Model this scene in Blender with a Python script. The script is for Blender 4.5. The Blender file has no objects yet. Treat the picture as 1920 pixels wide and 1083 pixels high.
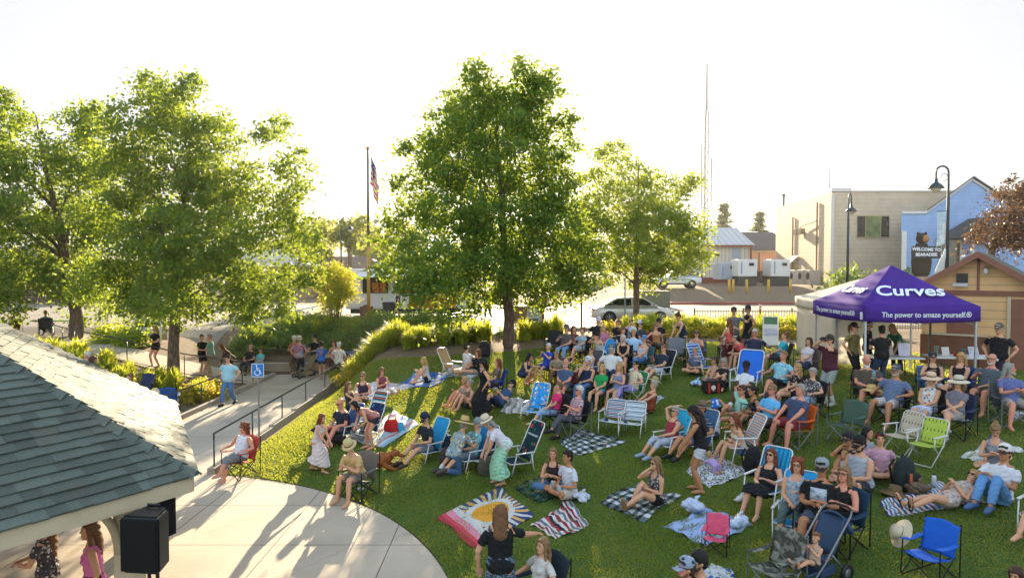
import bpy, bmesh, math, random
import numpy as np
from mathutils import Vector, Matrix, Quaternion
random.seed(7); rng = np.random.default_rng(7)
PI = math.pi
S = bpy.context.scene
COL = S.collection
# ------------------------------------------------------------------ camera, sky, sun, exposure
CAMZ = 4.9
PITCH = math.atan(41.5/1280)
cam = bpy.data.cameras.new('camera'); camo = bpy.data.objects.new('camera', cam); COL.objects.link(camo)
cam.lens = 24; cam.sensor_width = 36; cam.clip_end = 5000; cam.clip_start = .05
camo.location = (0, 0, CAMZ); camo.rotation_euler = (PI/2-PITCH, 0, 0)
S.camera = camo
def raydir(u, v):
    xc = (u-960)/1280; yc = (541.5-v)/1280
    return Vector((xc, math.cos(PITCH)+yc*math.sin(PITCH), -math.sin(PITCH)+yc*math.cos(PITCH)))
SUN = raydir(945, 158).normalized()
el = math.asin(SUN.z); az = math.atan2(SUN.x, SUN.y)
W = bpy.data.worlds.new('World'); S.world = W; W.use_nodes = True
wn = W.node_tree.nodes; wl = W.node_tree.links
sky = wn.new('ShaderNodeTexSky'); sky.sky_type = 'NISHITA'; sky.sun_disc = False
sky.sun_elevation = el; sky.sun_rotation = az
sky.air_density = 1.0; sky.dust_density = 2.5; sky.ozone_density = 1.5
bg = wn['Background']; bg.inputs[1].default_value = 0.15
# hazy evening air: the sky's own range is compressed towards an even pale white (K*c/(c+s) in each channel)
def vm(op, x, y):
    n = wn.new('ShaderNodeVectorMath'); n.operation = op
    for i, q in enumerate((x, y)):
        if isinstance(q, tuple): n.inputs[i].default_value = q
        else: wl.new(q, n.inputs[i])
    return n.outputs[0]
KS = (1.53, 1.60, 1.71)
# sky overhead and behind the viewer is brightened, added fill for shaded faces
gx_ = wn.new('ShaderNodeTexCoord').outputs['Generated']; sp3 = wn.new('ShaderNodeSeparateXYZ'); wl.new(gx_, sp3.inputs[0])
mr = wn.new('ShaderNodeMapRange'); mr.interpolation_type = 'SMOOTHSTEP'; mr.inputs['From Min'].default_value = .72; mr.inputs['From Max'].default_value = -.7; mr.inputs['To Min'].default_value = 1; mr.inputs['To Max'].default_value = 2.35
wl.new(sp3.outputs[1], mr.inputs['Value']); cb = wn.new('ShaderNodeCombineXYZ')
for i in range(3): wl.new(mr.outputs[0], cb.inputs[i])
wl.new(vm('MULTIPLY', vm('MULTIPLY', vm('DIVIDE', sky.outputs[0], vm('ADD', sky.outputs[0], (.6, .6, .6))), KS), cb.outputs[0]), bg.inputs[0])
sl = bpy.data.lights.new('sun', 'SUN'); sl.energy = 4.9; sl.angle = math.radians(.53); sl.color = (1, .81, .54)
so = bpy.data.objects.new('sun', sl); COL.objects.link(so)
so.rotation_euler = (-SUN).to_track_quat('-Z', 'Y').to_euler(); so.location = SUN*60
S.view_settings.view_transform = 'Standard'; S.view_settings.look = 'None'; S.view_settings.gamma = 1
S.view_settings.exposure = 2.02
S.render.engine = 'CYCLES'
S.cycles.max_bounces = 6; S.cycles.transparent_max_bounces = 6; S.cycles.diffuse_bounces = 3
S.cycles.glossy_bounces = 2; S.cycles.transmission_bounces = 4; S.cycles.caustics_reflective = False; S.cycles.caustics_refractive = False
S.cycles.use_denoising = True; S.cycles.sample_clamp_indirect = 6
# ------------------------------------------------------------------ colour and materials
def lin(h):
    if not isinstance(h, str): return tuple(h)
    h = h.lstrip('#')
    if len(h) == 3: h = ''.join(c*2 for c in h)
    r = []
    for i in (0, 2, 4):
        c = int(h[i:i+2], 16)/255
        r.append(c/12.92 if c <= .04045 else ((c+.055)/1.055)**2.4)
    return tuple(r)
MATS = {}
def newmat(name):
    m = bpy.data.materials.new(name); m.use_nodes = True
    nt = m.node_tree; b = nt.nodes['Principled BSDF']
    return m, nt, nt.nodes, nt.links, b
def mth(nt, op, a, b=None):
    n = nt.nodes.new('ShaderNodeMath'); n.operation = op
    for i, x in enumerate((a, b)):
        if x is None: continue
        if isinstance(x, (int, float)): n.inputs[i].default_value = x
        else: nt.links.new(x, n.inputs[i])
    return n.outputs[0]
def ramp(nt, fac, stops, const=False):
    r = nt.nodes.new('ShaderNodeValToRGB'); e = r.color_ramp.elements
    if const: r.color_ramp.interpolation = 'CONSTANT'
    while len(e) < len(stops): e.new(.5)
    for x, (p, c) in zip(e, stops):
        x.position = p; x.color = (*lin(c), 1)
    nt.links.new(fac, r.inputs[0]); return r.outputs[0]
def noise(nt, scale, detail=3, co=None, rough=.55):
    n = nt.nodes.new('ShaderNodeTexNoise'); n.inputs['Scale'].default_value = scale
    n.inputs['Detail'].default_value = detail; n.inputs['Roughness'].default_value = rough
    if co is not None: nt.links.new(co, n.inputs['Vector'])
    return n.outputs[0]
def mixc(nt, fac, a, b, typ='MIX'):
    n = nt.nodes.new('ShaderNodeMix'); n.data_type = 'RGBA'; n.blend_type = typ
    for i, x in ((0, fac), (6, a), (7, b)):
        if isinstance(x, (int, float)): n.inputs[i].default_value = x
        elif isinstance(x, (tuple, str)): n.inputs[i].default_value = (*lin(x), 1)
        else: nt.links.new(x, n.inputs[i])
    return n.outputs[2]
def coord(nt, which='Object'):
    return nt.nodes.new('ShaderNodeTexCoord').outputs[which]
def bumpn(nt, b, h, strength, dist=.02):
    n = nt.nodes.new('ShaderNodeBump'); n.inputs['Strength'].default_value = strength; n.inputs['Distance'].default_value = dist
    nt.links.new(h, n.inputs['Height']); nt.links.new(n.outputs[0], b.inputs['Normal'])
def mat(col, rough=.75, var=.16, scale=8, bump=.15, bscale=60, metal=0., spec=.35, which='Object', sheen=0, trans=0):
    """a plain surface whose colour wanders a little and whose face is not quite smooth"""
    k = ('p', col, rough, var, scale, bump, bscale, metal, spec, which, trans)
    if k in MATS: return MATS[k]
    m, nt, N, L, b = newmat('surface')
    c = lin(col); co = coord(nt, which)
    f = noise(nt, scale, 4, co)
    out = ramp(nt, f, [(.3, tuple(x*(1-var) for x in c)), (.7, tuple(min(1, x*(1+var)) for x in c))])
    L.new(out, b.inputs['Base Color'])
    b.inputs['Roughness'].default_value = rough; b.inputs['Metallic'].default_value = metal
    b.inputs['Specular IOR Level'].default_value = spec
    if bump: bumpn(nt, b, noise(nt, bscale, 2, co), bump)
    if trans: addtrans(nt, b, out, trans)
    MATS[k] = m; return m
def addtrans(nt, b, colout, amount):
    t = nt.nodes.new('ShaderNodeBsdfTranslucent'); mx = nt.nodes.new('ShaderNodeMixShader'); mx.inputs[0].default_value = amount
    nt.links.new(colout, t.inputs[0]); o = nt.nodes['Material Output']
    nt.links.new(b.outputs[0], mx.inputs[1]); nt.links.new(t.outputs[0], mx.inputs[2]); nt.links.new(mx.outputs[0], o.inputs[0])
def pat(kind, *a, rough=.85, which='Object', trans=0):
    """woven or printed cloth: stripes, gingham, florals, dots; the pattern belongs to the cloth"""
    k = (kind, a, which, trans)
    if k in MATS: return MATS[k]
    m, nt, N, L, b = newmat(kind+'_cloth'); co = coord(nt, which)
    sx = N.new('ShaderNodeSeparateXYZ'); L.new(co, sx.inputs[0])
    if kind == 'stripe':            # axis, repeats, colours
        ax, fr, cols = a
        v = mth(nt, 'FRACT', mth(nt, 'MULTIPLY', mth(nt, 'ADD', sx.outputs[ax], 50), fr))
        out = ramp(nt, v, [(i/len(cols), c) for i, c in enumerate(cols)], True)
    elif kind == 'check':           # repeats u, repeats v, dark, mid, light
        fu, fv, d, mi, li, ax = a
        p = [mth(nt, 'GREATER_THAN', mth(nt, 'FRACT', mth(nt, 'MULTIPLY', mth(nt, 'ADD', sx.outputs[q], 50), f)), .5) for q, f in ((ax[0], fu), (ax[1], fv))]
        out = ramp(nt, mth(nt, 'MULTIPLY', mth(nt, 'ADD', p[0], p[1]), .499), [(0, d), (.24, mi), (.7, li)], True)
    elif kind == 'floral':          # scale, colours (first = ground)
        sc, cols = a
        vo = N.new('ShaderNodeTexVoronoi'); vo.inputs['Scale'].default_value = sc; L.new(co, vo.inputs['Vector'])
        s2 = N.new('ShaderNodeSeparateXYZ'); L.new(vo.outputs['Color'], s2.inputs[0])
        c = ramp(nt, s2.outputs[0], [(i/(len(cols)-1), x) for i, x in enumerate(cols[1:])], True)
        out = mixc(nt, mth(nt, 'GREATER_THAN', vo.outputs['Distance'], .42), c, cols[0])
    elif kind == 'web':             # webbing: repeats, colour, gap colour
        fu, c1, c2 = a
        p = [mth(nt, 'GREATER_THAN', mth(nt, 'FRACT', mth(nt, 'MULTIPLY', mth(nt, 'ADD', sx.outputs[q], 50), fu)), .74) for q in (0, 1)]
        out = mixc(nt, mth(nt, 'MULTIPLY', p[0], p[1]), c1, c2)
    elif kind == 'blotch':          # scale, colours
        sc, cols = a
        out = ramp(nt, noise(nt, sc, 2, co), [(.3+.4*i/max(1, len(cols)-1), c) for i, c in enumerate(cols)])
    L.new(mixc(nt, 1.0, out, ramp(nt, noise(nt, 14, 3, co), [(.3, (.86,)*3), (.7, (1, 1, 1))]), 'MULTIPLY'), b.inputs['Base Color'])
    b.inputs['Roughness'].default_value = rough; b.inputs['Specular IOR Level'].default_value = .2
    bumpn(nt, b, noise(nt, 25, 3, co), .25, .02)
    if trans: addtrans(nt, b, out, trans)
    MATS[k] = m; return m
def leafmat(name, c1, c2, tc, tamt=.5, rough=.5, patch=None):
    if name in MATS: return MATS[name]
    m, nt, N, L, b = newmat(name)
    g = N.new('ShaderNodeNewGeometry')
    c = ramp(nt, g.outputs['Random Per Island'], [(0, c1), (1, c2)])
    if patch: c = mixc(nt, ramp(nt, noise(nt, .55, 5, coord(nt), .6), [(.46, (0, 0, 0)), (.7, (.75, .75, .75))]), c, patch)
    L.new(c, b.inputs['Base Color']); b.inputs['Roughness'].default_value = rough; b.inputs['Specular IOR Level'].default_value = .3
    t = N.new('ShaderNodeBsdfTranslucent'); L.new(mixc(nt, .65, c, tc), t.inputs[0])
    mx = N.new('ShaderNodeMixShader'); mx.inputs[0].default_value = tamt
    L.new(b.outputs[0], mx.inputs[1]); L.new(t.outputs[0], mx.inputs[2]); L.new(mx.outputs[0], N['Material Output'].inputs[0])
    MATS[name] = m; return m
def glassmat(col='#20262b', rough=.06):
    k = ('glass', col)
    if k in MATS: return MATS[k]
    m, nt, N, L, b = newmat('window_glass')
    L.new(ramp(nt, noise(nt, 1.2, 2, coord(nt)), [(.3, tuple(x*.6 for x in lin(col))), (.7, tuple(x*1.4 for x in lin(col)))]), b.inputs['Base Color'])
    b.inputs['Roughness'].default_value = rough; b.inputs['Specular IOR Level'].default_value = .8
    MATS[k] = m; return m
# ------------------------------------------------------------------ mesh helpers
def frame(d, up=Vector((0, 0, 1))):
    d = d.normalized(); x = d.cross(up)
    if x.length < 1e-3: x = d.cross(Vector((0, 1, 0)))
    x.normalize(); return x, x.cross(d).normalized()
class MB:
    def __init__(s): s.v = []; s.f = []; s.m = []; s.uv = {}
    def add(s, vs, fs, mi=0):
        o = len(s.v); s.v += [tuple(p) for p in vs]; s.f += [tuple(i+o for i in f) for f in fs]; s.m += [mi]*len(fs); return o
    def box(s, c, d, mi=0, rz=0, rx=0, ry=0, bev=0):
        M_ = Matrix.Rotation(rz, 3, 'Z') @ Matrix.Rotation(ry, 3, 'Y') @ Matrix.Rotation(rx, 3, 'X')
        hx, hy, hz = d[0]/2, d[1]/2, d[2]/2
        if bev <= 0:
            P = [(x, y, z) for z in (-hz, hz) for y in (-hy, hy) for x in (-hx, hx)]
            F = [(0, 2, 3, 1), (4, 5, 7, 6), (0, 1, 5, 4), (2, 6, 7, 3), (0, 4, 6, 2), (1, 3, 7, 5)]
        else:
            bm = bmesh.new(); bmesh.ops.create_cube(bm, size=1)
            for q in bm.verts: q.co = Vector((q.co.x*d[0], q.co.y*d[1], q.co.z*d[2]))
            bmesh.ops.bevel(bm, geom=bm.edges[:], offset=bev, segments=2, affect='EDGES', profile=.5)
            bm.verts.index_update(); P = [q.co[:] for q in bm.verts]; F = [[w.index for w in f.verts] for f in bm.faces]; bm.free()
        c = Vector(c); s.add([c+M_ @ Vector(p) for p in P], F, mi); return s
    def tube(s, pts, r, n=8, mi=0, cap=True, flat=1.0, up=Vector((0, 0, 1))):
        pts = [Vector(p) for p in pts]; k = len(pts); rs = r if isinstance(r, (list, tuple)) else [r]*k
        vs = []; px = None
        for i, p in enumerate(pts):
            d = (pts[min(i+1, k-1)]-pts[max(i-1, 0)])
            if d.length < 1e-6: d = Vector((0, 0, 1))
            x, y = frame(d, up)
            if px is not None and x.dot(px) < 0: x, y = -x, -y
            px = x
            for j in range(n):
                a = 2*PI*j/n; vs.append(p+x*math.cos(a)*rs[i]+y*math.sin(a)*rs[i]*flat)
        fs = [(i*n+j, i*n+(j+1) % n, (i+1)*n+(j+1) % n, (i+1)*n+j) for i in range(k-1) for j in range(n)]
        if cap: fs += [tuple(range(n))[::-1], tuple((k-1)*n+j for j in range(n))]
        s.add(vs, fs, mi); return s
    def rings(s, R, n=12, mi=0, cap=True):
        """loft: R = list of (centre, xaxis vector, yaxis vector) ellipses"""
        vs = []
        for c, X, Y in R:
            for j in range(n):
                a = 2*PI*j/n; vs.append(c+X*math.cos(a)+Y*math.sin(a))
        k = len(R)
        fs = [(i*n+j, i*n+(j+1) % n, (i+1)*n+(j+1) % n, (i+1)*n+j) for i in range(k-1) for j in range(n)]
        if cap: fs += [tuple(range(n))[::-1], tuple((k-1)*n+j for j in range(n))]
        s.add(vs, fs, mi); return s
    def ball(s, c, r, n=10, m=7, mi=0, R=None):
        c = Vector(c); r = (r, r, r) if isinstance(r, (int, float)) else r
        vs = []
        for i in range(1, m):
            t = PI*i/m
            for j in range(n):
                a = 2*PI*j/n; vs.append(Vector((math.sin(t)*math.cos(a)*r[0], math.sin(t)*math.sin(a)*r[1], math.cos(t)*r[2])))
        vs += [Vector((0, 0, r[2])), Vector((0, 0, -r[2]))]
        if R is not None: vs = [R @ p for p in vs]
        T = (m-1)*n
        fs = [(i*n+j, (i+1)*n+j, (i+1)*n+(j+1) % n, i*n+(j+1) % n) for i in range(m-2) for j in range(n)]
        fs += [(T, j, (j+1) % n) for j in range(n)] + [(T+1, (m-2)*n+(j+1) % n, (m-2)*n+j) for j in range(n)]
        s.add([c+p for p in vs], fs, mi); return s
    def lathe(s, prof, n=20, mi=0, c=(0, 0, 0), R=None, cap=False):
        c = Vector(c); vs = []
        for r, z in prof:
            for j in range(n):
                a = 2*PI*j/n; p = Vector((r*math.cos(a), r*math.sin(a), z)); vs.append(c+(R @ p if R is not None else p))
        k = len(prof)
        fs = [(i*n+j, i*n+(j+1) % n, (i+1)*n+(j+1) % n, (i+1)*n+j) for i in range(k-1) for j in range(n)]
        if cap: fs += [tuple(range(n))[::-1], tuple((k-1)*n+j for j in range(n))]
        s.add(vs, fs, mi); return s
    def poly(s, pts, th=None, mi=0):
        """flat polygon; th = thickness vector makes it a prism"""
        n = len(pts); pts = [Vector(p) for p in pts]
        if th is None: s.add(pts, [tuple(range(n))], mi)
        else:
            th = Vector(th)
            s.add(pts+[p+th for p in pts], [tuple(range(n))[::-1], tuple(range(n, 2*n))]+[(i, (i+1) % n, n+(i+1) % n, n+i) for i in range(n)], mi)
        return s
    def sheet(s, fn, nu, nv, th=0, mi=0):
        """grid of points fn(u,v), 0..1, given a thickness along -z"""
        P = [Vector(fn(i/nu, j/nv)) for j in range(nv+1) for i in range(nu+1)]
        F = [(j*(nu+1)+i, j*(nu+1)+i+1, (j+1)*(nu+1)+i+1, (j+1)*(nu+1)+i) for j in range(nv) for i in range(nu)]
        o = len(s.v)
        for j in range(nv+1):
            for i in range(nu+1): s.uv[o+j*(nu+1)+i] = (i/nu, j/nv)
        if th:
            n0 = len(P); nor = []
            for q in range(n0):
                i, j = q % (nu+1), q//(nu+1)
                a = P[j*(nu+1)+min(i+1, nu)]-P[j*(nu+1)+max(i-1, 0)]; b = P[min(j+1, nv)*(nu+1)+i]-P[max(j-1, 0)*(nu+1)+i]
                w = a.cross(b); nor.append(w.normalized() if w.length > 1e-9 else Vector((0, 0, 1)))
                s.uv[o+n0+q] = s.uv[o+q]
            P = P+[p-w*th for p, w in zip(P, nor)]
            F = F+[tuple(q+n0 for q in f)[::-1] for f in F]
            rim = [i for i in range(nu+1)]+[j*(nu+1)+nu for j in range(1, nv+1)]+[nv*(nu+1)+i for i in range(nu-1, -1, -1)]+[j*(nu+1) for j in range(nv-1, 0, -1)]
            F += [(rim[q], rim[q-1], rim[q-1]+n0, rim[q]+n0) for q in range(len(rim))]
        s.add(P, F, mi); return s
    def mesh(s, name, mats, smooth=False):
        me = bpy.data.meshes.new(name); me.from_pydata(s.v, [], s.f)
        for m in (mats if isinstance(mats, (list, tuple)) else [mats]): me.materials.append(m)
        if len(set(s.m)) > 1: me.polygons.foreach_set('material_index', s.m)
        if smooth: me.polygons.foreach_set('use_smooth', [True]*len(s.f))
        if s.uv:
            ul = me.uv_layers.new(name='UVMap'); li = np.zeros(len(me.loops), dtype=np.int32); me.loops.foreach_get('vertex_index', li)
            uv = np.array([s.uv.get(int(q), (0, 0)) for q in li], dtype=np.float32).ravel(); ul.data.foreach_set('uv', uv)
        me.update(); return me
    def build(s, name, mats, parent=None, smooth=False, loc=None, rz=0):
        return link(name, s.mesh(name, mats, smooth), parent, loc, rz)
def link(name, me, parent=None, loc=None, rz=0):
    o = bpy.data.objects.new(name, me); COL.objects.link(o)
    if parent is not None: o.parent = parent
    if loc is not None: o.location = loc
    if rz: o.rotation_euler = (0, 0, rz)
    return o
LABELS = {}
def tag(o, label, cat, group=None):
    o['label'] = label; o['category'] = cat
    if group: o['group'] = group
    n = len(label.split())
    if n > 16 or n < 4: print('LABELLEN', n, label)
    if label in LABELS and not group: print('LABELDUP', label)
    LABELS[label] = 1
    return o
def thing(name, label, cat, loc=(0, 0, 0), rz=0, group=None):
    o = bpy.data.objects.new(name, None); COL.objects.link(o); o.empty_display_size = .1
    o.location = loc; o.rotation_euler = (0, 0, rz); return tag(o, label, cat, group)
def struct(o): o['kind'] = 'structure'; return o
def npmesh(name, V, F, mats, smooth=False):
    """V (n,3), F (m,k) numpy"""
    me = bpy.data.meshes.new(name); k = F.shape[1]
    me.vertices.add(len(V)); me.vertices.foreach_set('co', V.astype(np.float32).ravel())
    me.loops.add(F.size); me.loops.foreach_set('vertex_index', F.astype(np.int32).ravel())
    me.polygons.add(len(F)); me.polygons.foreach_set('loop_start', np.arange(0, F.size, k, dtype=np.int32))
    me.polygons.foreach_set('loop_total', np.full(len(F), k, dtype=np.int32))
    if smooth: me.polygons.foreach_set('use_smooth', np.ones(len(F), dtype=bool))
    for m in (mats if isinstance(mats, (list, tuple)) else [mats]): me.materials.append(m)
    me.update(calc_edges=True); return me
def sstep(t): t = min(1, max(0, t)); return t*t*(3-2*t)
def interp(x, T):
    if x <= T[0][0]: return T[0][1]
    for (a, p), (b, q) in zip(T, T[1:]):
        if x <= b: return p+(q-p)*(x-a)/(b-a)
    return T[-1][1]
def text(s, size, m, parent, loc, rot, name='lettering', shear=0, off=0, ext=.003, sx=1, align='CENTER', sub=None):
    c = bpy.data.curves.new('text', 'FONT'); c.body = s; c.size = size; c.shear = shear; c.offset = off; c.extrude = ext
    c.align_x = align; c.align_y = 'CENTER'; c.resolution_u = 3
    t = bpy.data.objects.new('text_tmp', c); COL.objects.link(t)
    dg = bpy.context.evaluated_depsgraph_get(); me = bpy.data.meshes.new_from_object(t.evaluated_get(dg))
    bpy.data.objects.remove(t); me.materials.clear(); me.materials.append(m)
    if sub: me.transform(Matrix.Identity(4))
    o = link(name, me, parent, loc); o.rotation_euler = rot; o.scale = (sx, 1, 1); return o
# ------------------------------------------------------------------ terrain: a bowl of lawn round the bandstand, rising to the street
GX, GY, RP = -8.63, 8.15, 8.0
LAWNZ = [(8, 0), (14, .6), (21, 1.62), (23.5, 1.74), (26, 1.76)]
WALLY = 31.2
def G(x, y):
    r = math.hypot(x-GX, y-GY)
    if x > -7.1: z = interp(r, LAWNZ)*sstep((x+7.25)/2.2)
    elif x < -10.6: z = 1.5*sstep((-10.9-x)/6)*sstep((y-15)/5)
    else: z = 0
    if y > WALLY: z = max(z, .42+1.34*sstep((y-WALLY)/4.3))
    if y > 56 and x > 6: z += 1.25*sstep((y-56)/12)*sstep((x-6)/9)
    return z
CAM = Vector((0, 0, CAMZ))
def hit(u, v, h=0.):
    """point h above the ground seen at pixel u,v"""
    d = raydir(u, v); t = 3.; st = .25
    while t < 140:
        p = CAM+d*t
        if p.z < G(p.x, p.y)+h:
            a, b = t-st, t
            for _ in range(22):
                m = (a+b)/2; p = CAM+d*m
                if p.z < G(p.x, p.y)+h: b = m
                else: a = m
            return CAM+d*b
        t += st
    return CAM+d*140
def at(u, v, Y):
    d = raydir(u, v); return CAM+d*(Y/d.y)
def on(x, y, h=0): return Vector((x, y, G(x, y)+h))
def axis(segs):
    r = []
    for a, b, s in segs: r += list(np.arange(a, b, s))
    return r+[segs[-1][1]]
gx = axis([(-400, -100, 50), (-100, -26, 6), (-26, 26, .5), (26, 100, 6), (100, 400, 50)])
gy = axis([(-40, 2, 6), (2, 40, .5), (40, 90, 2), (90, 200, 20), (200, 500, 50)])
def gsheet(name, xs, ys, off, m, z=None):
    X, Y = np.meshgrid(xs, ys); Z = np.array([[(G(a, b) if z is None else z(a, b))+off for a in xs] for b in ys])
    V = np.stack([X.ravel(), Y.ravel(), Z.ravel()], 1); nx, ny = len(xs), len(ys)
    i, j = np.meshgrid(np.arange(nx-1), np.arange(ny-1)); q = (j*nx+i).ravel()
    F = np.stack([q, q+1, q+1+nx, q+nx], 1)
    return struct(link(name, npmesh(name, V, F, m, True)))
# soil / bark mulch everywhere underneath
m, nt, N, L, b = newmat('bark_mulch'); co = coord(nt)
c1 = ramp(nt, noise(nt, 9, 5, co), [(.3, '#4a382a'), (.55, '#6b5340'), (.8, '#8a7258')])
far = ramp(nt, noise(nt, .05, 3, co), [(.35, '#6f6a55'), (.65, '#8a8068')])
L.new(mixc(nt, .25, c1, far), b.inputs['Base Color']); b.inputs['Roughness'].default_value = .95
bumpn(nt, b, noise(nt, 30, 4, co), .8, .03)
gsheet('ground', gx, gy, -.03, m)
# concrete
def concrete(name, base, sp, off, lw=.022, dirt='#7d7468'):
    m, nt, N, L, b = newmat(name); co = coord(nt)
    sx = N.new('ShaderNodeSeparateXYZ'); L.new(co, sx.inputs[0])
    ln = None
    for ax, o, s in ((0, off[0], sp[0]), (1, off[1], sp[1])):
        if not s: continue
        d = mth(nt, 'ABSOLUTE', mth(nt, 'SUBTRACT', mth(nt, 'FRACT', mth(nt, 'ADD', mth(nt, 'MULTIPLY', mth(nt, 'SUBTRACT', sx.outputs[ax], o), 1/s), 50.5)), .5))
        q = mth(nt, 'LESS_THAN', d, lw/2/s); ln = q if ln is None else mth(nt, 'MAXIMUM', ln, q)
    c = lin(base)
    k = ramp(nt, noise(nt, .7, 5, co), [(.3, tuple(x*.84 for x in c)), (.7, tuple(min(1, x*1.1) for x in c))])
    k = mixc(nt, mth(nt, 'MULTIPLY', mth(nt, 'GREATER_THAN', noise(nt, 3.1, 4, co), .64), .22), k, dirt)
    k = mixc(nt, .35, k, ramp(nt, noise(nt, 70, 2, co), [(.35, tuple(x*.75 for x in c)), (.65, tuple(min(1, x*1.2) for x in c))]))
    vo = N.new('ShaderNodeTexVoronoi'); vo.feature = 'DISTANCE_TO_EDGE'; vo.inputs['Scale'].default_value = .22; wv = N.new('ShaderNodeVectorMath'); wv.operation = 'ADD'; L.new(co, wv.inputs[0]); nz = N.new('ShaderNodeTexNoise'); nz.inputs['Scale'].default_value = 1.5; nz.inputs['Detail'].default_value = 6; L.new(co, nz.inputs['Vector']); L.new(nz.outputs['Color'], wv.inputs[1]); L.new(wv.outputs[0], vo.inputs['Vector'])
    k = mixc(nt, mth(nt, 'MULTIPLY', mth(nt, 'LESS_THAN', vo.outputs['Distance'], .0022), .45), k, '#4a4238'); k = mixc(nt, mth(nt, 'MULTIPLY', mth(nt, 'GREATER_THAN', noise(nt, 22, 2, co), .72), .5), k, '#5f574c'); k = mixc(nt, .4, k, ramp(nt, noise(nt, .35, 6, co, .7), [(.35, tuple(x*.72 for x in c)), (.6, c)]))
    if ln is not None: k = mixc(nt, mth(nt, 'MULTIPLY', ln, .75), k, '#3a342e')
    L.new(k, b.inputs['Base Color']); b.inputs['Roughness'].default_value = .82; b.inputs['Specular IOR Level'].default_value = .3
    bumpn(nt, b, noise(nt, 120, 3, co), .25, .005); return m
MCON = concrete('plaza_concrete', '#b5a795', (2.05, 2.0), (-4.2, 11.9))
MCURB = concrete('kerb_concrete', '#9c9184', (0, 2.4), (0, 0), .02)
MWALK = concrete('walk_concrete', '#a89d90', (0, 1.9), (0, .6))
MFLAT = concrete('smooth_concrete', '#a09585', (0, 0), (0, 0))
V = [(GX, GY, 0)]+[(GX+RP*math.cos(2*PI*i/160), GY+RP*math.sin(2*PI*i/160), 0) for i in range(160)]
mb = MB(); mb.add(V, [(0, 1+i, 1+(i+1) % 160) for i in range(160)]); struct(mb.build('plaza', MCON))
gsheet('path', [-10.6, -9, -7.22], axis([(9, 31.2, 1)]), -.004, MWALK, lambda x, y: 0)
# west walkway climbing round behind the beds
WP = [(-9.4, 29.6), (-11.5, 29.6), (-13.2, 28.7), (-15, 27.8), (-17, 28.2), (-19, 30.5), (-21, 34.5)]
def ribbon(name, P, w, off, m, sub=6, zf=G):
    pts = []
    for i in range(len(P)-1):
        for k in range(sub):
            t = k/sub; p0, p1, p2, p3 = P[max(i-1, 0)], P[i], P[i+1], P[min(i+2, len(P)-1)]
            q = [.5*((2*p1[a])+(-p0[a]+p2[a])*t+(2*p0[a]-5*p1[a]+4*p2[a]-p3[a])*t*t+(-p0[a]+3*p1[a]-3*p2[a]+p3[a])*t**3) for a in (0, 1)]
            pts.append(q)
    pts.append(P[-1]); vs = []; fs = []; n = 5
    for i, p in enumerate(pts):
        a = Vector(pts[min(i+1, len(pts)-1)])-Vector(pts[max(i-1, 0)]); a.normalize(); nn = Vector((-a.y, a.x))
        for k in range(n):
            q = Vector(p)+nn*w*(k/(n-1)-.5); vs.append((q.x, q.y, zf(q.x, q.y)+off))
    for i in range(len(pts)-1):
        for k in range(n-1): fs.append((i*n+k+1, i*n+k, (i+1)*n+k, (i+1)*n+k+1))
    mb = MB(); mb.add(vs, fs); return struct(mb.build(name, m, None, True)), pts
walk, walkpts = ribbon('walkway', WP, 2.3, .012, MWALK)
# kerbs along the ramp
mb = MB()
for y0 in np.arange(17.2, 28.6, 1.9):
    mb.box((-10.68, y0+.945, .05), (.16, 1.88, .22), 0, bev=.015)
k1 = mb.build('kerb', MCURB); struct(k1)
mb = MB(); prev = None
for i, y0 in enumerate(np.arange(16.0, 28.4, 2.05)):
    mb.box((-7.13, y0+1.02, .02+.02*i), (.18, 2.04, .24+.05*i), 0, bev=.015)
k2 = mb.build('kerb', MCURB); struct(k2)
# bench-height wall at the back of the ramp
mb = MB(); mb.box((-10.4, WALLY+.12, .2), (7.6, .3, .46), 0, bev=.02); mb.box((-10.4, WALLY+.13, .45), (7.7, .36, .06), 0, bev=.015)
tag(mb.build('retaining_wall', MFLAT), 'low grey concrete sitting wall at the back of the ramp', 'wall')
# ------------------------------------------------------------------ lawn
RMAX = [(-100, 30), (25, 30), (38, 28.5), (51, 26.4), (58, 23.6), (65, 20.6), (75, 19.2), (100, 17)]
def lawnpt(th, s):
    a = math.radians(th); c = math.cos(a)
    r0 = max(RP+.02, 1.72/c if c > .05 else 99); r1 = max(r0+.05, interp(th, RMAX)); r = r0+(r1-r0)*s
    return GX+r*math.cos(a), GY+r*math.sin(a), r1-r0, r
m, nt, N, L, b = newmat('lawn_turf'); co = coord(nt)
k = ramp(nt, noise(nt, 1.3, 5, co), [(.3, '#47602a'), (.5, '#587038'), (.72, '#7f8448')])
k = mixc(nt, .5, k, ramp(nt, noise(nt, 26, 4, co), [(.35, '#2c4518'), (.65, '#5f8034')]))
L.new(k, b.inputs['Base Color']); b.inputs['Roughness'].default_value = .9; b.inputs['Specular IOR Level'].default_value = .15
bumpn(nt, b, noise(nt, 60, 4, co), 1., .05)
mb = MB(); nth, ns = 200, 70
vs = []
for i in range(nth+1):
    th = -95+(84.6+95)*i/nth
    for j in range(ns+1):
        x, y, _, _ = lawnpt(th, j/ns); vs.append((x, y, G(x, y)+.004))
mb.add(vs, [(i*(ns+1)+j, i*(ns+1)+j+1, (i+1)*(ns+1)+j+1, (i+1)*(ns+1)+j) for i in range(nth) for j in range(ns)])
struct(mb.build('lawn', m, None, True))
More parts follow.
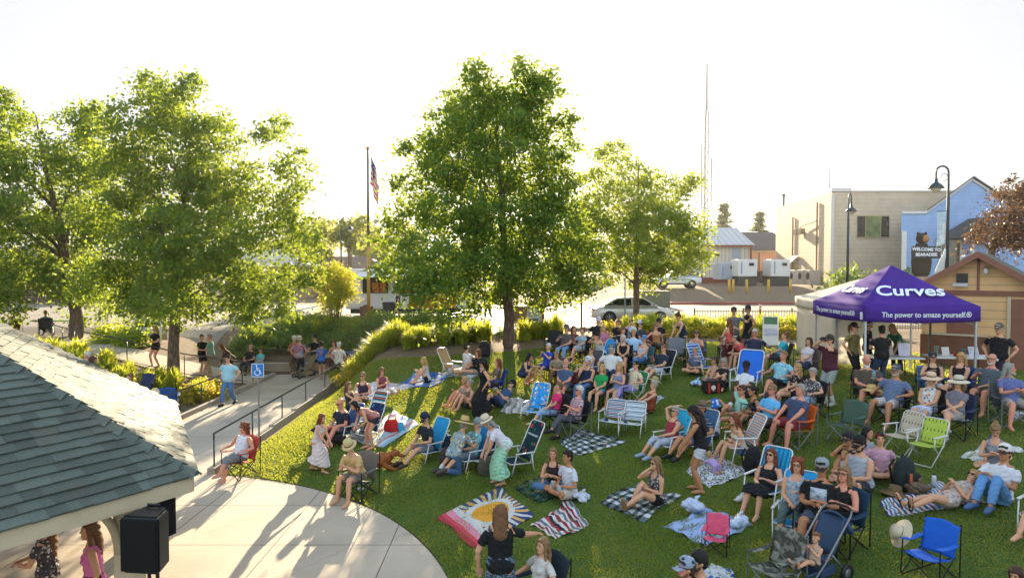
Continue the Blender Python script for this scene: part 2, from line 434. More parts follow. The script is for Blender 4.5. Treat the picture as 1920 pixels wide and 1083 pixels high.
# blades of grass over every part of the lawn the picture looks at
NB = 300000
th = np.array([]); pts = []
cand = rng.random((NB*2, 3))
for a, s, w in cand:
    t = -48+(84.5+48)*a; x, y, ln, r = lawnpt(t, s)
    if w > (ln*r)/420*1.6: continue
    if y < 7.5 or abs(x) > y*.80+.6: continue
    if rng.random() > min(1, 18/y+.12): continue
    pts.append((x, y))
    if len(pts) >= NB: break
P = np.array(pts); n = len(P); print('grass blades', n)
Z = np.array([G(x, y) for x, y in P])
ang = rng.random(n)*2*PI; tr_ = .5+.5*np.sin(P[:, 0]*.9+np.sin(P[:, 1]*.7)*2)*np.sin(P[:, 1]*.8+np.sin(P[:, 0]*.5)*2); hgt = rng.uniform(.028, .066, n)*(.55+.65*tr_)*(1+.5*(rng.random(n) > .97)); wd = rng.uniform(.005, .010, n)*(1+P[:, 1]/22); la = rng.random(n)*2*PI; ll = rng.uniform(.3, 1.1, n)*hgt
base = np.stack([P[:, 0], P[:, 1], Z], 1); dx = np.stack([np.cos(ang), np.sin(ang), 0*ang], 1)*wd[:, None]
tip = base+np.stack([np.cos(la)*ll, np.sin(la)*ll, hgt], 1)
V = np.stack([base-dx, base+dx, tip], 1).reshape(-1, 3); F = np.arange(3*n).reshape(-1, 3)
MGR = leafmat('grass_blade', '#435f2a', '#5f7b36', '#ccca44', .58, patch='#8a8648')
g = link('grass', npmesh('grass', V, F, MGR)); g['kind'] = 'stuff'; g['label'] = 'mown green lawn grass sloping down to the concrete plaza'; g['category'] = 'grass'
# ------------------------------------------------------------------ street, pavements, steps
MASPH = concrete('street_asphalt', '#7d766c', (0, 0), (0, 0), dirt='#544e47')
gsheet('street', axis([(-120, -30, 15), (-30, 30, 1.5), (30, 120, 15)]), axis([(36.2, 56, 1.1)]), .004, MASPH, lambda x, y: 1.76)
gsheet('car_park', axis([(-60, -14.5, 3)]), axis([(33, 36.2, .8)]), .006, MASPH)
MPAV = concrete('pavement_concrete', '#a3988a', (1.6, 0), (0, 0))
mb = MB(); mb.box((4.4, 35.0, 1.80), (14.4, 2.3, .16), 0, bev=.02); struct(mb.build('pavement', MPAV))
mb = MB(); mb.box((-1.0, 33.2, 1.80), (3.4, 1.2, .14), 0, bev=.02); struct(mb.build('landing', MPAV))
mb = MB(); mb.box((19, 57.2, 1.84), (13, .3, .16), 0, bev=.03); struct(mb.build('red_kerb', mat('#8d3730', .6)))
# lane line on the street
mb = MB()
for x in range(-40, 44, 7): mb.box((x, 46, 1.770), (3, .12, .004))
struct(mb.build('road_markings', mat('#d8d2c0', .7)))
# steps climbing from the ramp's end to the street
s0, s1 = Vector((-6.5, 31.0, .02)), Vector((-2.9, 32.9, 1.78)); dv = (s1-s0); hd = Vector((dv.x, dv.y, 0)); ru = hd.length; hd.normalize(); sd = Vector((-hd.y, hd.x, 0)); rz = math.atan2(hd.y, hd.x)
st = thing('outdoor_stairs', 'concrete steps climbing from the ramp to the street', 'steps', s0)
n = 11
for i in range(n):
    h = dv.z*(i+1)/n; c = hd*(ru*(i+.5)/n)
    MB().box((c.x, c.y, h/2-.2), (ru/n+.0, 1.5, h+.4), 0, rz=rz).build('step', MPAV, st)
for s in (-1, 1):
    mb = MB(); o = sd*(.86*s)
    mb.poly([o+Vector((0, 0, -.3)), o+hd*ru+Vector((0, 0, -.3)), o+hd*ru+Vector((0, 0, dv.z+.22)), o+hd*(ru-.3)+Vector((0, 0, dv.z+.22)), o+Vector((0, 0, .28))], sd*(.2*s))
    mb.build('cheek_wall', MFLAT, st)
MRAIL = mat('#3a3f3b', .32, metal=.6, bump=0); MRAILG = mat('#2d4136', .35, metal=.4, bump=0)
def railing(label, P, post, m, h=.92, ground=None, lower=True, g=None, off=0):
    """hand rail: top rail, bottom rail and posts along a polyline; P = ground points"""
    o = thing('hand_railing', label, 'railing', P[0], group=g); P = [Vector(p)-Vector(P[0]) for p in P]
    up = Vector((0, 0, h)); pts = [P[0]+up-Vector((0, 0, .04))]+[p+up for p in P]
    MB().tube([P[0]+Vector((0, 0, h-.12))]+[p+up for p in P]+[P[-1]+Vector((0, 0, h-.12))], .024, 8).build('top_rail', m, o, True)
    if lower: MB().tube([p+Vector((0, 0, .1)) for p in P], .014, 6).build('bottom_rail', m, o, True)
    for a, b_ in zip(P, P[1:]):
        k = max(1, round((b_-a).length/post))
        for i in range(k):
            p = a+(b_-a)*i/k; MB().tube([p-Vector((0, 0, .1)), p+up], .02, 8).build('post', m, o, True)
    p = P[-1]; MB().tube([p-Vector((0, 0, .1)), p+up], .02, 8).build('post', m, o, True)
    return o
railing('grey steel handrail on the kerb between ramp and lawn', [(-7.13, 16.2, .02), (-7.13, 28.3, .02), (-6.2, 29.3, .1)], 2.35, MRAIL, .9)
railing('grey steel handrail along the planted side of the ramp', [(-10.75, 18.8, .0), (-10.75, 28.2, .0), (-11.3, 28.45, .05), (-13.2, 27.4, G(-13.2, 27.4)), (-15, 26.5, G(-15, 26.5)), (-17.3, 26.9, G(-17.3, 26.9)), (-20, 29.6, G(-20, 29.6))], 2.2, MRAIL, .9)
railing('green handrail above the low sitting wall', [(-13.5, 31.9, .45), (-10.2, 31.55, .45), (-7.2, 31.5, .45), (-3.4, 33.5, 1.85), (-2.7, 33.8, 1.85)], 1.9, MRAILG, .6)
railing('green handrail up the lawn side of the steps', [(-6.3, 30.2, .05), (-3.0, 31.95, 1.72), (-2.4, 32.2, 1.8)], 1.9, MRAILG, .95)
# black iron fence between the lawn and the street
def fence(label, a, b, h=1.05):
    a, b = Vector(a), Vector(b); n = b-a; o = thing('iron_fence', label, 'fence', a); k = int(n.length/.13)
    mb = MB()
    for i in range(k+1):
        p = n*i/k; mb.box((p.x, p.y, h/2), (.016, .016, h-.06))
    mb.build('pickets', MRAILG, o)['kind'] = 'stuff'
    for z in (.12, h-.1): MB().tube([(0, 0, z), (n.x, n.y, z)], .02, 6).build('rail', MRAILG, o)
    for i in range(int(n.length/2.4)+1):
        p = n.normalized()*2.4*i; MB().box((p.x, p.y, h/2+.03), (.06, .06, h+.06), bev=.008).build('post', MRAILG, o)
fence('dark green iron picket fence between planting and street', (9.0, 33.6, 1.76), (22, 33.6, 1.76))

# evening haze: one closed box of even air round everything
hz_ = MB().box((0, 228, 23), (830, 560, 50)).build('haze', []); hz_['kind'] = 'stuff'; hz_['label'] = 'thin warm evening haze over the whole place'; hz_['category'] = 'haze'
m = bpy.data.materials.new('haze'); m.use_nodes = True; m.node_tree.nodes.remove(m.node_tree.nodes['Principled BSDF']); pv = m.node_tree.nodes.new('ShaderNodeVolumePrincipled'); pv.inputs['Color'].default_value = (.95, .93, .9, 1); pv.inputs['Density'].default_value = .00022; pv.inputs['Anisotropy'].default_value = .65; m.node_tree.links.new(pv.outputs[0], m.node_tree.nodes['Material Output'].inputs['Volume']); hz_.data.materials.append(m)
S.cycles.volume_bounces = 0
# ------------------------------------------------------------------ vegetation
def leaves(C, size, n_out=None, droop=.5, aspect=.55, seed=0):
    """one four-cornered leaf per centre, tilted at random and hanging a little"""
    r = np.random.default_rng(seed); n = len(C)
    a = r.random(n)*2*PI; e = r.normal(-droop, .5, n)
    d = np.stack([np.cos(a)*np.cos(e), np.sin(a)*np.cos(e), np.sin(e)], 1)
    q = r.normal(0, 1, (n, 3)); w = np.cross(d, q); w /= np.linalg.norm(w, axis=1)[:, None]+1e-9
    s = size*r.uniform(.65, 1.3, n)
    l = d*s[:, None]; w = w*(s*aspect/2)[:, None]
    V = np.stack([C-l*.5, C-l*.05+w, C+l*.5, C-l*.05-w], 1).reshape(-1, 3)
    return V, np.arange(4*n).reshape(-1, 4)
def crownpts(lobes, per, clump, leaf_per, seed, shell=.72):
    """leaf centres: clumps set mostly near the skin of each lobe, leaves scattered in each clump"""
    r = np.random.default_rng(seed); out = []
    for c, R in lobes:
        k = max(4, int(per*R**1.55))
        d = r.normal(0, 1, (k, 3)); d /= np.linalg.norm(d, axis=1)[:, None]
        rad = R*(shell+(1-shell)*r.random(k))*np.where(r.random(k) < .25, r.random(k)**.5, 1)
        cc = np.array(c)+d*rad[:, None]*np.array([1, 1, .9])
        for q in cc:
            m = int(leaf_per*r.uniform(.5, 1.4)); cs = clump*r.uniform(.6, 1.3)
            p = r.normal(0, 1, (m, 3))*np.array([cs, cs, cs*.62])*.5
            p[:, 2] -= (p[:, 0]**2+p[:, 1]**2)*.35/cs
            out.append(q+p)
    return np.concatenate(out)
MBARK = None
def barkmat(name, c1, c2):
    m, nt, N, L, b = newmat(name); co = coord(nt)
    mp = N.new('ShaderNodeMapping'); mp.inputs['Scale'].default_value = (6, 6, 1.2); L.new(co, mp.inputs[0])
    f = noise(nt, 3, 6, mp.outputs[0], .65)
    L.new(ramp(nt, f, [(.35, c1), (.65, c2)]), b.inputs['Base Color']); b.inputs['Roughness'].default_value = .95
    bumpn(nt, b, f, .9, .05); return m
MBARK = barkmat('tree_bark', '#3d2f26', '#7a6452')
def tree(name, label, cat, base, tr, lobes, m, leaf=.15, per=14, clump=.75, leaf_per=46, seed=1, fork=.22, group=None, limbs=14, kinds=None):
    """lobes: world-space (centre, radius); trunk and limbs reach into them"""
    base = Vector(base); o = thing(name, label, cat, base, group=group)
    lo = [(Vector(c)-base, R) for c, R in lobes]
    top = max(c.z for c, R in lo); cx = sum(c.x*R for c, R in lo)/sum(R for c, R in lo); cy = sum(c.y*R for c, R in lo)/sum(R for c, R in lo)
    low = min(c.z-R for c, R in lo); fz = max(low+.4, top*fork)
    ctr = [Vector((0, 0, -.2)), Vector((0, 0, .12)), Vector((.04*tr*4, 0, fz*.5)), Vector((cx*.12, cy*.1, fz)), Vector((cx*.4, cy*.3, fz+(top-fz)*.35)), Vector((cx*.8, cy*.6, fz+(top-fz)*.7)), Vector((cx, cy, top*.96))]
    mb = MB(); mb.tube(ctr, [tr*1.6, tr*1.15, tr*.98, tr*.9, tr*.55, tr*.3, tr*.08], 12)
    r = random.Random(seed); order = sorted(range(len(lo)), key=lambda i: -lo[i][1])[:limbs]
    for i in order:
        c, R = lo[i]; zt = max(fz*.9, min(c.z*.72, top*.75)); t = (zt-fz)/(top-fz+1e-6)
        st = ctr[3].lerp(ctr[6], max(0, t)); q = c-st
        mid = st+q*.5+Vector((r.uniform(-.2, .2), r.uniform(-.2, .2), q.length*.12))
        w = tr*(.42 if t < .2 else .28)
        mb.tube([st-q*.02, st+q*.25+Vector((0, 0, q.length*.06)), mid, c], [w, w*.75, w*.5, w*.15], 7)
        for _ in range(4):
            d = Vector((r.gauss(0, 1), r.gauss(0, 1), r.gauss(.3, .7))).normalized()*R*.85
            mb.tube([mid.lerp(c, r.random()*.6+.3), c+d*.5, c+d], [w*.25, w*.15, w*.05], 5)
    mb.build('trunk', MBARK, o, True)
    C = crownpts([(tuple(c), R) for c, R in lo], per, clump, leaf_per, seed)
    V, F = leaves(C, leaf, seed=seed); print(name, 'leaves', len(F))
    link('crown', npmesh('crown', V, F, m), o)
    return o
def pxlobes(L, Y, seed, depth=2.2, sc=1.0, Rm=.97, near=None):
    """picture-plane list of crown lobes at distance Y, spread through the crown's own depth"""
    r = random.Random(seed); out = []
    cu = sum(l[0] for l in L)/len(L); mw = max(abs(l[0]-cu) for l in L)
    for u, v, rad in L:
        v += 12*max(0, min(1, (330-v)/150)); k = 1-(abs(u-cu)/mw)**2
        for sgn in ((-1, 1) if rad > 50 else (r.choice((-1, 1)),)):
            y = Y+sgn*r.uniform(.25, 1)*depth*max(.15, k); p = at(u, v, Y+(y-Y)*.0 if near is None else near(u, v, Y)); p.y = p.y+(y-Y)
            out.append((p, rad/1280*p.y*Rm))
    return out
MLEAF = leafmat('tree_leaf', '#305022', '#54762f', '#b4c23a', .52)
MLEAF2 = leafmat('tree_leaf_pale', '#3a5a22', '#648434', '#c4cc3c', .54)
main = [(960,190,58),(890,195,55),(1010,195,50),(825,225,50),(1030,265,50),(795,305,48),(860,290,70),(950,290,80),(1025,340,55),(775,390,48),(850,390,72),(940,400,82),(1030,420,65),(765,480,42),(830,490,68),(910,500,78),(1000,500,75),(1065,480,45),(800,540,42),(870,555,42),(955,545,32),(1035,540,45),(1085,530,32),(725,505,28),(738,405,26),(940,150,34),(903,145,28),(975,142,28),(838,165,26),(1020,155,24),(1055,230,22),(735,340,20),(760,275,20),(1070,330,22),(720,450,18),(840,590,24),(1065,500,36),(1100,505,30),(1105,455,26)]
B0 = on(-.15, 27.6)
tree('street_tree', 'tallest leafy tree with the low sun behind its crown', 'tree', B0, .21, pxlobes(main, 27.6, 3, 2.6, near=lambda u, v, Y: 24.2 if u < 850 and v > 470 else Y), MLEAF, .165, 24, .54, 60, 11)
sec = [(1140,280,28),(1170,320,45),(1122,335,32),(1240,350,45),(1290,342,24),(1150,390,56),(1230,410,55),(1280,420,40),(1130,450,46),(1190,460,56),(1260,470,55),(1308,480,24),(1145,505,36),(1210,515,36),(1245,500,30),(1100,480,30),(1088,425,34),(1095,380,24),(1305,340,14),(1318,455,12)]
B1 = on((1190-960)/1280*36, 35.6)
tree('street_tree', 'smaller leafy tree beside the silver sedan', 'tree', B1, .17, pxlobes(sec, 36, 4, 2.0), MLEAF2, .175, 21, .54, 58, 12)
l1 = [(275,170,36),(340,185,40),(385,175,30),(300,240,60),(380,250,56),(440,240,30),(530,245,28),(540,300,36),(520,370,42),(560,420,36),(250,330,66),(340,340,76),(430,340,60),(480,430,56),(560,490,40),(250,430,66),(340,440,76),(420,450,58),(200,520,56),(280,530,66),(370,535,64),(460,525,55),(540,550,40),(330,585,32),(420,585,34),(240,585,36),(490,582,26),(190,400,46),(590,450,22),(262,138,18),(400,160,16),(510,220,16),(575,350,18),(585,530,22)]
B2 = on((322-960)/1280*26.6, 26.6)
tree('street_tree', 'big leafy tree growing in the bed beside the ramp', 'tree', B2, .21, pxlobes(l1, 26.6, 5, 2.4), MLEAF, .165, 24, .54, 60, 13)
l2 = [(40,220,44),(130,220,44),(190,235,40),(30,300,56),(110,310,66),(190,310,50),(20,400,58),(100,410,68),(170,420,52),(10,500,52),(80,510,58),(150,520,58),(50,570,42),(120,575,40),(-40,280,56),(-50,420,58),(-40,540,48),(60,185,18),(200,195,18),(0,200,24)]
B3 = on((140-960)/1280*32, 32)
tree('street_tree', 'leafy tree beyond the bandstand roof with a dark trunk', 'tree', B3, .27, pxlobes(l2, 32, 6, 2.6), MLEAF, .19, 20, .6, 58, 14)
# purple-leaved tree beside the tan building
MPURP = leafmat('maple_leaf', '#3e2c24', '#65503c', '#8a6844', .3)
rt = [(1880,380,40),(1910,360,34),(1930,420,60),(1850,420,38),(1830,455,28),(1880,450,40),(1960,380,60)]
tree('maple_tree', 'coppery purple leaved tree behind the tan shed roof', 'tree', on(20.5, 29.5), .16, pxlobes(rt, 29.5, 8, 1.3), MPURP, .15, 20, .5, 46, 15)
# conifers and background trees, far off
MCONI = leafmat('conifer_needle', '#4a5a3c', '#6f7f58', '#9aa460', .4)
def conifer(label, base, h, w, seed, gap=.35, g=None):
    base = Vector(base); o = thing('pine_tree', label, 'tree', base, group=g); r = np.random.default_rng(seed)
    MB().tube([(0, 0, -.3), (0, 0, h*.5), (0, 0, h)], [w*.07, w*.05, .02], 7).build('trunk', MBARK, o, True)
    C = []
    for i in range(int(h*8)):
        z = h*(.12+.88*r.random()); rr = w/2*(1-(z/h))**.7*r.uniform(.5, 1.05)+.15; a = r.random()*2*PI
        if r.random() < gap*.4: continue
        for q in np.linspace(.25, 1, 5):
            C.append(np.array([math.cos(a)*rr*q, math.sin(a)*rr*q, z-q*rr*.12])+r.normal(0, .3, (8, 3))*np.array([1, 1, .5]))
    C = np.concatenate(C); V, F = leaves(C, .62, droop=.1, aspect=.45, seed=seed); link('crown', npmesh('crown', V, F, MCONI), o)
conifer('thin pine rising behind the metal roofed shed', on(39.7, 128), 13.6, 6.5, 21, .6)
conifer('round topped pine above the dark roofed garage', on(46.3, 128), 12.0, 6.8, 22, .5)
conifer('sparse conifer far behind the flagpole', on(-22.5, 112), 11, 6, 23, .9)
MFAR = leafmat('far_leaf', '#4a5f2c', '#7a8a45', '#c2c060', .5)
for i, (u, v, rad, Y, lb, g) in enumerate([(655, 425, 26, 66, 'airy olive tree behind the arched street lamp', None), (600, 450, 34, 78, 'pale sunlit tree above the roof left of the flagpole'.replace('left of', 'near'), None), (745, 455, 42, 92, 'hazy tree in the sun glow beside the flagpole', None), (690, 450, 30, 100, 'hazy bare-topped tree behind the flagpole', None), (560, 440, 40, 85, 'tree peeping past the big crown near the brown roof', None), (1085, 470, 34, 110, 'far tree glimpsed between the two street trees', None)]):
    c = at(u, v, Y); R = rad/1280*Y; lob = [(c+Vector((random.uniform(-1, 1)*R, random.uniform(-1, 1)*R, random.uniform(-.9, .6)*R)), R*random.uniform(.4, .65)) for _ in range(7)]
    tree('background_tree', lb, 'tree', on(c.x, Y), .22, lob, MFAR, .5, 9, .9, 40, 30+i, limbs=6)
# far wooded skyline, one mass
C = []
for i in range(520):
    x = rng.uniform(-260, 300); y = 235+rng.uniform(0, 60); h = rng.uniform(2, 6.5)*(1.2 if x < 30 else .8)
    C.append(np.array([x, y, 1.8])+np.abs(rng.normal(0, 1, (60, 3)))*np.array([0, 0, h*.55])+rng.normal(0, 1, (60, 3))*np.array([2.2, 2, .5]))
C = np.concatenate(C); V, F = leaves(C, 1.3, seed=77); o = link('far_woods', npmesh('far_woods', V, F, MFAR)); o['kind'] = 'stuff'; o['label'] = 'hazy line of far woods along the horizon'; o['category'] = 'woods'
# ornamental grass clumps and shrubs: three shared meshes each
def clumpmesh(seed, n=210, h=.75, sp=.5, w=.016):
    r = np.random.default_rng(seed); V = []; F = []
    for i in range(n):
        a = r.random()*2*PI; L_ = h*r.uniform(.7, 1.15); s = sp*r.uniform(.25, 1.1); b0 = np.array([r.normal(0, .07), r.normal(0, .07), 0]); d = np.array([math.cos(a), math.sin(a), 0]); p = np.array([-math.sin(a), math.cos(a), 0])*w
        k = len(V)
        for t, ww in ((0, 1), (.4, 1), (.75, .8)):
            c = b0+d*s*t*t+np.array([0, 0, L_*(t-.32*t*t*s/ .5)]); V += [c-p*ww, c+p*ww]
        V.append(b0+d*s*1.05+np.array([0, 0, L_*(1-.42*s/.5)])); F += [(k, k+1, k+3, k+2), (k+2, k+3, k+5, k+4)]; F.append((k+4, k+5, k+6, k+6))
    V = np.array(V); me = bpy.data.meshes.new('grass_clump'); me.from_pydata(V.tolist(), [], [f if f[2] != f[3] else f[:3] for f in F]); me.materials.append(MOG); me.update(); return me
MOG = leafmat('ornamental_blade', '#5d7a22', '#93a838', '#e0da4a', .6)
CL = [clumpmesh(40+i) for i in range(3)]
def clumps(P, label, group, sc=(1, 1.35)):
    for i, (x, y) in enumerate(P):
        o = link('ornamental_grass', CL[i % 3], None, on(x, y), random.random()*6.28); s = random.uniform(*sc); o.scale = (s, s, s*random.uniform(.9, 1.1)); tag(o, label, 'ornamental grass', group)
def row(a, b, n, jit=.35, rows=1, gap=.7):
    a, b = Vector(a), Vector(b); d = (b-a).normalized(); nn = Vector((-d.y, d.x)); r = []
    for k in range(rows):
        for i in range(n):
            p = a.lerp(b, (i+.5*(k % 2))/max(1, n-1))+nn*gap*k; r.append((p.x+random.uniform(-jit, jit), p.y+random.uniform(-jit, jit)*.6))
    return r
clumps(row((-6.4, 27.6), (-4.6, 29.2), 6, .25, 3, .6)+row((-4.4, 28.0), (-1.0, 29.3), 9, .25, 3, .65), 'sunlit ornamental grass clump in the row below the steps', 'ornamental grasses below the steps', (1.0, 1.35))
clumps([(.5, 29.3), (1.0, 29.9), (1.5, 30.2), (.9, 30.6), (2.0, 30.9)], 'ornamental grass clump beside the tall tree trunk', 'grasses beside the tree trunk', (1.2, 1.6))
clumps(row((5.4, 31.4), (16.6, 31.6), 18, .35, 3, .75), 'glowing ornamental grass clump in front of the iron fence', 'grasses along the iron fence', (1.0, 1.45))
clumps(row((-15.5, 23.3), (-11.7, 24.6), 6, .3, 2, .8)+row((-18.5, 25.0), (-15.6, 24.2), 5, .3, 2, .8), 'bright ornamental grass clump behind the bandstand roof', 'grasses behind the bandstand')
clumps([(-12.4, 33.2), (-11.7, 33.0), (-12.9, 33.8), (-9.8, 34.0), (-9.2, 34.5)], 'spiky grass clump above the sitting wall', 'grasses above the sitting wall', (1.1, 1.4))
def bushmesh(seed, m, R=(.7, .7, .55), n=26, leaf=.1, lp=60):
    r = np.random.default_rng(seed); d = r.normal(0, 1, (n, 3)); d /= np.linalg.norm(d, axis=1)[:, None]; d[:, 2] = np.abs(d[:, 2])
    c = d*np.array(R)*r.uniform(.55, 1, (n, 1)); C = np.concatenate([q+r.normal(0, .13, (lp, 3))*np.array([1, 1, .8]) for q in c]); C[:, 2] = np.maximum(C[:, 2], .02)
    V, F = leaves(C, leaf, droop=-.2, seed=seed); return npmesh('shrub', V, F, m)
MSH = leafmat('shrub_leaf', '#3c5a28', '#64843c', '#a8b848', .4); MSHY = leafmat('golden_shrub_leaf', '#6f7420', '#a8982e', '#e0c83e', .5); MSHG = leafmat('light_shrub_leaf', '#4a6c24', '#7d9a38', '#d2d248', .5)
BD = [bushmesh(60+i, MSH) for i in range(3)]; BY = [bushmesh(70+i, MSHY) for i in range(2)]; BG = [bushmesh(80+i, MSHG, n=30) for i in range(2)]
def shrubs(P, kinds, label, group, sc=(.9, 1.3)):
    for i, (x, y) in enumerate(P):
        o = link('shrub', kinds[i % len(kinds)], None, on(x, y), random.random()*6.28); s = random.uniform(*sc); o.scale = (s, s*random.uniform(.9, 1.1), s*random.uniform(.8, 1.2)); tag(o, label, 'shrub', group)
shrubs([(random.uniform(-13, -7), 32.4+random.random()*2.2) for _ in range(16)]+[(random.uniform(-7, -4.3), 34.0+random.random()*1.2) for _ in range(9)], BD, 'dark green shrub on the bank above the sitting wall', 'dark shrubs on the bank', (.9, 1.5))
shrubs([(random.uniform(-12, -3.0), 34.2+random.random()*1.5) for _ in range(20)], BG, 'light green shrub along the top of the bank', 'light shrubs on the bank top')
shrubs(row((4.6, 30.6), (16.4, 30.5), 13, .25), BY, 'clipped golden hedge shrub at the edge of the lawn', 'golden hedge along the lawn', (.75, 1.0))
shrubs([(-11.5, 24.4), (-11.3, 25.2), (-11.7, 25.9)], BY, 'golden shrub beside the man on the ramp', 'golden shrubs beside the ramp', (.8, 1.05))
shrubs([(-6.5, 26.4), (-6.2, 27.2)], BY, 'small golden shrub at the end of the ramp railing', 'golden shrubs at the railing end', (.6, .75))
shrubs([(-12.5, 21.7), (-13, 22.6), (-13.8, 22.4), (-12.2, 23), (-14.6, 22.9)], BG, 'leafy shrub behind the camp chairs and bandstand roof', 'shrubs behind the camp chairs', (.8, 1.2))
shrubs([(-16.5, 29.6), (-17.3, 30.5), (-18.3, 31.6), (-19.4, 26.8)], BG, 'yellow green shrub near the dark tree trunk', 'shrubs near the dark trunk', (1.1, 1.6))
shrubs([(1.1, 31.4), (-.6, 31.2), (-1.6, 35.3), (-2.4, 35.5)], BD, 'low rounded shrub beside the landing above the steps', 'low shrubs beside the landing', (.7, .95))
shrubs([(30.0, 61), (32.0, 62), (33.8, 61.5), (35.3, 60.5)], BD, 'dark bushy shrub in front of the beige building', 'shrubs in front of the beige building', (2.2, 3.6))
# big upright shrub in front of the food truck
o = thing('tall_shrub', 'tall yellow green shrub with many bare stems at its foot', 'shrub', on(-9.0, 34.6))
mb = MB(); r = random.Random(5); lob = []
for i in range(13):
    a = r.random()*6.28; q = r.uniform(.2, .95); tp = Vector((math.cos(a)*q, math.sin(a)*q*.8, r.uniform(1.5, 3.1)))
    mb.tube([(math.cos(a)*.1, math.sin(a)*.1, -.1), tp*.5+Vector((0, 0, .2)), tp], [.035, .025, .01], 6); lob.append((tuple(tp), r.uniform(.35, .55)))
mb.build('stems', MBARK, o, True); C = crownpts(lob, 60, .4, 46, 91); V, F = leaves(C, .1, droop=-.5, seed=9); link('foliage', npmesh('foliage', V, F, leafmat('golden_leaf', '#5f7a22', '#98a832', '#e6d83c', .55)), o)
# ------------------------------------------------------------------ buildings and street furniture
def siding(name, col, step=.24, k=.62, rough=.7):
    m, nt, N, L, b = newmat(name); co = coord(nt); sx = N.new('ShaderNodeSeparateXYZ'); L.new(co, sx.inputs[0])
    f = mth(nt, 'FRACT', mth(nt, 'MULTIPLY', sx.outputs[2], 1/step)); c = lin(col)
    a = ramp(nt, noise(nt, .9, 4, co), [(.3, tuple(x*.88 for x in c)), (.7, tuple(min(1, x*1.1) for x in c))])
    L.new(mixc(nt, mth(nt, 'LESS_THAN', f, .1), a, tuple(x*k for x in c)), b.inputs['Base Color'])
    b.inputs['Roughness'].default_value = rough; bumpn(nt, b, f, .6, .03); return m
def shinglemat(name, c1, c2):
    m, nt, N, L, b = newmat(name); g = N.new('ShaderNodeNewGeometry'); co = coord(nt)
    c = ramp(nt, g.outputs['Random Per Island'], [(0, c1), (.5, tuple((p+q)/2 for p, q in zip(lin(c1), lin(c2)))), (1, c2)])
    k = mixc(nt, .5, c, ramp(nt, noise(nt, 160, 2, co), [(.3, tuple(x*.45 for x in lin(c1))), (.7, tuple(min(1, x*1.5) for x in lin(c2)))]))
    k = mixc(nt, mth(nt, 'MULTIPLY', mth(nt, 'GREATER_THAN', noise(nt, 1.2, 5, co), .6), .3), k, '#5a5142')
    L.new(k, b.inputs['Base Color']); b.inputs['Roughness'].default_value = .62; b.inputs['Specular IOR Level'].default_value = .35; bumpn(nt, b, noise(nt, 200, 2, co), .7, .01); return m
MSHI = shinglemat('roof_shingle', '#292d29', '#656f67'); MCREAM = mat('#b5a78c', .6, .08, 3, .1, 40); MWHITE = mat('#c9c7c2', .5, .06, 3, .08, 40)
MBLK = mat('#17181a', .45, .1); MDK = mat('#2a2b2d', .6, .12); MSTEEL = mat('#8d9093', .35, .08, metal=.8, bump=0)
def shingleface(parent, A, B, T, expo=.135, seed=0, th=.014):
    """courses of separate tabs on the triangle with eave A-B and top T"""
    A, B, T = Vector(A), Vector(B), Vector(T); e = (B-A); L_ = e.length; e.normalize(); foot = A+e*(T-A).dot(e); up = T-foot; H = up.length; up.normalize(); n = e.cross(up).normalized()
    if n.z < 0: n = -n
    r = random.Random(seed); mb = MB(); tf = (T-A).dot(e); k = int(H/expo)
    for i in range(k+1):
        h0 = i*expo-.03; h1 = min(h0+expo*1.12, H); x0 = tf*max(h0, 0)/H; x1 = L_-(L_-tf)*max(h0, 0)/H; x = x0
        if x1-x0 < .05: continue
        while x < x1-1e-3:
            w = min(r.choice((.11, .16, .2, .26, .32)), x1-x); d = r.uniform(0, .012); t = th*r.uniform(.8, 1.8)
            q0, q1 = x, x+w
            u0 = max(q0, tf*min(1, h1/H)) if q0 < tf else q0; u1 = min(q1, L_-(L_-tf)*min(1, h1/H)) if q1 > tf else q1
            u0 = min(u0, max(q1, u0)); 
            if u1 <= u0: u0 = u1 = (q0+q1)/2 if q0 > tf else min(max(u0, q0), max(q1, u0))
            base = [A+e*q0+up*(h0-d), A+e*q1+up*(h0-d), A+e*u1+up*h1, A+e*u0+up*h1]
            lift = [n*(t+.012), n*(t+.012), n*.004, n*.004]
            top = [p+l for p, l in zip(base, lift)]
            mb.add(base+top, [(4, 5, 6, 7), (0, 1, 5, 4), (1, 2, 6, 5), (3, 0, 4, 7)]); x += w
    return mb.build('shingles', MSHI, parent)
def ridgecaps(parent, a, b, w=.13, step=.2):
    a, b = Vector(a), Vector(b); d = (b-a); L_ = d.length; d.normalize(); x, y = frame(d); mb = MB()
    for i in range(int(L_/step)):
        p = a+d*step*i; q = p+d*step*1.25; l0, l1 = y*.05, y*.02
        if y.z < 0: l0, l1 = -l0, -l1
        dn = Vector((0, 0, -.07))
        mb.add([p-x*w+l0+dn, p+l0*1.1, p+x*w+l0+dn, q-x*w+l1+dn, q+l1, q+x*w+l1+dn, p-x*w+l0*.4+dn, p+l0*.5, p+x*w+l0*.4+dn], [(0, 1, 4, 3), (1, 2, 5, 4), (0, 6, 7, 1), (1, 7, 8, 2)])
    return mb.build('ridge_caps', MSHI, parent)
EZ, HR, APZ = 2.42, 4.85, 5.35
gz = thing('bandstand', 'six sided bandstand with a green shingled roof and cream posts', 'bandstand', (GX, GY, 0))
hexv = [Vector((HR*math.cos(math.radians(-1+60*i)), HR*math.sin(math.radians(-1+60*i)), EZ)) for i in range(6)]; ap = Vector((0, 0, APZ))
rf = MB()
for i in range(6):
    a, b_ = hexv[i], hexv[(i+1) % 6]; rf.poly([a*1, b_, ap]); 
sl_ = rf.build('roof', MDK, gz)
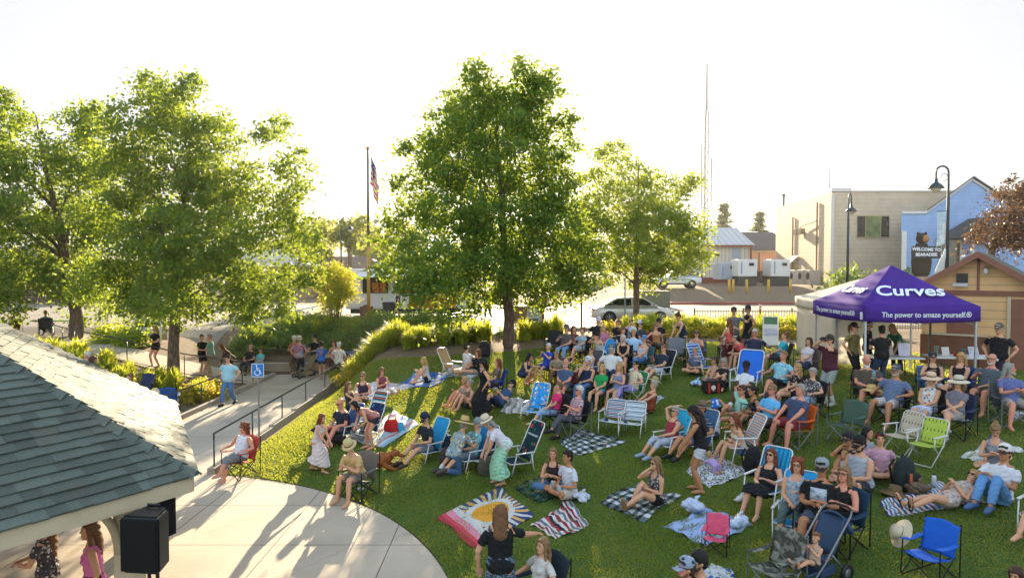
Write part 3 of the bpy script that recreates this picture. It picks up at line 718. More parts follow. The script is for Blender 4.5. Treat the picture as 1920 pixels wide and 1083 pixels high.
for i in range(6):
    a, b_ = hexv[i]+Vector((0, 0, .012)), hexv[(i+1) % 6]+Vector((0, 0, .012)); shingleface(sl_, a, b_, ap+Vector((0, 0, .012)), seed=i); ridgecaps(sl_, a, ap)
mb = MB()
for i in range(6):
    a, b_ = hexv[i], hexv[(i+1) % 6]; m_ = (a+b_)/2; d = b_-a
    mb.box((m_.x*.992, m_.y*.992, EZ-.105), (d.length*.99, .05, .18), rz=math.atan2(d.y, d.x))
mb.build('fascia', MCREAM, gz)
MB().poly([Vector((v.x*.97, v.y*.97, EZ-.2)) for v in hexv], (0, 0, .03)).build('soffit', MCREAM, gz)
for i in range(6):
    p = hexv[i]*.835; mb = MB(); mb.box((p.x, p.y, (EZ-.2)/2), (.26, .26, EZ-.22), bev=.02, rz=math.radians(60*i)); mb.box((p.x, p.y, .12), (.34, .34, .24), bev=.02, rz=math.radians(60*i)); mb.box((p.x, p.y, EZ-.32), (.32, .32, .1), bev=.02, rz=math.radians(60*i))
    po = mb.build('post', MCREAM, gz)
    for s in (-1, 1):
        d = (hexv[(i+s) % 6]-hexv[i]).normalized(); pts = [p+d*(.13+.5*(1-math.cos(t)))+Vector((0, 0, -p.z+EZ-.9+.66*math.sin(t))) for t in np.linspace(0, PI/2, 9)]
        MB().tube(pts, .05, 6).build('bracket', MCREAM, po, True)
    d = (hexv[(i+1) % 6]-hexv[i])*.835; m_ = p+d/2; MB().box((m_.x, m_.y, EZ-.3), (d.length-.3, .14, .2), rz=math.atan2(d.y, d.x)).build('beam', MCREAM, gz)
# loudspeaker on its stand
def speaker(label, p, rz, s=1.0, stand=True):
    o = thing('loudspeaker', label, 'loudspeaker', p, rz); z = 1.99-p[2]
    mb = MB(); w, d, h = .5*s, .36*s, .68*s
    P = [(-w/2, -d/2), (w/2, -d/2), (w/2*.6, d/2), (-w/2*.6, d/2)]
    bm = bmesh.new(); vs = [bm.verts.new((x, y, q)) for q in (z-h/2, z+h/2) for x, y in P]
    for f in ((3, 2, 1, 0), (4, 5, 6, 7), (0, 1, 5, 4), (1, 2, 6, 5), (2, 3, 7, 6), (3, 0, 4, 7)): bm.faces.new([vs[i] for i in f])
    bmesh.ops.bevel(bm, geom=bm.edges[:], offset=.03, segments=3, affect='EDGES'); me = bpy.data.meshes.new('cabinet'); bm.to_mesh(me); bm.free(); me.materials.append(MBLK); link('cabinet', me, o)
    MB().box((0, -d/2-.008, z), (w*.88, .018, h*.9), bev=.006).build('grille', mat('#0f0f10', .9, .3, 90, .9, 240), o)
    MB().tube([(-.07, d*.3, z+h/2), (-.07, d*.3, z+h/2+.04), (.07, d*.3, z+h/2+.04), (.07, d*.3, z+h/2)], .014, 6).build('handle', MBLK, o)
    return o
sp = (-3.88, 7.2, 0)
speaker('big black loudspeaker on a stand beside the bandstand post', sp, -.12, .9)
t = thing('speaker_stand', 'black tripod stand under the loudspeaker', 'stand', sp); MB().tube([(0, 0, .5), (0, 0, 1.64)], .02, 8).build('pole', MBLK, t)
for k in range(3):
    a = k*2.094+.5; MB().tube([(0, 0, .75), (.5*math.cos(a), .5*math.sin(a), .02)], .013, 6).build('leg', MBLK, t)
s2 = speaker('smaller dark loudspeaker half hidden behind the big one', (-4.16, 7.9, 0), .9, .72)
t = thing('speaker_stand', 'black stand under the smaller dark loudspeaker', 'stand', (-4.16, 7.9, 0)); MB().tube([(0, 0, 0), (0, 0, 1.68)], .022, 8).build('pole', MBLK, t); MB().lathe([(.25, 0), (.25, .02), (.03, .05)], cap=True).build('base', MBLK, t); MB().tube([(0, 0, 2.29), (0, 0, 2.5)], .014, 6).build('rod', MBLK, t)
# pop-up canopies
def canopy(name, label, x0, y0, s, zb, zt, zp, m, mv, mleg, gz_):
    o = thing(name, label, 'canopy', (x0, y0, gz_)); c = s/2; P = Vector((c, c, zp-gz_)); E = [Vector((0, 0, zt-gz_)), Vector((s, 0, zt-gz_)), Vector((s, s, zt-gz_)), Vector((0, s, zt-gz_))]
    mb = MB()
    for i in range(4):
        a, b_ = E[i], E[(i+1) % 4]
        def fn(u, v, a=a, b_=b_):
            p = a.lerp(b_, u).lerp(P, v); p.z -= .07*math.sin(PI*min(1, v*1.0))*(1-v)-.05*(v > .9)*0+.05*math.sin(PI*u)*(1-v)**3; return p
        mb.sheet(fn, 10, 8, .006)
    top = mb.build('roof_cloth', m, o, True)
    mb = MB()
    for i in range(4):
        a, b_ = E[i], E[(i+1) % 4]; dn = (zt-zb); out = Vector((a.y-b_.y, b_.x-a.x, 0)).normalized()*-.012
        mb.sheet(lambda u, v, a=a, b_=b_, out=out: a.lerp(b_, u)+out-Vector((0, 0, dn*v+.05*math.sin(PI*u)))+out*math.sin(u*14+i)*.8*v, 16, 3, .005)
    mb.build('valance', mv, o, True)
    for e in E:
        q = Vector((min(max(e.x, .06), s-.06), min(max(e.y, .06), s-.06), 0)); l = MB().box((q.x, q.y, (zt-gz_)/2-.05), (.05, .05, zt-gz_-.1), bev=.006).build('leg', mleg, o)
        MB().box((q.x, q.y, .012), (.13, .13, .02)).build('foot_plate', mleg, l)
    mb = MB()
    for i in range(4):
        a, b_ = E[i], E[(i+1) % 4]; a = Vector((min(max(a.x, .08), s-.08), min(max(a.y, .08), s-.08), zt-gz_)); b_ = Vector((min(max(b_.x, .08), s-.08), min(max(b_.y, .08), s-.08), zt-gz_)); m_ = (a+b_)/2
        for p, q in ((a, m_), (m_, b_)):
            mb.tube([p-Vector((0, 0, .08)), q-Vector((0, 0, .5))], .012, 5); mb.tube([p-Vector((0, 0, .5)), q-Vector((0, 0, .08))], .012, 5)
    mb.build('truss', mleg, o); return o
MPU = pat('blotch', .8, ('#4b2c8c', '#5433a0'), trans=.25); MWT = mat('#e4e1da', .7, .04, 2, .15, 30, trans=.6); MLEGS = mat('#b4b6b8', .4, .06, metal=.5, bump=0)
TX, TY, TS, TG = 9.31, 18.0, 3.05, G(10.8, 19.5)
tent = canopy('popup_canopy', 'purple pop-up canopy with white lettering on roof and valance', TX, TY, TS, 3.46, 3.86, 4.95, MPU, MPU, MLEGS, TG)
MLET = mat('#d8dde2', .6, .04, bump=0)
ang = math.atan2(4.95-3.86, TS/2); c = TS/2
def slope(u, lift=.03): return u*(TS/2), 3.86-TG+(4.95-3.86)*u+lift
y_, z_ = slope(.34); text('Curves', .62, MLET, tent, (c-.08, y_, z_-.02), (ang, 0, math.radians(-5)), shear=.25, off=.012, sx=1.0)
x_, z_ = slope(.36); text('Curves', .5, MLET, tent, (x_, c+.12, z_-.02), (ang, 0, math.radians(-90)), shear=.25, off=.012, sx=.85)
text('The power to amaze yourself.\u00ae', .195, MLET, tent, (c+.1, -.03, 3.63-TG), (PI/2, 0, 0), off=.002, sx=.94)
text('The power to amaze yourself.\u00ae', .195, MLET, tent, (-.03, c+.1, 3.63-TG), (PI/2, 0, -PI/2), off=.002, sx=.92)
MB().box((-.022, .12, 3.6-TG), (.006, .12, .2)).build('tag', MLET, tent)
G2 = G(11, 23)
wt = canopy('popup_canopy', 'plain white pop-up canopy behind the purple one', 10.1, 21.25, 3.05, 3.5, 3.86, 4.5, MWT, MWT, MDK, G2)
def wall_(u, v): return Vector((.03+1.75*u, .02+.03*math.sin(u*17)*(1-v), .1+(3.5-G2-.1)*v))
MB().sheet(wall_, 20, 6, .004).build('side_curtain', MWT, wt, True)
MB().sheet(lambda u, v: Vector((.03+.03*math.sin(u*19)*(1-v), 3.0-2.95*u, .1+(3.5-G2-.1)*v)), 20, 6, .004).build('side_curtain', MWT, wt, True)
# folding tables under the canopy
def ftable(label, a, b, w=.75, h=.74, cloth=None):
    a, b = Vector(a), Vector(b); d = b-a; L_ = d.length; o = thing('folding_table', label, 'table', (a+b)/2, math.atan2(d.y, d.x))
    MB().box((0, 0, h-.02), (L_, w, .045), bev=.012).build('table_top', cloth or MWHITE, o)
    for s in (-1, 1):
        for q in (-1, 1): MB().tube([(s*(L_/2-.2), q*w*.38, 0), (s*(L_/2-.25), q*w*.38, h-.04)], .014, 6).build('leg', MDK, o)
    return o
g1 = lambda x, y: on(x, y)
TA = [ftable('white folding table with red cups under the purple canopy', on(9.95, 19.0), on(11.3, 18.9)), ftable('white folding table with vase and flyers beside the shed', on(11.45, 18.75), on(13.1, 18.5))]
tz = G(11, 19)+.745
def cup(label, p, m, h=.12, r=.042, cat='cup', name='cup', grp=None):
    o = MB().lathe([(0, 0), (r*.75, 0), (r, h), (r*1.06, h), (r*1.04, h-.006), (r*.9, h-.008), (r*.7, .01), (0, .01)], 12).build(name, m, None, True, p); return tag(o, label, cat, grp)
MRED = mat('#b3201f', .35, .05, bump=0)
for i in range(3): cup('red plastic cup on the table under the purple canopy', (10.25+.1*i, 18.85+.03*i, tz), MRED, grp='red cups on the canopy table')
cup('red plastic cup on the table beside the shed', (12.05, 18.5, tz), MRED)
cup('tall teal tumbler on the table beside the shed', (12.25, 18.45, tz), mat('#4f8f95', .3), .24, .05, 'tumbler', 'tumbler')
cup('clear glass vase on the table beside the shed', (11.6, 18.6, tz), glassmat('#9aa39a', .1), .3, .06, 'vase', 'vase')
def card(label, p, w, h, rz, m, tilt=.25):
    o = MB().box((0, 0, h/2), (w, .012, h), rx=-tilt).build('card_stand', m, None, False, p, rz); return tag(o, label, 'card')
MPAP = pat('blotch', 9, ('#c9c6c0', '#b9b6c6', '#8f90b4'))
card('cream card propped up behind the red cups', (10.5, 19.0, tz), .3, .36, .2, mat('#b7ac97', .7)); card('pale lilac flyer propped up beside the cream card', (10.85, 18.85, tz), .3, .36, 0, mat('#c4bfd0', .7))
card('white flyer propped near the teal tumbler', (11.95, 18.75, tz), .22, .26, .1, MWHITE); card('white flyer with a blue picture on the table by the shed', (12.55, 18.5, tz), .3, .3, .15, MPAP)
# tan shed
MTAN = siding('shed_siding', '#d6ab78', .26); MBRN = mat('#7d5140', .65, .08, 3, .1, 40); MSTUC = mat('#6f4a38', .9, .12, 4, .4, 90)
SX, SY = 14.55, 21.3; gg = 1.72
sh = thing('shed', 'tan clapboard shed with brown trim and a green shingled gable roof', 'shed', (SX, SY, gg), math.radians(-38)); ez, az_ = 4.2-gg, 5.28-gg; hw = 1.5; D_ = 5
MB().poly([(-hw, 0, 1.0), (hw, 0, 1.0), (hw, 0, ez+.08), (0.0, 0, az_-.04), (-hw, 0, ez+.08)], (0, D_, 0)).build('wall', MTAN, sh)
MB().box((0, D_/2-.02, .45), (2*hw+.06, D_+.06, 1.1)).build('plinth', MSTUC, sh)
MB().box((0, -.02, ez-.12), (2*hw+.04, .06, .16)).build('trim', MBRN, sh)
MB().box((0, -.02, (ez+az_)/2-.08), (.07, .04, az_-ez-.1)).build('trim', MBRN, sh); MB().box((-.75, -.02, ez-.55), (.06, .04, .72)).build('trim', MBRN, sh)
r_ = MB()
for s in (-1, 1):
    a = Vector((s*1.85, -.4, ez-.10)); t_ = Vector((0, -.4, az_+.02)); r_.poly([a, t_, t_+Vector((0, D_+.8, 0)), a+Vector((0, D_+.8, 0))], (0, 0, .07))
roof = r_.build('roof', MDK, sh)
for s in (-1, 1):
    mb = MB(); r = random.Random(s); n_ = 13
    for i in range(n_):
        for j in range(24):
            f0, f1 = i/n_, (i+1.1)/n_; y0 = -.4+(D_+.8)*j/24+r.uniform(-.03, .03)*(j > 0); y1 = -.4+(D_+.8)*(j+1)/24; p = lambda f, y, l: Vector((s*1.85*(1-f), y, ez-.03+(az_-ez+.12)*f+l))
            mb.add([p(f0, y0, .02), p(f0, y1, .02), p(min(f1, 1), y1, .006), p(min(f1, 1), y0, .006), p(f0, y0, 0), p(f0, y1, 0)], [(0, 1, 2, 3), (0, 4, 5, 1)])
    mb.build('shingles', MSHI, roof)
    a = Vector((s*1.9, -.46, ez-.25)); t_ = Vector((0, -.46, az_-.1)); MB().poly([a, t_, t_+Vector((0, 0, .2)), a+Vector((0, 0, .2))], (0, .06, 0)).build('bargeboard', MBRN, roof)
MB().box((-.4, -.02, 1.42), (.8, .06, .7)).build('shutter', MBRN, sh); MB().box((-.6, -.03, 1.03), (1.6, .1, .06)).build('sill', mat('#b7aa92', .6), sh)
MB().box((1.15, -.03, 1.1), (.6, .08, 2.2), bev=.01).build('door', MBRN, sh); MB().box((.8, -.04, 1.12), (.09, .1, 2.3)).build('door_frame', MCREAM, sh)
vt = MB().box((-.42, -.03, ez+.34), (.3, .06, .3)).build('window', MDK, sh); MB().box((-.46, -.12, ez+.14), (.4, .2, .03), rx=.5).build('flap', MWHITE, vt)
lm = MB().box((.2, -.1, az_-.42), (.08, .12, .14)).build('wall_lamp', MBRN, sh); MB().ball((.2, -.17, az_-.52), (.07, .07, .1)).build('lamp_shade', MWHITE, lm, True)
# arched street lamps
MLAMP = mat('#384447', .4, .1, metal=.5, bump=0)
def lamp(label, x, y, h, banner=True, gsz=1.76, dirx=-1, armrz=0, r=.5):
    o = thing('street_lamp', label, 'street lamp', (x, y, gsz), armrz)
    MB().lathe([(.16, 0), (.16, .5), (.09, .7), (.08, 1.0)], 12, cap=True).build('base', MLAMP, o, True)
    arc = [(dirx*(r-r*math.cos(t)), 0, h-r+r*math.sin(t)) for t in np.linspace(0, PI*.93, 14)]
    MB().tube([(0, 0, .5), (0, 0, h-r-1), *arc, (arc[-1][0], 0, h-r-.25)], [.075, .055]+[.035]*15, 10).build('pole', MLAMP, o, True)
    mb = MB(); mb.tube([(dirx*(.16+.13*math.cos(t)), 0, h-.42+.13*math.sin(t)) for t in np.linspace(0, 5.2, 14)], .012, 5); mb.build('scroll', MLAMP, o, True)
    e = arc[-1][0]; sh_ = MB().lathe([(.03, .35), (.06, .3), (.07, .18), (.2, .08), (.29, -.04), (.28, -.05), (.18, .05), (0, .1)], 18, c=(e, 0, h-r-.55)).build('lamp_shade', MLAMP, o, True)
    MB().lathe([(.2, -.03), (.17, -.12), (.09, -.2), (0, -.22)], 16, c=(e, 0, h-r-.55)).build('globe', mat('#c9c2ae', .25, .05, bump=0), sh_, True)
    if banner:
        MB().tube([(0, 0, h-1.7), (dirx*.42, 0, h-1.7)], .012, 6).build('bracket', MLAMP, o); 
        MB().sheet(lambda u, v: (dirx*(.06+.34*u), .02*math.sin(v*6+u*2), h-1.7-1.25*(1-v)-.12*u*(1-v)), 6, 10, .006).build('banner', pat('blotch', 2.2, ('#c6d3d8', '#cfd4d6', '#9fb6c2', '#d0d4d4')), o, True)
        MB().sheet(lambda u, v: (dirx*(.05+.40*u*(1.1-v)), .02*math.sin(v*6), h-3.1-1.0*(1-v)), 6, 8, .006).build('banner', MWHITE, o, True)
    return o
lamp('tall arched street lamp with white banners beside the shed roof', 16.55, 26, 6.95, r=.24)
lamp('arched street lamp with a pale banner in front of the beige building', 17.0, 34.6, 6.85, True, dirx=1, r=.3, armrz=.9)
lamp('arched street lamp among the pale trees near the flagpole', -13.0, 52, 6.9, False, dirx=1, r=.35)
# radio mast
o = thing('radio_mast', 'very tall thin lattice radio mast with side whips', 'mast', (39.6, 140, 3))
mb = MB(); H_ = 43; w_ = .42
for k in range(3):
    a = k*2.094; mb.tube([(w_*math.cos(a), w_*math.sin(a), 0), (w_*math.cos(a), w_*math.sin(a), H_*.78)], .085, 5)
for i in range(52):
    z0 = i*H_*.78/52; k = i % 3; a, b_ = k*2.094, (k+1)*2.094; mb.tube([(w_*math.cos(a), w_*math.sin(a), z0), (w_*math.cos(b_), w_*math.sin(b_), z0+H_*.78/52)], .08, 4)
MST = mat('#808388', .6, .05, bump=0); mb.build('lattice', MST, o); MB().tube([(0, 0, H_*.78), (0, 0, H_)], [.22, .13], 6).build('whip', MST, o)
for s, z0, z1 in ((-.9, 14, 27), (1.1, 2, 24)): MB().tube([(0, 0, z0), (s, 0, z0), (s, 0, z1)], .12, 5).build('antenna', MST, o)
tag(MB().tube([(0, 0, 0), (0, 0, 22.5)], [.1, .03], 6).build('antenna_pole', MST, None, False, (43, 135, 3)), 'thin antenna pole standing beside the radio mast', 'antenna')
# flagpole and flag
fp = thing('flagpole', 'tall flagpole with a gold ball and a yellow lower half', 'flagpole', (-7.42, 35.3, 1.75))
MB().tube([(0, 0, 4.2), (0, 0, 9.15)], [.07, .055], 10).build('upper_pole', mat('#6f6a60', .45, .05, metal=.2, bump=0), fp, True); MB().tube([(0, 0, 0), (0, 0, 4.2)], [.095, .075], 10).build('lower_pole', mat('#b98a2c', .45, .08, bump=0), fp, True)
MB().ball((0, 0, 9.24), .09).build('ball', mat('#c79a3a', .25, .05, metal=.7, bump=0), fp, True)
mb = MB(); nu, nv = 30, 26
def flg(u, v): return Vector((.07+.46*u**.8+.05*math.sin(u*11+v*2), .09*math.sin(u*15+v*3)*(.3+u), -1.7*(1-v)*(1-.15*u)-1.9*u**1.1))
mb.sheet(flg, nu, nv)
for k, f in enumerate(mb.f):
    i, j = k % nu, k//nu; mb.m[k] = 2 if (i < nu*.42 and j >= nv*6/13) else (0 if (j*13//nv) % 2 == 0 else 1)
fl = mb.build('flag', [mat('#a52a35', .8, .06, trans=.1), mat('#c4c0c0', .8, .06, trans=.1), pat('floral', 26., ('#2c3560', '#2c3560', '#c8c8cc', '#2c3560', '#c8c8cc'))], None, True, (-7.37, 35.3, 10.85)); tag(fl, 'red white and blue striped flag hanging limp from the flagpole', 'flag')
# beige two-storey building
MBEI = siding('beige_siding', '#c4b096', .42, .72); MBLU = siding('blue_siding', '#86a6d0', .3, .75); MTRIM = mat('#c9c3ba', .6, .05)
bb = thing('building', 'beige two-storey building with lap siding and one wide window', 'building', (32.7, 70, 2.95)); LY = 20; LX = 2.0; hb = 9.72
MB().poly([(0, 0, -.6), (19, 0, -.6), (19+LX, LY, -.6), (LX, LY, -.6)], (0, 0, hb+.5)).build('wall', MBEI, bb)
MB().poly([(-.12, -.14, hb-.1), (1.9, -.14, hb-.1), (1.9, 1.6, hb-.1), (.2, 1.6, hb-.1)], (0, 0, .34)).build('parapet', MTRIM, bb); MB().box((10.4, -.05, hb-.06), (17, .16, .14)).build('coping', MTRIM, bb)
MB().box((.05, -.05, hb/2-.4), (.28, .12, hb)).build('corner_board', MTRIM, bb)
wf = MB().box((4.2, -.04, 6.05), (3.3, .1, 2.35)).build('window', mat('#a89a78', .6), bb)
MB().box((4.2, -.1, 6.05), (1.5, .04, 2.1)).build('pane', glassmat('#6e7a4a'), wf)
for x in (2.98, 5.42): MB().box((x, -.1, 6.05), (.78, .04, 2.1)).build('pane', glassmat('#232826'), wf)
def leftface(t, z, off=-.12): return Vector((LX*t+off, LY*t, z))
for t, zt in ((.2, 8.9), (.62, 7.9)): MB().tube([leftface(t, zt), leftface(t, .2)], .09, 6).build('conduit', mat('#7b6a55', .7), bb)
MB().tube([leftface(.2, 6.9, -.2), leftface(.42, 6.6, -.3), leftface(.5, 6.2, -.3)], .05, 5).build('cable', MDK, bb)
for t in (.42, .5): MB().box(leftface(t, 6.0, -.4), (.5, .8, .6)).build('floodlight', mat('#85765f', .6), bb)
aw = MB().poly([leftface(.5, 3.2), leftface(.62, 3.2), leftface(.62, 2.3, -1.2), leftface(.5, 2.3, -1.2)], (0, 0, .08)).build('awning', mat('#8d7f6d', .7), bb)
dw = MB().box(leftface(.56, 1.6, -.06), (.2, 2.4, 2.2)).build('window', MTRIM, bb); MB().box(leftface(.56, 1.6, -.14), (.12, 2.0, 1.8)).build('pane', glassmat('#56604e'), dw)
for t, w in ((.25, 1.4), (.4, 1.6), (.12, 1.0)):
    p = leftface(t, .8, -1.0)+Vector((32.7, 70, 2.95)); a = thing('air_conditioner', {.25: 'large grey air conditioner unit against the beige wall', .4: 'white air conditioner unit below the awning', .12: 'small grey air conditioner near the building corner'}[t], 'air conditioner', p-Vector((0, 0, .8))); MB().box((0, 0, .8), (1.1, w, 1.6), bev=.03).build('cabinet', mat('#9a948a' if t != .4 else '#b9b4aa', .5), a)
    MB().lathe([(.0, 0), (.36, 0), (.4, .03)], 18, c=(-.56, 0, .95), R=Matrix.Rotation(-PI/2, 3, 'Y')).build('fan_grille', MDK, a)
tag(MB().tube([(0, 0, 0), (0, 0, 2.6)], [.05, .015], 5).build('roof_antenna', MST, None, False, (33.1, 71.5, 12.6)), 'whip antenna on the parapet of the beige building', 'antenna')
tag(MB().tube([(0, 0, 0), (0, 0, 1.6)], .12, 8).tube([(0, 0, 1.6), (0, 0, 1.9)], .2, 8).build('roof_vent', MDK, None, False, (34.9, 88, 12.3)), 'dark vent pipe on the far roof edge of the beige building', 'vent pipe')
# blue gabled building
BV = Vector((8.4, 13, 0))
bu = thing('building', 'blue gabled building with white corner trim', 'building', (36, 62, 2.9)); p0 = lambda u, v: (at(u, v, 62)-Vector((36, 62, 2.9)))
prof = [p0(1690, 560), p0(1690, 396), p0(1735, 396), p0(1822, 334), p0(1912, 392), p0(1960, 392), p0(1960, 560)]
MB().poly([Vector((p.x, 0, p.z)) for p in prof], BV).build('wall', MBLU, bu)
mb = MB()
for a, b_ in zip(prof[1:5], prof[2:6]):
    a, b_ = Vector((a.x, -.12, a.z)), Vector((b_.x, -.12, b_.z)); mb.poly([a, b_, b_+Vector((0, 0, -.22)), a+Vector((0, 0, -.22))], (0, .1, 0))
mb.box((prof[0].x+.12, -.06, 2), (.4, .12, 6.4)); mb.build('trim', MWHITE, bu)
mb = MB(); mb.poly([Vector((prof[2].x, -.3, prof[2].z+.02)), Vector((prof[3].x, -.3, prof[3].z+.06)), Vector((prof[3].x, 0, prof[3].z+.06))+BV, Vector((prof[2].x, 0, prof[2].z+.02))+BV], (0, 0, .12)); mb.poly([Vector((prof[4].x, -.3, prof[4].z+.02)), Vector((prof[3].x, -.3, prof[3].z+.06)), Vector((prof[3].x, 0, prof[3].z+.06))+BV, Vector((prof[4].x, 0, prof[4].z+.02))+BV], (0, 0, .12)); mb.build('roof', mat('#5c6470', .7), bu)
pr = [p0(1752, 448), p0(1815, 410), p0(1870, 410), p0(1870, 448)]
MB().poly([Vector((p.x, -2.2, p.z)) for p in pr], (0, 2.1, 0)).build('porch_roof', mat('#3c3f45', .8), bu)
q = p0(1760, 485); w2 = MB().box((q.x+1.0, -.06, q.z), (2.0, .14, 3.4)).build('window', MWHITE, bu); MB().box((q.x+1.0, -.14, q.z), (1.6, .06, 3.0)).build('pane', glassmat('#4a4634'), w2); MB().box((q.x+2.3, -1.1, q.z-.4), (.22, .22, 4.2)).build('porch_post', MWHITE, bu)
# carved bear holding a welcome board
be = at(1727, 518, 57); br = thing('bear_statue', 'dark carved bear with a tan face holding a welcome board', 'statue', (be.x, 57, be.z)); MFUR = mat('#1b1816', .9, .3, 30, .8, 60)
mb = MB(); mb.rings([(Vector((0, 0, z)), Vector((a, 0, 0)), Vector((0, b_, 0))) for z, a, b_ in ((0, .5, .4), (.4, .72, .5), (1.2, .82, .55), (2.0, .72, .5), (2.5, .5, .4), (2.75, .42, .36))], 16)
for s in (-1, 1): mb.tube([(s*.6, 0, 2.2), (s*.85, -.3, 1.9), (s*.8, -.5, 2.2)], [.22, .18, .14], 8); mb.ball((s*.3, 0, 3.55), .14)
mb.ball((0, 0, 3.15), (.46, .42, .48)); mb.build('body', MFUR, br, True)
MB().ball((.12, -.3, 3.1), (.3, .26, .34)).ball((.1, -.52, 3.0), (.15, .16, .12)).build('face', mat('#9a6a42', .8, .2), br, True)
bd = MB().box((0, -.62, 2.0), (2.4, .1, 1.0), bev=.03).build('welcome_board', mat('#20252c', .7), br)
text('WELCOME TO', .36, MLET, bd, (0, -.68, 2.22), (PI/2, math.radians(2), 0), off=.012); text('BEARADISE', .36, MLET, bd, (0, -.68, 1.8), (PI/2, 0, 0), off=.012)
tag(MB().lathe([(.9, -1.6), (.95, -.4), (.8, 0), (0, .02)], 14).build('rock_plinth', mat('#8a6f5c', .95, .3, 3, .8, 8), None, True, (be.x, 57, be.z)), 'rough tan stump the carved bear stands on', 'plinth')
# metal shed, pink garage
ms = thing('building', 'metal shed with white ribbed roof and a dark red base', 'building', (0, 80, 2.6)); f_ = lambda u, v, Y: at(u, v, Y)-Vector((0, 80, 2.6))
MRIB = siding('ribbed_wall', '#a79f90', 9, .9); a0, a1 = f_(1255, 470, 80), f_(1406, 541, 80)
MB().box(((a0.x+a1.x)/2, 4, 2.6), (a1.x-a0.x, 8, 4.4)).build('wall', pat('stripe', 0, 2.2, ('#c2baac', '#c2baac', '#cbc4b6', '#aaa294')), ms); MB().box(((a0.x+a1.x)/2, 3.98, .3), (a1.x-a0.x+.1, 8.1, 1.5)).build('base_wall', mat('#6b2a24', .7), ms)
mb = MB(); ze = 4.75; mb.poly([(a0.x, -.4, ze), (a1.x+.4, -.4, ze), (a1.x-.1, 5, ze+2.3), (a0.x, 5, ze+2.3)], (0, 0, .1)); mb.poly([(a0.x, 9, ze), (a1.x+.4, 9, ze), (a1.x-.1, 5, ze+2.3), (a0.x, 5, ze+2.3)], (0, 0, .1))
for i in range(15):
    x = a0.x+(a1.x-a0.x)*i/14; mb.tube([(x, -.4, ze+.12), (x-.1, 5, ze+2.42)], .07, 5)
mb.build('roof', mat('#b4b8bc', .4, .05, metal=.3), ms); MB().box(((a0.x+a1.x)/2, -.42, ze), (a1.x-a0.x+.6, .1, .18)).box((a1.x+.05, -.1, 2.9), (.2, .2, 3.8)).build('trim', mat('#7a2f28', .6), ms); MB().box((f_(1380, 475, 80).x, -.06, 3.2), (1.0, .06, 2.6)).build('door', mat('#8f99a5', .6), ms); MB().box((f_(1345, 463, 80).x, -.05, 3.7), (.5, .08, .3)).build('vent', MDK, ms)
pg = thing('building', 'pink garage with a dark hipped roof behind the metal shed', 'building', (33.5, 96, 2.9)); MB().box((0, 4, 2.1), (12, 8, 4.6)).build('wall', mat('#b78f7c', .8, .06), pg); MB().poly([(-6.4, -.5, 4.3), (6.4, -.5, 4.3), (5, 5, 6.9), (-5, 5, 6.9)], (0, .1, .2)).build('roof', mat('#45444a', .85, .1), pg); MB().box((0, -.06, 4.2), (12.6, .14, .3)).build('fascia', MWHITE, pg); MB().box((-1, -.04, 1.6), (4.2, .06, 3.4)).build('garage_door', mat('#b59783', .7), pg); MB().box((1.2, -.06, 2), (.1, .06, 4)).build('downpipe', MDK, pg)
# white equipment boxes on dark skids, bollards
def eq(label, u0, u1, v0, v1, Y, m, dark=True):
    a, b_ = at(u0, v1, Y), at(u1, v0, Y); gzv = G((a.x+b_.x)/2, Y); o = thing('equipment_box', label, 'equipment box', ((a.x+b_.x)/2, Y, gzv)); w = b_.x-a.x; zt = b_.z-gzv; zb = a.z-gzv
    MB().box((0, 1.2, (zt+zb)/2), (w, 2.4, zt-zb), bev=.05).build('cabinet', m, o)
    if dark: MB().box((0, 1.2, zb/2-.05), (w*.96, 2.3, max(.3, zb))).build('skid', MDK, o)
    MB().box((w*.2, -.02, zt-.5), (w*.25, .05, .3)).build('vent', MDK, o); MB().box((-w*.32, -.02, (zt+zb)/2), (w*.06, .04, (zt-zb)*.7)).build('decal', mat('#7c8aa6', .5), o)
eq('white refrigeration box beside the metal shed', 1384, 1420, 486, 518, 68, MWHITE); eq('white refrigeration box beside the beige building', 1446, 1482, 486, 518, 68, MWHITE); eq('grey box trailer in front of the metal shed', 1349, 1384, 492, 524, 70, mat('#9aa2ac', .5, .05), False); eq('brown timber bin between the white boxes', 1424, 1446, 508, 530, 71, mat('#5b4636', .9), False)
MYEL = mat('#b8923a', .5, .06, bump=0)
for u, v, lb in ((1367, 536, 'yellow bollard nearest the grey trailer'), (1374.5, 541, 'yellow bollard standing second from the grey trailer'), (1400, 544, 'yellow bollard in front of the first white box'), (1441, 542, 'yellow bollard between the two white boxes'), (1482, 541, 'yellow bollard beside the beige building')):
    p = at(u, v, 63); p = on(p.x, 63); o = thing('bollard', lb, 'bollard', p); MB().tube([(0, 0, -.1), (0, 0, 1.15)], .12, 10).build('post', MYEL, o, True); MB().ball((0, 0, 1.15), (.12, .12, .06)).build('cap', MYEL, o, True)
o = thing('delineator_post', 'orange and white delineator post beyond the iron fence', 'delineator', on(13.4, 36.8)); MB().tube([(0, 0, 0), (0, 0, 1.12)], [.09, .06], 10).build('post', mat('#c2461e', .5, .05, bump=0), o, True); MB().lathe([(.2, 0), (.2, .05), (.1, .07)], cap=True).build('base', MDK, o); 
for z in (.85, 1.02): MB().tube([(0, 0, z), (0, 0, z+.09)], .074, 10).build('band', MWHITE, o)
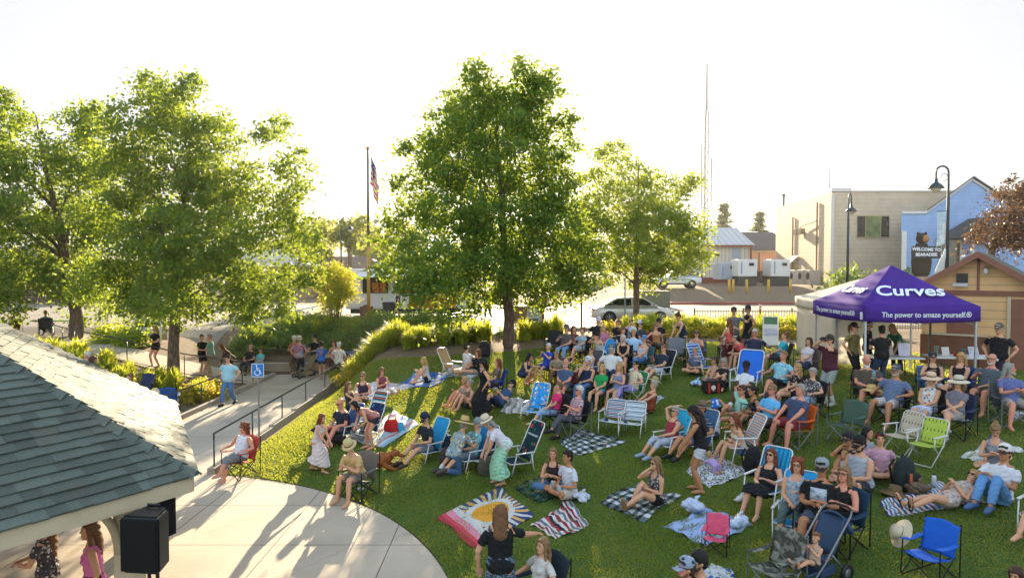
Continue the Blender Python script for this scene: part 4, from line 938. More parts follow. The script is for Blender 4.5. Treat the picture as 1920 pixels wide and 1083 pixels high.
# vehicles
def car(label, x, y, z, rz, L_, H_, W_, kind, m, cat):
    o = thing('parked_car' if kind == 'sedan' else 'parked_suv', label, cat, (x, y, z), rz)
    if kind == 'sedan': lo = [(-.5, .42, .62, .80), (-.485, .3, .8, .93), (-.4, .22, .93, 1), (-.25, .2, .95, 1), (0, .2, .95, 1), (.2, .2, .95, 1), (.36, .21, .86, .98), (.46, .26, .72, .92), (.5, .38, .58, .78)]; cab = [(-.37, .95), (-.2, 1.40), (.02, 1.45), (.12, 1.42), (.30, .93)]
    else: lo = [(-.5, .45, .9, .9), (-.49, .4, 1.08, .97), (-.42, .32, 1.1, 1), (-.2, .3, 1.08, 1), (0, .3, 1.06, 1), (.2, .3, 1.05, 1), (.36, .32, .98, .98), (.46, .36, .9, .93), (.5, .45, .74, .82)]; cab = [(-.48, 1.08), (-.45, 1.62), (-.1, 1.68), (.06, 1.64), (.22, 1.05)]
    R = []
    for t, zb, zt, w in lo:
        c = Vector((t*L_, 0, (zb+zt)/2*H_/1.45 if kind == 'sedan' else (zb+zt)/2)); h = (zt-zb)/2; R.append((c, w*W_/2, h))
    mb = MB(); n = 20
    vs = []
    for c, a, h in R:
        for j in range(n):
            t = 2*PI*j/n; ct, s_ = math.cos(t), math.sin(t); e = .45
            vs.append(c+Vector((0, a*math.copysign(abs(ct)**e, ct), h*math.copysign(abs(s_)**e, s_))))
    k = len(R); mb.add(vs, [(i*n+j, i*n+(j+1) % n, (i+1)*n+(j+1) % n, (i+1)*n+j) for i in range(k-1) for j in range(n)]+[tuple(range(n))[::-1], tuple((k-1)*n+j for j in range(n))])
    bp = [(t*L_, zz) for t, zz in cab]; wt_ = [W_/2*.92, W_/2*.74, W_/2*.72, W_/2*.74, W_/2*.92]
    vs = [Vector((p[0], s*w, p[1])) for s in (-1, 1) for p, w in zip(bp, wt_)]
    mb.add(vs, [(0, 1, 6, 5), (1, 2, 7, 6), (2, 3, 8, 7), (3, 4, 9, 8), (0, 4, 3, 2, 1), (5, 6, 7, 8, 9)])
    b_ = mb.build('body', m, o, True)
    b_.data.polygons.foreach_set('use_smooth', [True]*len(b_.data.polygons))
    mod = b_.modifiers.new('edge', 'BEVEL'); mod.width = .03; mod.segments = 2; mod.limit_method = 'ANGLE'; mod.angle_limit = .6
    gl = glassmat('#161a1d')
    for s in (-1, 1):
        q = lambda f, hgt: Vector((0, 0, 0))
        def side(t0, t1):
            P = []
            def zt(x):  # roofline
                return interp(x, [(p[0], p[1]) for p in bp])
            def wd(z): return interp(z, [(bp[0][1], wt_[0]), (bp[2][1], wt_[2])])+.008
            zl = bp[0][1]+.05
            for x, z in ((t0[0], zl), (t1[0], zl), (t1[1], min(zt(t1[1])-.07, bp[2][1])), (t0[1], zt(t0[1])-.07)): P.append(Vector((x, s*wd(z), z)))
            return MB().poly(P, (0, s*.008, 0)).build('window', gl, o)
        xa, xb = bp[0][0]+.12, bp[4][0]-.2; xm = -.02*L_
        side((xa, bp[1][0]+.06), (xm-.05, xm-.05)); side((xm+.05, xm+.05), (xb, bp[3][0]-.02))
        MB().box((.26*L_*(.8 if kind == 'sedan' else .72), s*(W_/2+.06), bp[0][1]+.08), (.12, .16, .12), bev=.03).build('mirror', m, o)
    for (p, w), (q_, w2), nm in (((bp[0], wt_[0]), (bp[1], wt_[1]), 'rear_window'), ((bp[4], wt_[4]), (bp[3], wt_[3]), 'windscreen')):
        a = Vector((p[0], 0, p[1])); b2 = Vector((q_[0], 0, q_[1])); a2, c2 = a.lerp(b2, .12), a.lerp(b2, .9); nrm = Vector((b2.z-a.z, 0, a.x-b2.x)).normalized()*.015
        if nrm.z < 0: nrm = -nrm
        MB().poly([a2+Vector((0, -w*.85, 0))+nrm, a2+Vector((0, w*.85, 0))+nrm, c2+Vector((0, w2*.85, 0))+nrm, c2+Vector((0, -w2*.85, 0))+nrm], nrm*.5).build(nm, gl, o)
    rw = .33 if kind == 'sedan' else .36
    for xx in (-.29*L_, .31*L_):
        for s in (-1, 1):
            c = Vector((xx, s*(W_/2-.08), rw)); RX = Matrix.Rotation(PI/2, 3, 'X'); w = MB().lathe([(rw*.62, -.1), (rw*.93, -.11), (rw, -.06), (rw, .06), (rw*.93, .11), (rw*.62, .1)], 24, c=c, R=RX).build('wheel', MBLK, o, True)
            mb = MB(); mb.lathe([(rw*.64, -.09), (rw*.6, -.1), (rw*.6, .1), (rw*.64, .09)], 20, c=c, R=RX); mb.ball(c, (.09, .13, .09))
            for k in range(7): a = k*2*PI/7; mb.tube([c+Vector((0, s*.08, 0)), c+Vector((math.cos(a)*rw*.6, s*.09, math.sin(a)*rw*.6))], .03, 5)
            mb.build('rim', MSTEEL, w, True)
            MB().lathe([(rw*1.13, -.08), (rw*1.13, .086)], 24, c=c, R=RX, cap=True).build('wheel_arch', MBLK, o)
    for s in (-1, 1):
        MB().box((-.482*L_, s*W_*.38, .78 if kind == 'sedan' else .95), (.12, .3, .16 if kind == 'sedan' else .34), bev=.03).build('tail_light', mat('#8c1d18', .25, .05, bump=0), o); MB().box((.475*L_, s*W_*.36, .68 if kind == 'sedan' else .82), (.14, .36, .15), bev=.04).build('headlight', mat('#c4c8cc', .15, .05, bump=0), o)
    for sx_ in (-1, 1): MB().box((sx_*.492*L_, 0, .42 if kind == 'sedan' else .5), (.14, W_*.82, .2), bev=.05).build('bumper', m if kind == 'sedan' else MDK, o)
    if kind == 'suv':
        MB().box((0, 0, .36), (L_*.62, W_+.01, .12), bev=.03).build('sill', MDK, o); MB().lathe([(.0, -.1), (.3, -.1), (.34, -.06), (.34, .06), (.3, .1), (0, .1)], 22, c=(-.525*L_, 0, .95), R=Matrix.Rotation(PI/2, 3, 'Y')).build('spare_wheel', MBLK, o, True); MB().box((0, -W_/2-.01, .82), (L_*.55, .03, .06)).box((0, W_/2+.01, .82), (L_*.55, .03, .06)).build('side_moulding', mat('#56697a', .5), o)
    return o
MSIL = mat('#c2c2c0', .22, .03, metal=.25, bump=0, spec=.6); MWCAR = mat('#c4c6c8', .25, .03, bump=0, spec=.6)
car('silver sedan parked at the kerb behind the crowd', (1184-960)/1280*38.6, 38.6, 1.765, 0, 4.65, 1.45, 1.8, 'sedan', MSIL, 'car')
car('white sport utility vehicle with a spare wheel on its back', (1268-960)/1280*66, 66, G(15.9, 66)-.02, PI, 4.5, 1.68, 1.78, 'suv', MWCAR, 'suv')
# food truck
ft = thing('food_truck', 'white food truck with fries pictures and a serving window', 'food truck', (-6.3, 42.5, 1.76))
MB().box((0, 1.2, 1.75), (8.2, 2.4, 2.5), bev=.08).build('body', MWHITE, ft); MB().box((0, 1.2, .42), (7.6, 2.2, .4)).build('chassis', MDK, ft)
MB().box((-1.6, 1.0, 3.22), (1.0, .8, .42), bev=.05).build('roof_unit', MWHITE, ft)
for x, w in ((-2.2, 1.6), (-.25, 1.5), (1.9, 2.2)): a = MB().box((x, -.02, 2.0), (w, .06, 1.0)).build('serving_window', MDK, ft); MB().box((x+w*.15, -.06, 1.85), (w*.55, .03, .6)).build('menu_picture', pat('blotch', 5., ('#3a2216', '#a3581f', '#c98a36', '#6b2f17')), a)
MB().poly([(-3.2, -.03, 2.75), (3.2, -.03, 2.75), (3.2, -1.0, 2.5), (-3.2, -1.0, 2.5)], (0, 0, .05)).build('awning', MWHITE, ft)
MB().box((1.35, -.03, .98), (2.9, .05, .82)).build('fries_panel', pat('blotch', 3.4, ('#2b1710', '#9c4a1a', '#d08a35', '#b5651f', '#4a2413')), ft)
for x in (-2.8, 2.6):
    for y in (.1, 2.3): MB().lathe([(.2, -.11), (.38, -.11), (.4, 0), (.38, .11), (.2, .11)], 20, c=(x, y, .4), R=Matrix.Rotation(PI/2, 3, 'X'), cap=True).build('wheel', MBLK, ft, True)
tag(MB().tube([(0, 0, 0), (0, 0, 2.3)], .06, 8).build('yellow_post', mat('#b98a2c', .5, .05, bump=0), None, True, (-4.05, 37.2, 1.76)), 'yellow steel post in front of the food truck', 'post')
o = thing('trash_bin', 'dark green wheeled bin in front of the food truck', 'bin', (-7.3, 40.6, 1.76)); MB().rings([(Vector((0, 0, z)), Vector((a, 0, 0)), Vector((0, b_, 0))) for z, a, b_ in ((.05, .33, .3), (.95, .42, .4))], 4).build('tub', mat('#20302c', .6), o); MB().box((0, 0, 1.0), (.75, .72, .09), bev=.03).build('lid', mat('#202c33', .5), o)
for s in (-1, 1): MB().lathe([(.09, -.03), (.09, .03)], 12, c=(s*.3, .26, .09), R=Matrix.Rotation(PI/2, 3, 'Y'), cap=True).build('wheel', MBLK, o)
o = MB().box((0, 0, .4), (.7, .5, .8), bev=.02).build('brick_planter', mat('#6b4636', .9, .25, 12), None, False, (-8.6, 40.3, 1.76)); tag(o, 'brown brick block beside the green bin', 'planter')
o = thing('patio_umbrella', 'faded red patio umbrella near the food truck', 'umbrella', (-10.8, 40, 1.76)); MB().tube([(0, 0, 0), (0, 0, 2.5)], .03, 8).build('pole', MDK, o); mb = MB()
for k in range(8):
    a, b_ = k*PI/4, (k+1)*PI/4; mb.sheet(lambda u, v: Vector(((math.cos(a)*(1-u)+math.cos(b_)*u)*1.4*v, (math.sin(a)*(1-u)+math.sin(b_)*u)*1.4*v, 2.55-.55*v**1.2-.05*math.sin(PI*u)*v)), 3, 5)
mb.build('canopy', mat('#b5564a', .8, .08, trans=.5), o, True)
# houses in the left distance
for lb, x, y, w, h, c, rc, gz0 in (('low house with a pale hipped roof beyond the ramp', -25.5, 66, 9, 3.2, '#a38d78', '#a8a49a', 1.7), ('brown roofed low building behind the flagpole', -18.5, 74, 9, 2.6, '#8f7a68', '#5b4a42', 1.7), ('long dark building glimpsed beneath the left trees'.replace('left trees', 'street trees'), -52, 62, 30, 3.4, '#4f3f3a', '#5a5048', 1.7)):
    o = thing('house', lb, 'house', (x, y, gz0)); MB().box((0, 3, h/2), (w, 6, h)).build('wall', mat(c, .85, .1, 2), o); mb = MB(); mb.poly([(-w/2-.5, -.6, h), (w/2+.5, -.6, h), (w/2-2.2, 3, h+1.6), (-w/2+2.2, 3, h+1.6)], (0, .02, .15)); mb.poly([(w/2+.5, -.6, h), (w/2+.5, 6.6, h), (w/2-2.2, 3, h+1.6)], (0, 0, .15)); mb.poly([(-w/2-.5, -.6, h), (-w/2-.5, 6.6, h), (-w/2+2.2, 3, h+1.6)], (0, 0, .15)); mb.build('roof', mat(rc, .6, .1), o)
    for q in (-.25, .2): MB().box((w*q, -.03, h*.55), (1.4, .08, 1.1)).build('window', glassmat('#2c3338'), o)
# signs
def blanksign(bd, m): return bd
sg = thing('accessible_sign', 'blue accessible parking sign on a thin steel post', 'sign', (-6.72, 18.0, .03)); MB().tube([(0, 0, 0), (0, 0, 2.3)], .025, 8).build('post', MSTEEL, sg); MSB = mat('#1f6fb8', .4, .03, bump=0)
bd = MB().box((0, -.035, 2.14), (.33, .008, .36), bev=.003).build('sign_plate', MSB, sg); mb = MB(); q = lambda x, z: Vector((x, -.042, 2.14+z))
mb.tube([q(.07*math.cos(t)-.01, .07*math.sin(t)-.06) for t in np.linspace(-4.0, 1.0, 16)], .011, 6); mb.ball(q(-.03, .12), (.022, .006, .022)); mb.tube([q(-.025, .09), q(-.015, .0), q(.055, 0), q(.08, -.09), q(.11, -.08)], .012, 6); mb.tube([q(-.02, .05), q(.05, .05)], .01, 6); mb.build('wheelchair_symbol', MLET, bd, True)
for s in ((0, 1), (0, -1), (1, 0), (-1, 0)): MB().box((s[0]*.155, -.0405, 2.14+s[1]*.17), (.012 if s[0] else .31, .003, .34 if s[0] else .012)).build('border', MLET, bd)
def aboard(label, p, rz, w, h, m, dark, n=3):
    o = thing('sandwich_board', label, 'sandwich board', p, rz)
    for s in (-1, 1):
        b_ = MB().box((0, -s*.2, h/2), (w, .03, h), rx=-s*.2, bev=.008).build('panel', m, o)
        if s == 1:
            for i in range(n):
                z = h*(.86-.8*i/n); MB().box((0, -.2+(z-h/2)*.2-.02, z), (w*.82, .006, h*.5/n), rx=-.2).build('printed_panel', dark if i % 2 == 0 else MPAP, b_)
    return o
aboard('white sandwich board with a blue heading beside the brown post', on(1.05, 32.3, .15), -.25, .62, 1.35, MWHITE, mat('#2f3d52', .6), 3); aboard('white and green sandwich board behind the woman in turquoise', on(10.4, 27.4), -.35, .6, 1.15, MWHITE, mat('#4a6b4c', .6), 2); aboard('tall black and white sign board on the upper walkway', on(-16.6, 31.2), .1, 1.3, 1.7, MWHITE, mat('#20242c', .6), 4)
MPOST = mat('#5c4534', .85, .15, 8)
tag(MB().tube([(0, 0, -.1), (0, 0, 2.9)], [.1, .08], 10).build('brown_post', MPOST, None, True, on(1.5, 33.4)), 'brown timber post beside the sandwich board and tall tree', 'post')
tag(MB().tube([(0, 0, -.1), (0, 0, 3.0)], .045, 8).build('sign_post', MLAMP, None, True, on(3.3, 32.4)), 'slim dark pole between the two street trees', 'pole')
tag(MB().tube([(0, 0, -.1), (0, 0, 2.6)], .035, 8).build('sign_post', MST, None, True, on(5.7, 34.4)), 'slim grey pole in front of the silver sedan', 'pole')
tag(MB().tube([(0, 0, -.1), (0, 0, 3.4)], .04, 8).build('sign_post', MST, None, True, on(16.9, 25.6)), 'plain grey pole between the canopies and the shrubs', 'pole')
def ubox(label, p, d, m): o = thing('utility_box', label, 'utility box', p); MB().box((0, 0, d[2]/2), d, bev=.03).build('cabinet', m, o); MB().box((0, 0, d[2]+.02), (d[0]+.06, d[1]+.06, .05), bev=.01).build('lid', m, o); MB().box((d[0]*.3, -d[1]/2-.01, d[2]*.55), (.05, .03, .12)).build('latch', MDK, o)
ubox('brown utility box behind the tallest tree trunk', on(.55, 33.9, .1), (1.0, .6, 1.05), mat('#6d5544', .8)); ubox('olive green utility box behind the sedan', (11.2, 53.6, 1.77), (2.2, 1.2, 1.2), mat('#5c604c', .7))
o = thing('pedestal_table', 'small pedestal grill stand on the landing above the steps', 'grill stand', (-2.3, 34.4, 1.85)); MB().tube([(0, 0, 0), (0, 0, .8)], .05, 8).build('post', MDK, o); MB().box((.1, 0, .84), (.7, .45, .06), bev=.01).build('top', MDK, o); MB().box((.15, 0, .45), (.45, .35, .04)).build('shelf', MDK, o)
# table and cloth beyond the bandstand roof
o = thing('picnic_table', 'table with a green top and white hanging cloth behind the roof', 'table', on(-22.5, 34)); MB().box((0, 0, .72), (2.6, .8, .05), bev=.01).build('table_top', mat('#5f8a6a', .6), o); MB().sheet(lambda u, v: (.7+.6*u, -.43-.05*math.sin(u*20)*(1-v), .02+.7*v), 24, 5, .004).build('cloth', MWHITE, o, True)
for s in (-1, 1): MB().tube([(s*1.1, 0, 0), (s*1.1, 0, .7)], .03, 6).build('leg', MDK, o)
# ------------------------------------------------------------------ seating
CM = {}
def cached(key, fn, m, smooth=False):
    k = (key, m.name)
    if k not in CM: CM[k] = fn().mesh(key.split('/')[-1], m, smooth)
    return CM[k]
MFR = {'white': mat('#c9c9c6', .35, .04, metal=.3, bump=0), 'black': mat('#1a1b1c', .45, .05, metal=.3, bump=0), 'grey': mat('#77797a', .4, .05, metal=.5, bump=0)}
def place(o, key, fn, m, smooth=False, name=None):
    return link(name or key.split('/')[-1], cached(key, fn, m, smooth), o)
def camp_chair(label, p, rz, m, fr='black', s=1.0, pocket=True):
    """folding camp chair: slung seat and back, cloth arms, crossed legs; forward is +y"""
    o = thing('camp_chair', label, 'camp chair', p, rz); o.scale = (s, s, s); f = MFR[fr]
    place(o, 'camp/seat', lambda: MB().sheet(lambda u, v: ((u-.5)*.54, -.22+.48*v, .36+.06*v-.05*math.sin(PI*u)*(1-.4*v)), 8, 8, .012), m, True)
    place(o, 'camp/backrest', lambda: MB().sheet(lambda u, v: ((u-.5)*(.56+.02*v), -.22-.16*v-.05*math.sin(PI*u)*(1-v*.5), .37+.53*v+.02*math.cos(PI*(u-.5)*2)*v), 10, 10, .012), m, True)
    for q in (-1, 1):
        place(o, f'camp{q}/armrest', lambda q=q: MB().sheet(lambda u, v: (q*(.29+.05*(u-.5)*2), -.27+.52*v, .61-.03*math.sin(PI*v)+.01*v), 3, 8, .012), m, True)
        place(o, f'camp{q}/front_leg', lambda q=q: MB().tube([(q*.3, .25, 0), (-q*.26, .25, .42)], .0115, 6).tube([(q*.32, .24, .02), (q*.31, .22, .61)], .0115, 6), f, False, 'leg')
        place(o, f'camp{q}/rear_leg', lambda q=q: MB().tube([(q*.3, -.33, 0), (-q*.26, -.24, .4)], .0115, 6).tube([(q*.31, -.34, 0), (q*.29, -.39, .92)], .0115, 6), f, False, 'leg')
        place(o, f'camp{q}/side_brace', lambda q=q: MB().tube([(q*.3, .25, .03), (q*.28, -.25, .4)], .0105, 6).tube([(q*.3, -.33, .03), (q*.28, .24, .42)], .0105, 6), f, False, 'brace')
    return o
def beach_chair(label, p, rz, m, fr='white', s=1.0, tall=.68, seat=.23):
    """low beach chair: one bent tube round a reclined cloth back, flat arms"""
    o = thing('beach_chair', label, 'beach chair', p, rz); o.scale = (s, s, s); f = MFR[fr]; k = f'bc{tall}{seat}'
    B = lambda u, v: Vector(((u-.5)*.5, -.2-.34*v*tall/.68-.02*math.sin(PI*u), seat+.02+tall*v))
    place(o, k+'/seat', lambda: MB().sheet(lambda u, v: ((u-.5)*.5, -.2+.46*v, seat+.03*v-.035*math.sin(PI*u)), 8, 6, .014), m, True)
    place(o, k+'/backrest', lambda: MB().sheet(B, 8, 10, .014), m, True)
    def fb():
        e = lambda x, v: B(.5+x/.5, v)+Vector((0, .012, 0)); pts = [e(-.27, 0), e(-.27, .5), e(-.27, .92), e(-.24, 1.0), e(-.19, 1.025), e(.19, 1.025), e(.24, 1.0), e(.27, .92), e(.27, .5), e(.27, 0)]
        return MB().tube(pts, .0135, 8)
    place(o, k+'/back_frame', fb, f, True)
    place(o, k+'/seat_frame', lambda: MB().tube([(-.27, -.22, seat), (-.27, .2, seat+.02), (-.24, .27, seat+.02), (.24, .27, seat+.02), (.27, .2, seat+.02), (.27, -.22, seat)], .0135, 8), f, True)
    for q in (-1, 1):
        place(o, f'{k}{q}/armrest', lambda q=q: MB().box((q*.3, -.04, seat+.23), (.055, .46, .022), bev=.008), MFR['white'] if fr != 'wood' else f, False, 'armrest')
        place(o, f'{k}{q}/front_leg', lambda q=q: MB().tube([(q*.3, .16, seat+.22), (q*.28, .24, seat*.5), (q*.27, .27, .0)], .0125, 7), f, True, 'leg')
        place(o, f'{k}{q}/rear_leg', lambda q=q: MB().tube([(q*.3, -.2, seat+.22), (q*.28, -.26, seat*.5), (q*.27, -.3, .0)], .0125, 7), f, True, 'leg')
    return o
def lawn_chair(label, p, rz, m, fr='grey', s=1.0):
    """folding lawn chair woven of flat webbing on an aluminium frame"""
    o = thing('lawn_chair', label, 'lawn chair', p, rz); o.scale = (s, s, s); f = MFR['white']
    B = lambda u, v: Vector(((u-.5)*.5, -.22-.2*v, .41+.5*v))
    place(o, 'lc/seat', lambda: MB().sheet(lambda u, v: ((u-.5)*.5, -.22+.46*v, .4+.03*v-.02*math.sin(PI*u)), 8, 6, .01), m, True)
    place(o, 'lc/backrest', lambda: MB().sheet(B, 8, 10, .01), m, True)
    def fb():
        e = lambda x, v: B(.5+x/.5, v)+Vector((0, .0, 0)); return MB().tube([e(-.265, -.1), e(-.265, .9), e(-.23, 1.0), e(-.17, 1.03), e(.17, 1.03), e(.23, 1.0), e(.265, .9), e(.265, -.1)], .013, 8)
    place(o, 'lc/back_frame', fb, f, True)
    for q in (-1, 1):
        place(o, f'lc{q}/armrest', lambda q=q: MB().box((q*.3, -.02, .63), (.055, .5, .025), bev=.01), f, False, 'armrest')
        place(o, f'lc{q}/front_leg', lambda q=q: MB().tube([(q*.29, .16, .62), (q*.28, .2, .43), (q*.27, -.28, .0)], .0125, 7), f, True, 'leg')
        place(o, f'lc{q}/rear_leg', lambda q=q: MB().tube([(q*.29, -.2, .62), (q*.28, -.18, .43), (q*.27, .28, .0)], .0125, 7), f, True, 'leg')
    for y in (-.28, .28): place(o, f'lc{y}/foot_bar', lambda y=y: MB().tube([(-.27, y, .012), (.27, y, .012)], .0125, 7), f, False, 'foot_bar')
    return o
# ------------------------------------------------------------------ people
SK = {'l': '#c08e70', 'f': '#cda386', 't': '#a87452', 'b': '#8a5a3c', 'd': '#4a2f22', 'r': '#c08068'}
HAIR = {'brown': '#3f2a1e', 'dark': '#1f1714', 'blonde': '#a5834f', 'ltbrown': '#6a4a30', 'auburn': '#6b3820', 'grey': '#8b8781', 'white': '#bdb9b2', 'red': '#7a3a22', 'dirty': '#7d6142'}
JOBS = []
def job(kind, mb, vox, sm, mats, parent, extra=None, fold=0, name=None):
    JOBS.append((kind, mb, vox, sm, mats, parent, extra, fold, name or kind))
def ik(a, t, l1, l2, hint):
    a, t = Vector(a), Vector(t); d = t-a; L = d.length
    if L > (l1+l2)*.995: t = a+d*((l1+l2)*.995/L); d = t-a; L = d.length
    if L < abs(l1-l2)+.02: L = abs(l1-l2)+.02
    x = d.normalized(); k = (l1*l1-l2*l2+L*L)/(2*L); h = math.sqrt(max(0, l1*l1-k*k)); hint = Vector(hint); hint = hint-x*hint.dot(x)
    if hint.length < 1e-4: hint = Vector((0, 1, 0))
    return a+x*k+hint.normalized()*h, t
POSE = {  # hip height, hip y, lean, feet, knee hint
    'stand': (.90, 0, 2, ((.1, .02, 0), (-.1, .0, 0)), (0, 1, 0)), 'walk': (.89, 0, 3, ((.08, .24, 0), (-.09, -.22, .02)), (0, 1, 0)), 'contra': (.9, 0, 2, ((.15, .08, 0), (-.1, -.03, 0)), (.2, 1, 0)),
    'sit': (.50, -.06, -10, ((.13, .46, 0), (-.13, .48, 0)), (0, .6, 1)), 'sitw': (.50, -.06, -10, ((.25, .42, 0), (-.22, .5, 0)), (0, .6, 1)), 'sitx': (.5, -.06, -12, ((-.16, .66, .2), (-.05, .46, 0)), (.15, .5, 1)), 'lean': (.5, -.04, 24, ((.15, .42, 0), (-.15, .44, 0)), (0, .6, 1)),
    'low': (.33, -.06, -16, ((.13, .66, 0), (-.12, .7, 0)), (0, .4, 1)), 'lowx': (.33, -.06, -16, ((-.08, .74, .12), (-.04, .66, 0)), (0, .4, 1)), 'lowl': (.33, -.06, 12, ((.17, .6, 0), (-.17, .6, 0)), (0, .4, 1)),
    'gx': (.13, 0, 4, ((-.12, .3, .05), (.14, .26, .05)), None), 'gk': (.13, 0, -6, ((.1, .5, 0), (-.1, .46, 0)), (0, .3, 1)), 'gh': (.13, 0, 10, ((.09, .42, 0), (-.09, .4, 0)), (0, .3, 1)), 'gl': (.13, 0, -14, ((.12, .84, .05), (-.1, .82, .05)), (0, .1, 1)), 'gm': (.13, 0, -8, ((.1, .5, 0), (-.1, .84, .05)), (0, .2, 1)),
    'kneel': (.42, -.1, 30, ((.1, -.38, .05), (-.14, .36, 0)), (0, 1, .1)), 'squat': (.34, -.05, 28, ((.14, .12, 0), (-.14, .08, 0)), (.1, 1, .3)), 'bend': (.88, -.1, 42, ((.1, .02, 0), (-.1, -.04, 0)), (0, 1, 0)), 'bend2': (.88, -.12, 62, ((.1, .02, 0), (-.1, -.04, 0)), (0, 1, 0)),
    'recl': (.14, 0, -46, ((.12, .8, .04), (-.14, .58, 0)), (0, .2, 1)), 'lie': (.15, 0, -64, ((.1, .86, .05), (-.06, .84, .06)), (0, .1, 1)), 'crawl': (.34, 0, 74, ((.1, -.28, .04), (-.1, -.3, .04)), (0, 1, -.4)),
}
def person(label, u, v, pose='sit', face=None, top=('tee', '#555'), bot=('shorts', '#444'), hair=('short', 'brown'), hat=None, arms='lap', chair=None, skin='l', w=1.0, h=1.7, shoe=None, glasses=0, beard=None, hy=0, hp=0, lean=None, feet=None, kid=0, female=0, Y=None, band=None, sleeve=None, hold=None, xz=0, group=None, sy=0):
    s = h/1.7; hz, hyy, ln, ft, kh = POSE[pose]; ln = ln if lean is None else lean; hz *= s if pose not in ('sit', 'sitw', 'sitx', 'lean', 'low', 'lowx', 'lowl') else (.5+.5*s)
    ft = feet or ft
    P = Vector((0, hyy, hz)); L = math.radians(ln); U = Vector((0, math.sin(L), math.cos(L)))
    L2 = math.radians(ln*.62 if pose not in ('crawl',) else 30); UH = Vector((0, math.sin(L2), math.cos(L2))) if ln > -40 else Vector((0, math.sin(L*.75), math.cos(L*.75)))
    N = P+U*.50*s; hs = s*(1 if not kid else 1.0+.28*kid); HC = N+UH*.17*hs+Vector((0, .015, 0))
    # ground point: the head's centre falls on pixel u,v
    if Y is None: p = hit(u, v, HC.z+xz)
    else: p = at(u, v, Y)
    if face is None: face = math.degrees(math.atan2(-(GX-p.x), -(GY-p.y)))
    rz = PI-math.radians(face); R = Matrix.Rotation(rz, 3, 'Z'); root = p-R @ Vector((HC.x, HC.y, 0)); root.z = G(root.x, root.y)+xz
    D = root.y; vox = min(.021, max(.0095, .00088*D))*(s if s < 1 else 1)
    o = thing('person', label, 'person', root, rz, group)
    skm = mat(SK.get(skin, skin), .55, .08, 20, .12, 90)
    X = Vector((1, 0, 0)); F = X.cross(U)*-1
    if F.y < 0 and abs(ln) < 80: F = -F
    ww = w; fem = female
    # body
    TR = [(-.09, .13, .10), (0, .162, .112), (.13, .138 if fem else .148, .098), (.30, .150 if fem else .168, .108), (.42, .150 if fem else .17, .092), (.475, .09, .07), (.52, .052, .054), (.60, .05, .052)]
    def ringset(T, dx=0, belly=True):
        out = []
        for t, a, b in T:
            k = ww if t < .44 else 1+(ww-1)*.3; bl = max(0, ww-1)*.16*math.exp(-((t-.13)/.14)**2) if belly else 0
            out.append((P+U*t*s+F*bl*s*.55, X*(a*k+dx)*s, F*(b*k+dx+bl*.6)*s))
        return out
    mb = MB(); mb.rings(ringset(TR), 14)
    ha = math.radians(hy); hb = math.radians(hp)
    HR_ = Matrix.Rotation(-ha, 3, 'Z') @ Matrix.Rotation(-hb-(L2*.5 if ln > -40 else L*.55), 3, 'X')
    hd = lambda x, y, z: HC+HR_ @ (Vector((x, y, z))*hs)
    hx = lambda r_: MB
    mb.tube([N-U*.04*s, HC+HR_ @ Vector((0, -.01, -.05))*hs], [.056*s, .05*s], 8)
    HRG = [(-.118, .022, .028, .058), (-.105, .042, .05, .045), (-.07, .058, .076, .022), (-.03, .070, .09, .004), (.02, .076, .098, -.006), (.06, .073, .094, -.01), (.095, .054, .07, -.014), (.116, .022, .03, -.016)]
    mb.rings([(hd(0, yo, z), HR_ @ X*a*hs, HR_ @ Vector((0, b, 0))*hs) for z, a, b, yo in HRG], 12)
    mb.tube([hd(0, .088, .015), hd(0, .108, -.028)], [.010*hs, .017*hs], 6)
    for q in (-1, 1): mb.ball(hd(q*.077, -.005, -.01), (.012*hs, .022*hs, .03*hs))
    # arms
    sh = [P+U*.425*s+X*q*(.175 if fem else .19)*s*(1+(ww-1)*.4) for q in (1, -1)]
    kn, ank = [], []
    for i, q in enumerate((1, -1)):
        hip = P+X*q*.088*s-U*.03*s; f = Vector(ft[i])*1; f = Vector((f.x*s, f.y*s+0*hyy, f.z+.085*s)); hint = kh or (q*1.2, .25, .15)
        if pose in ('kneel',) and i == 0: hint = (0, 1, -.6)
        k_, a_ = ik(hip, f, .43*s, .41*s, hint); kn.append(k_); ank.append(a_)
        lw = .9+.35*(ww-1)+.1; mb.tube([hip+Vector((0, 0, .02)), hip.lerp(k_, .35), k_, k_.lerp(a_, .35), a_], [.092*s*lw, .083*s*lw, .057*s*lw, .056*s*lw, .037*s], 10)
        fd = Vector((a_.x-k_.x, a_.y-k_.y, 0)); fd = fd.normalized() if fd.length > .12 and pose in ('gl', 'lie', 'recl', 'gm') else Vector((q*.15, 1, 0)).normalized()
        sd_ = (a_-k_).normalized(); flat = abs(sd_.z) > .55
        if flat: tp = a_+fd*.15*s+Vector((0, 0, -.055*s)); hl = a_-fd*.05*s+Vector((0, 0, -.045*s))
        else:
            upv = Vector((q*.25, .3, 1)).normalized() if pose != 'crawl' and not (pose == 'kneel' and i == 0) else Vector((0, -1, -.1)); tp = a_+upv*.16*s+sd_*.05*s; hl = a_-upv*.04*s+sd_*.04*s
        mb.tube([hl, a_.lerp(tp, .3)+(hl-a_)*.3, tp, tp+(tp-hl).normalized()*.05*s], [.034*s, .04*s, .036*s, .02*s], 8)
        ft_info = (hl, a_, tp); ank[-1] = (a_, hl, tp)
    C_ = P+U*.3*s; lap = (kn[0]+kn[1])*.5
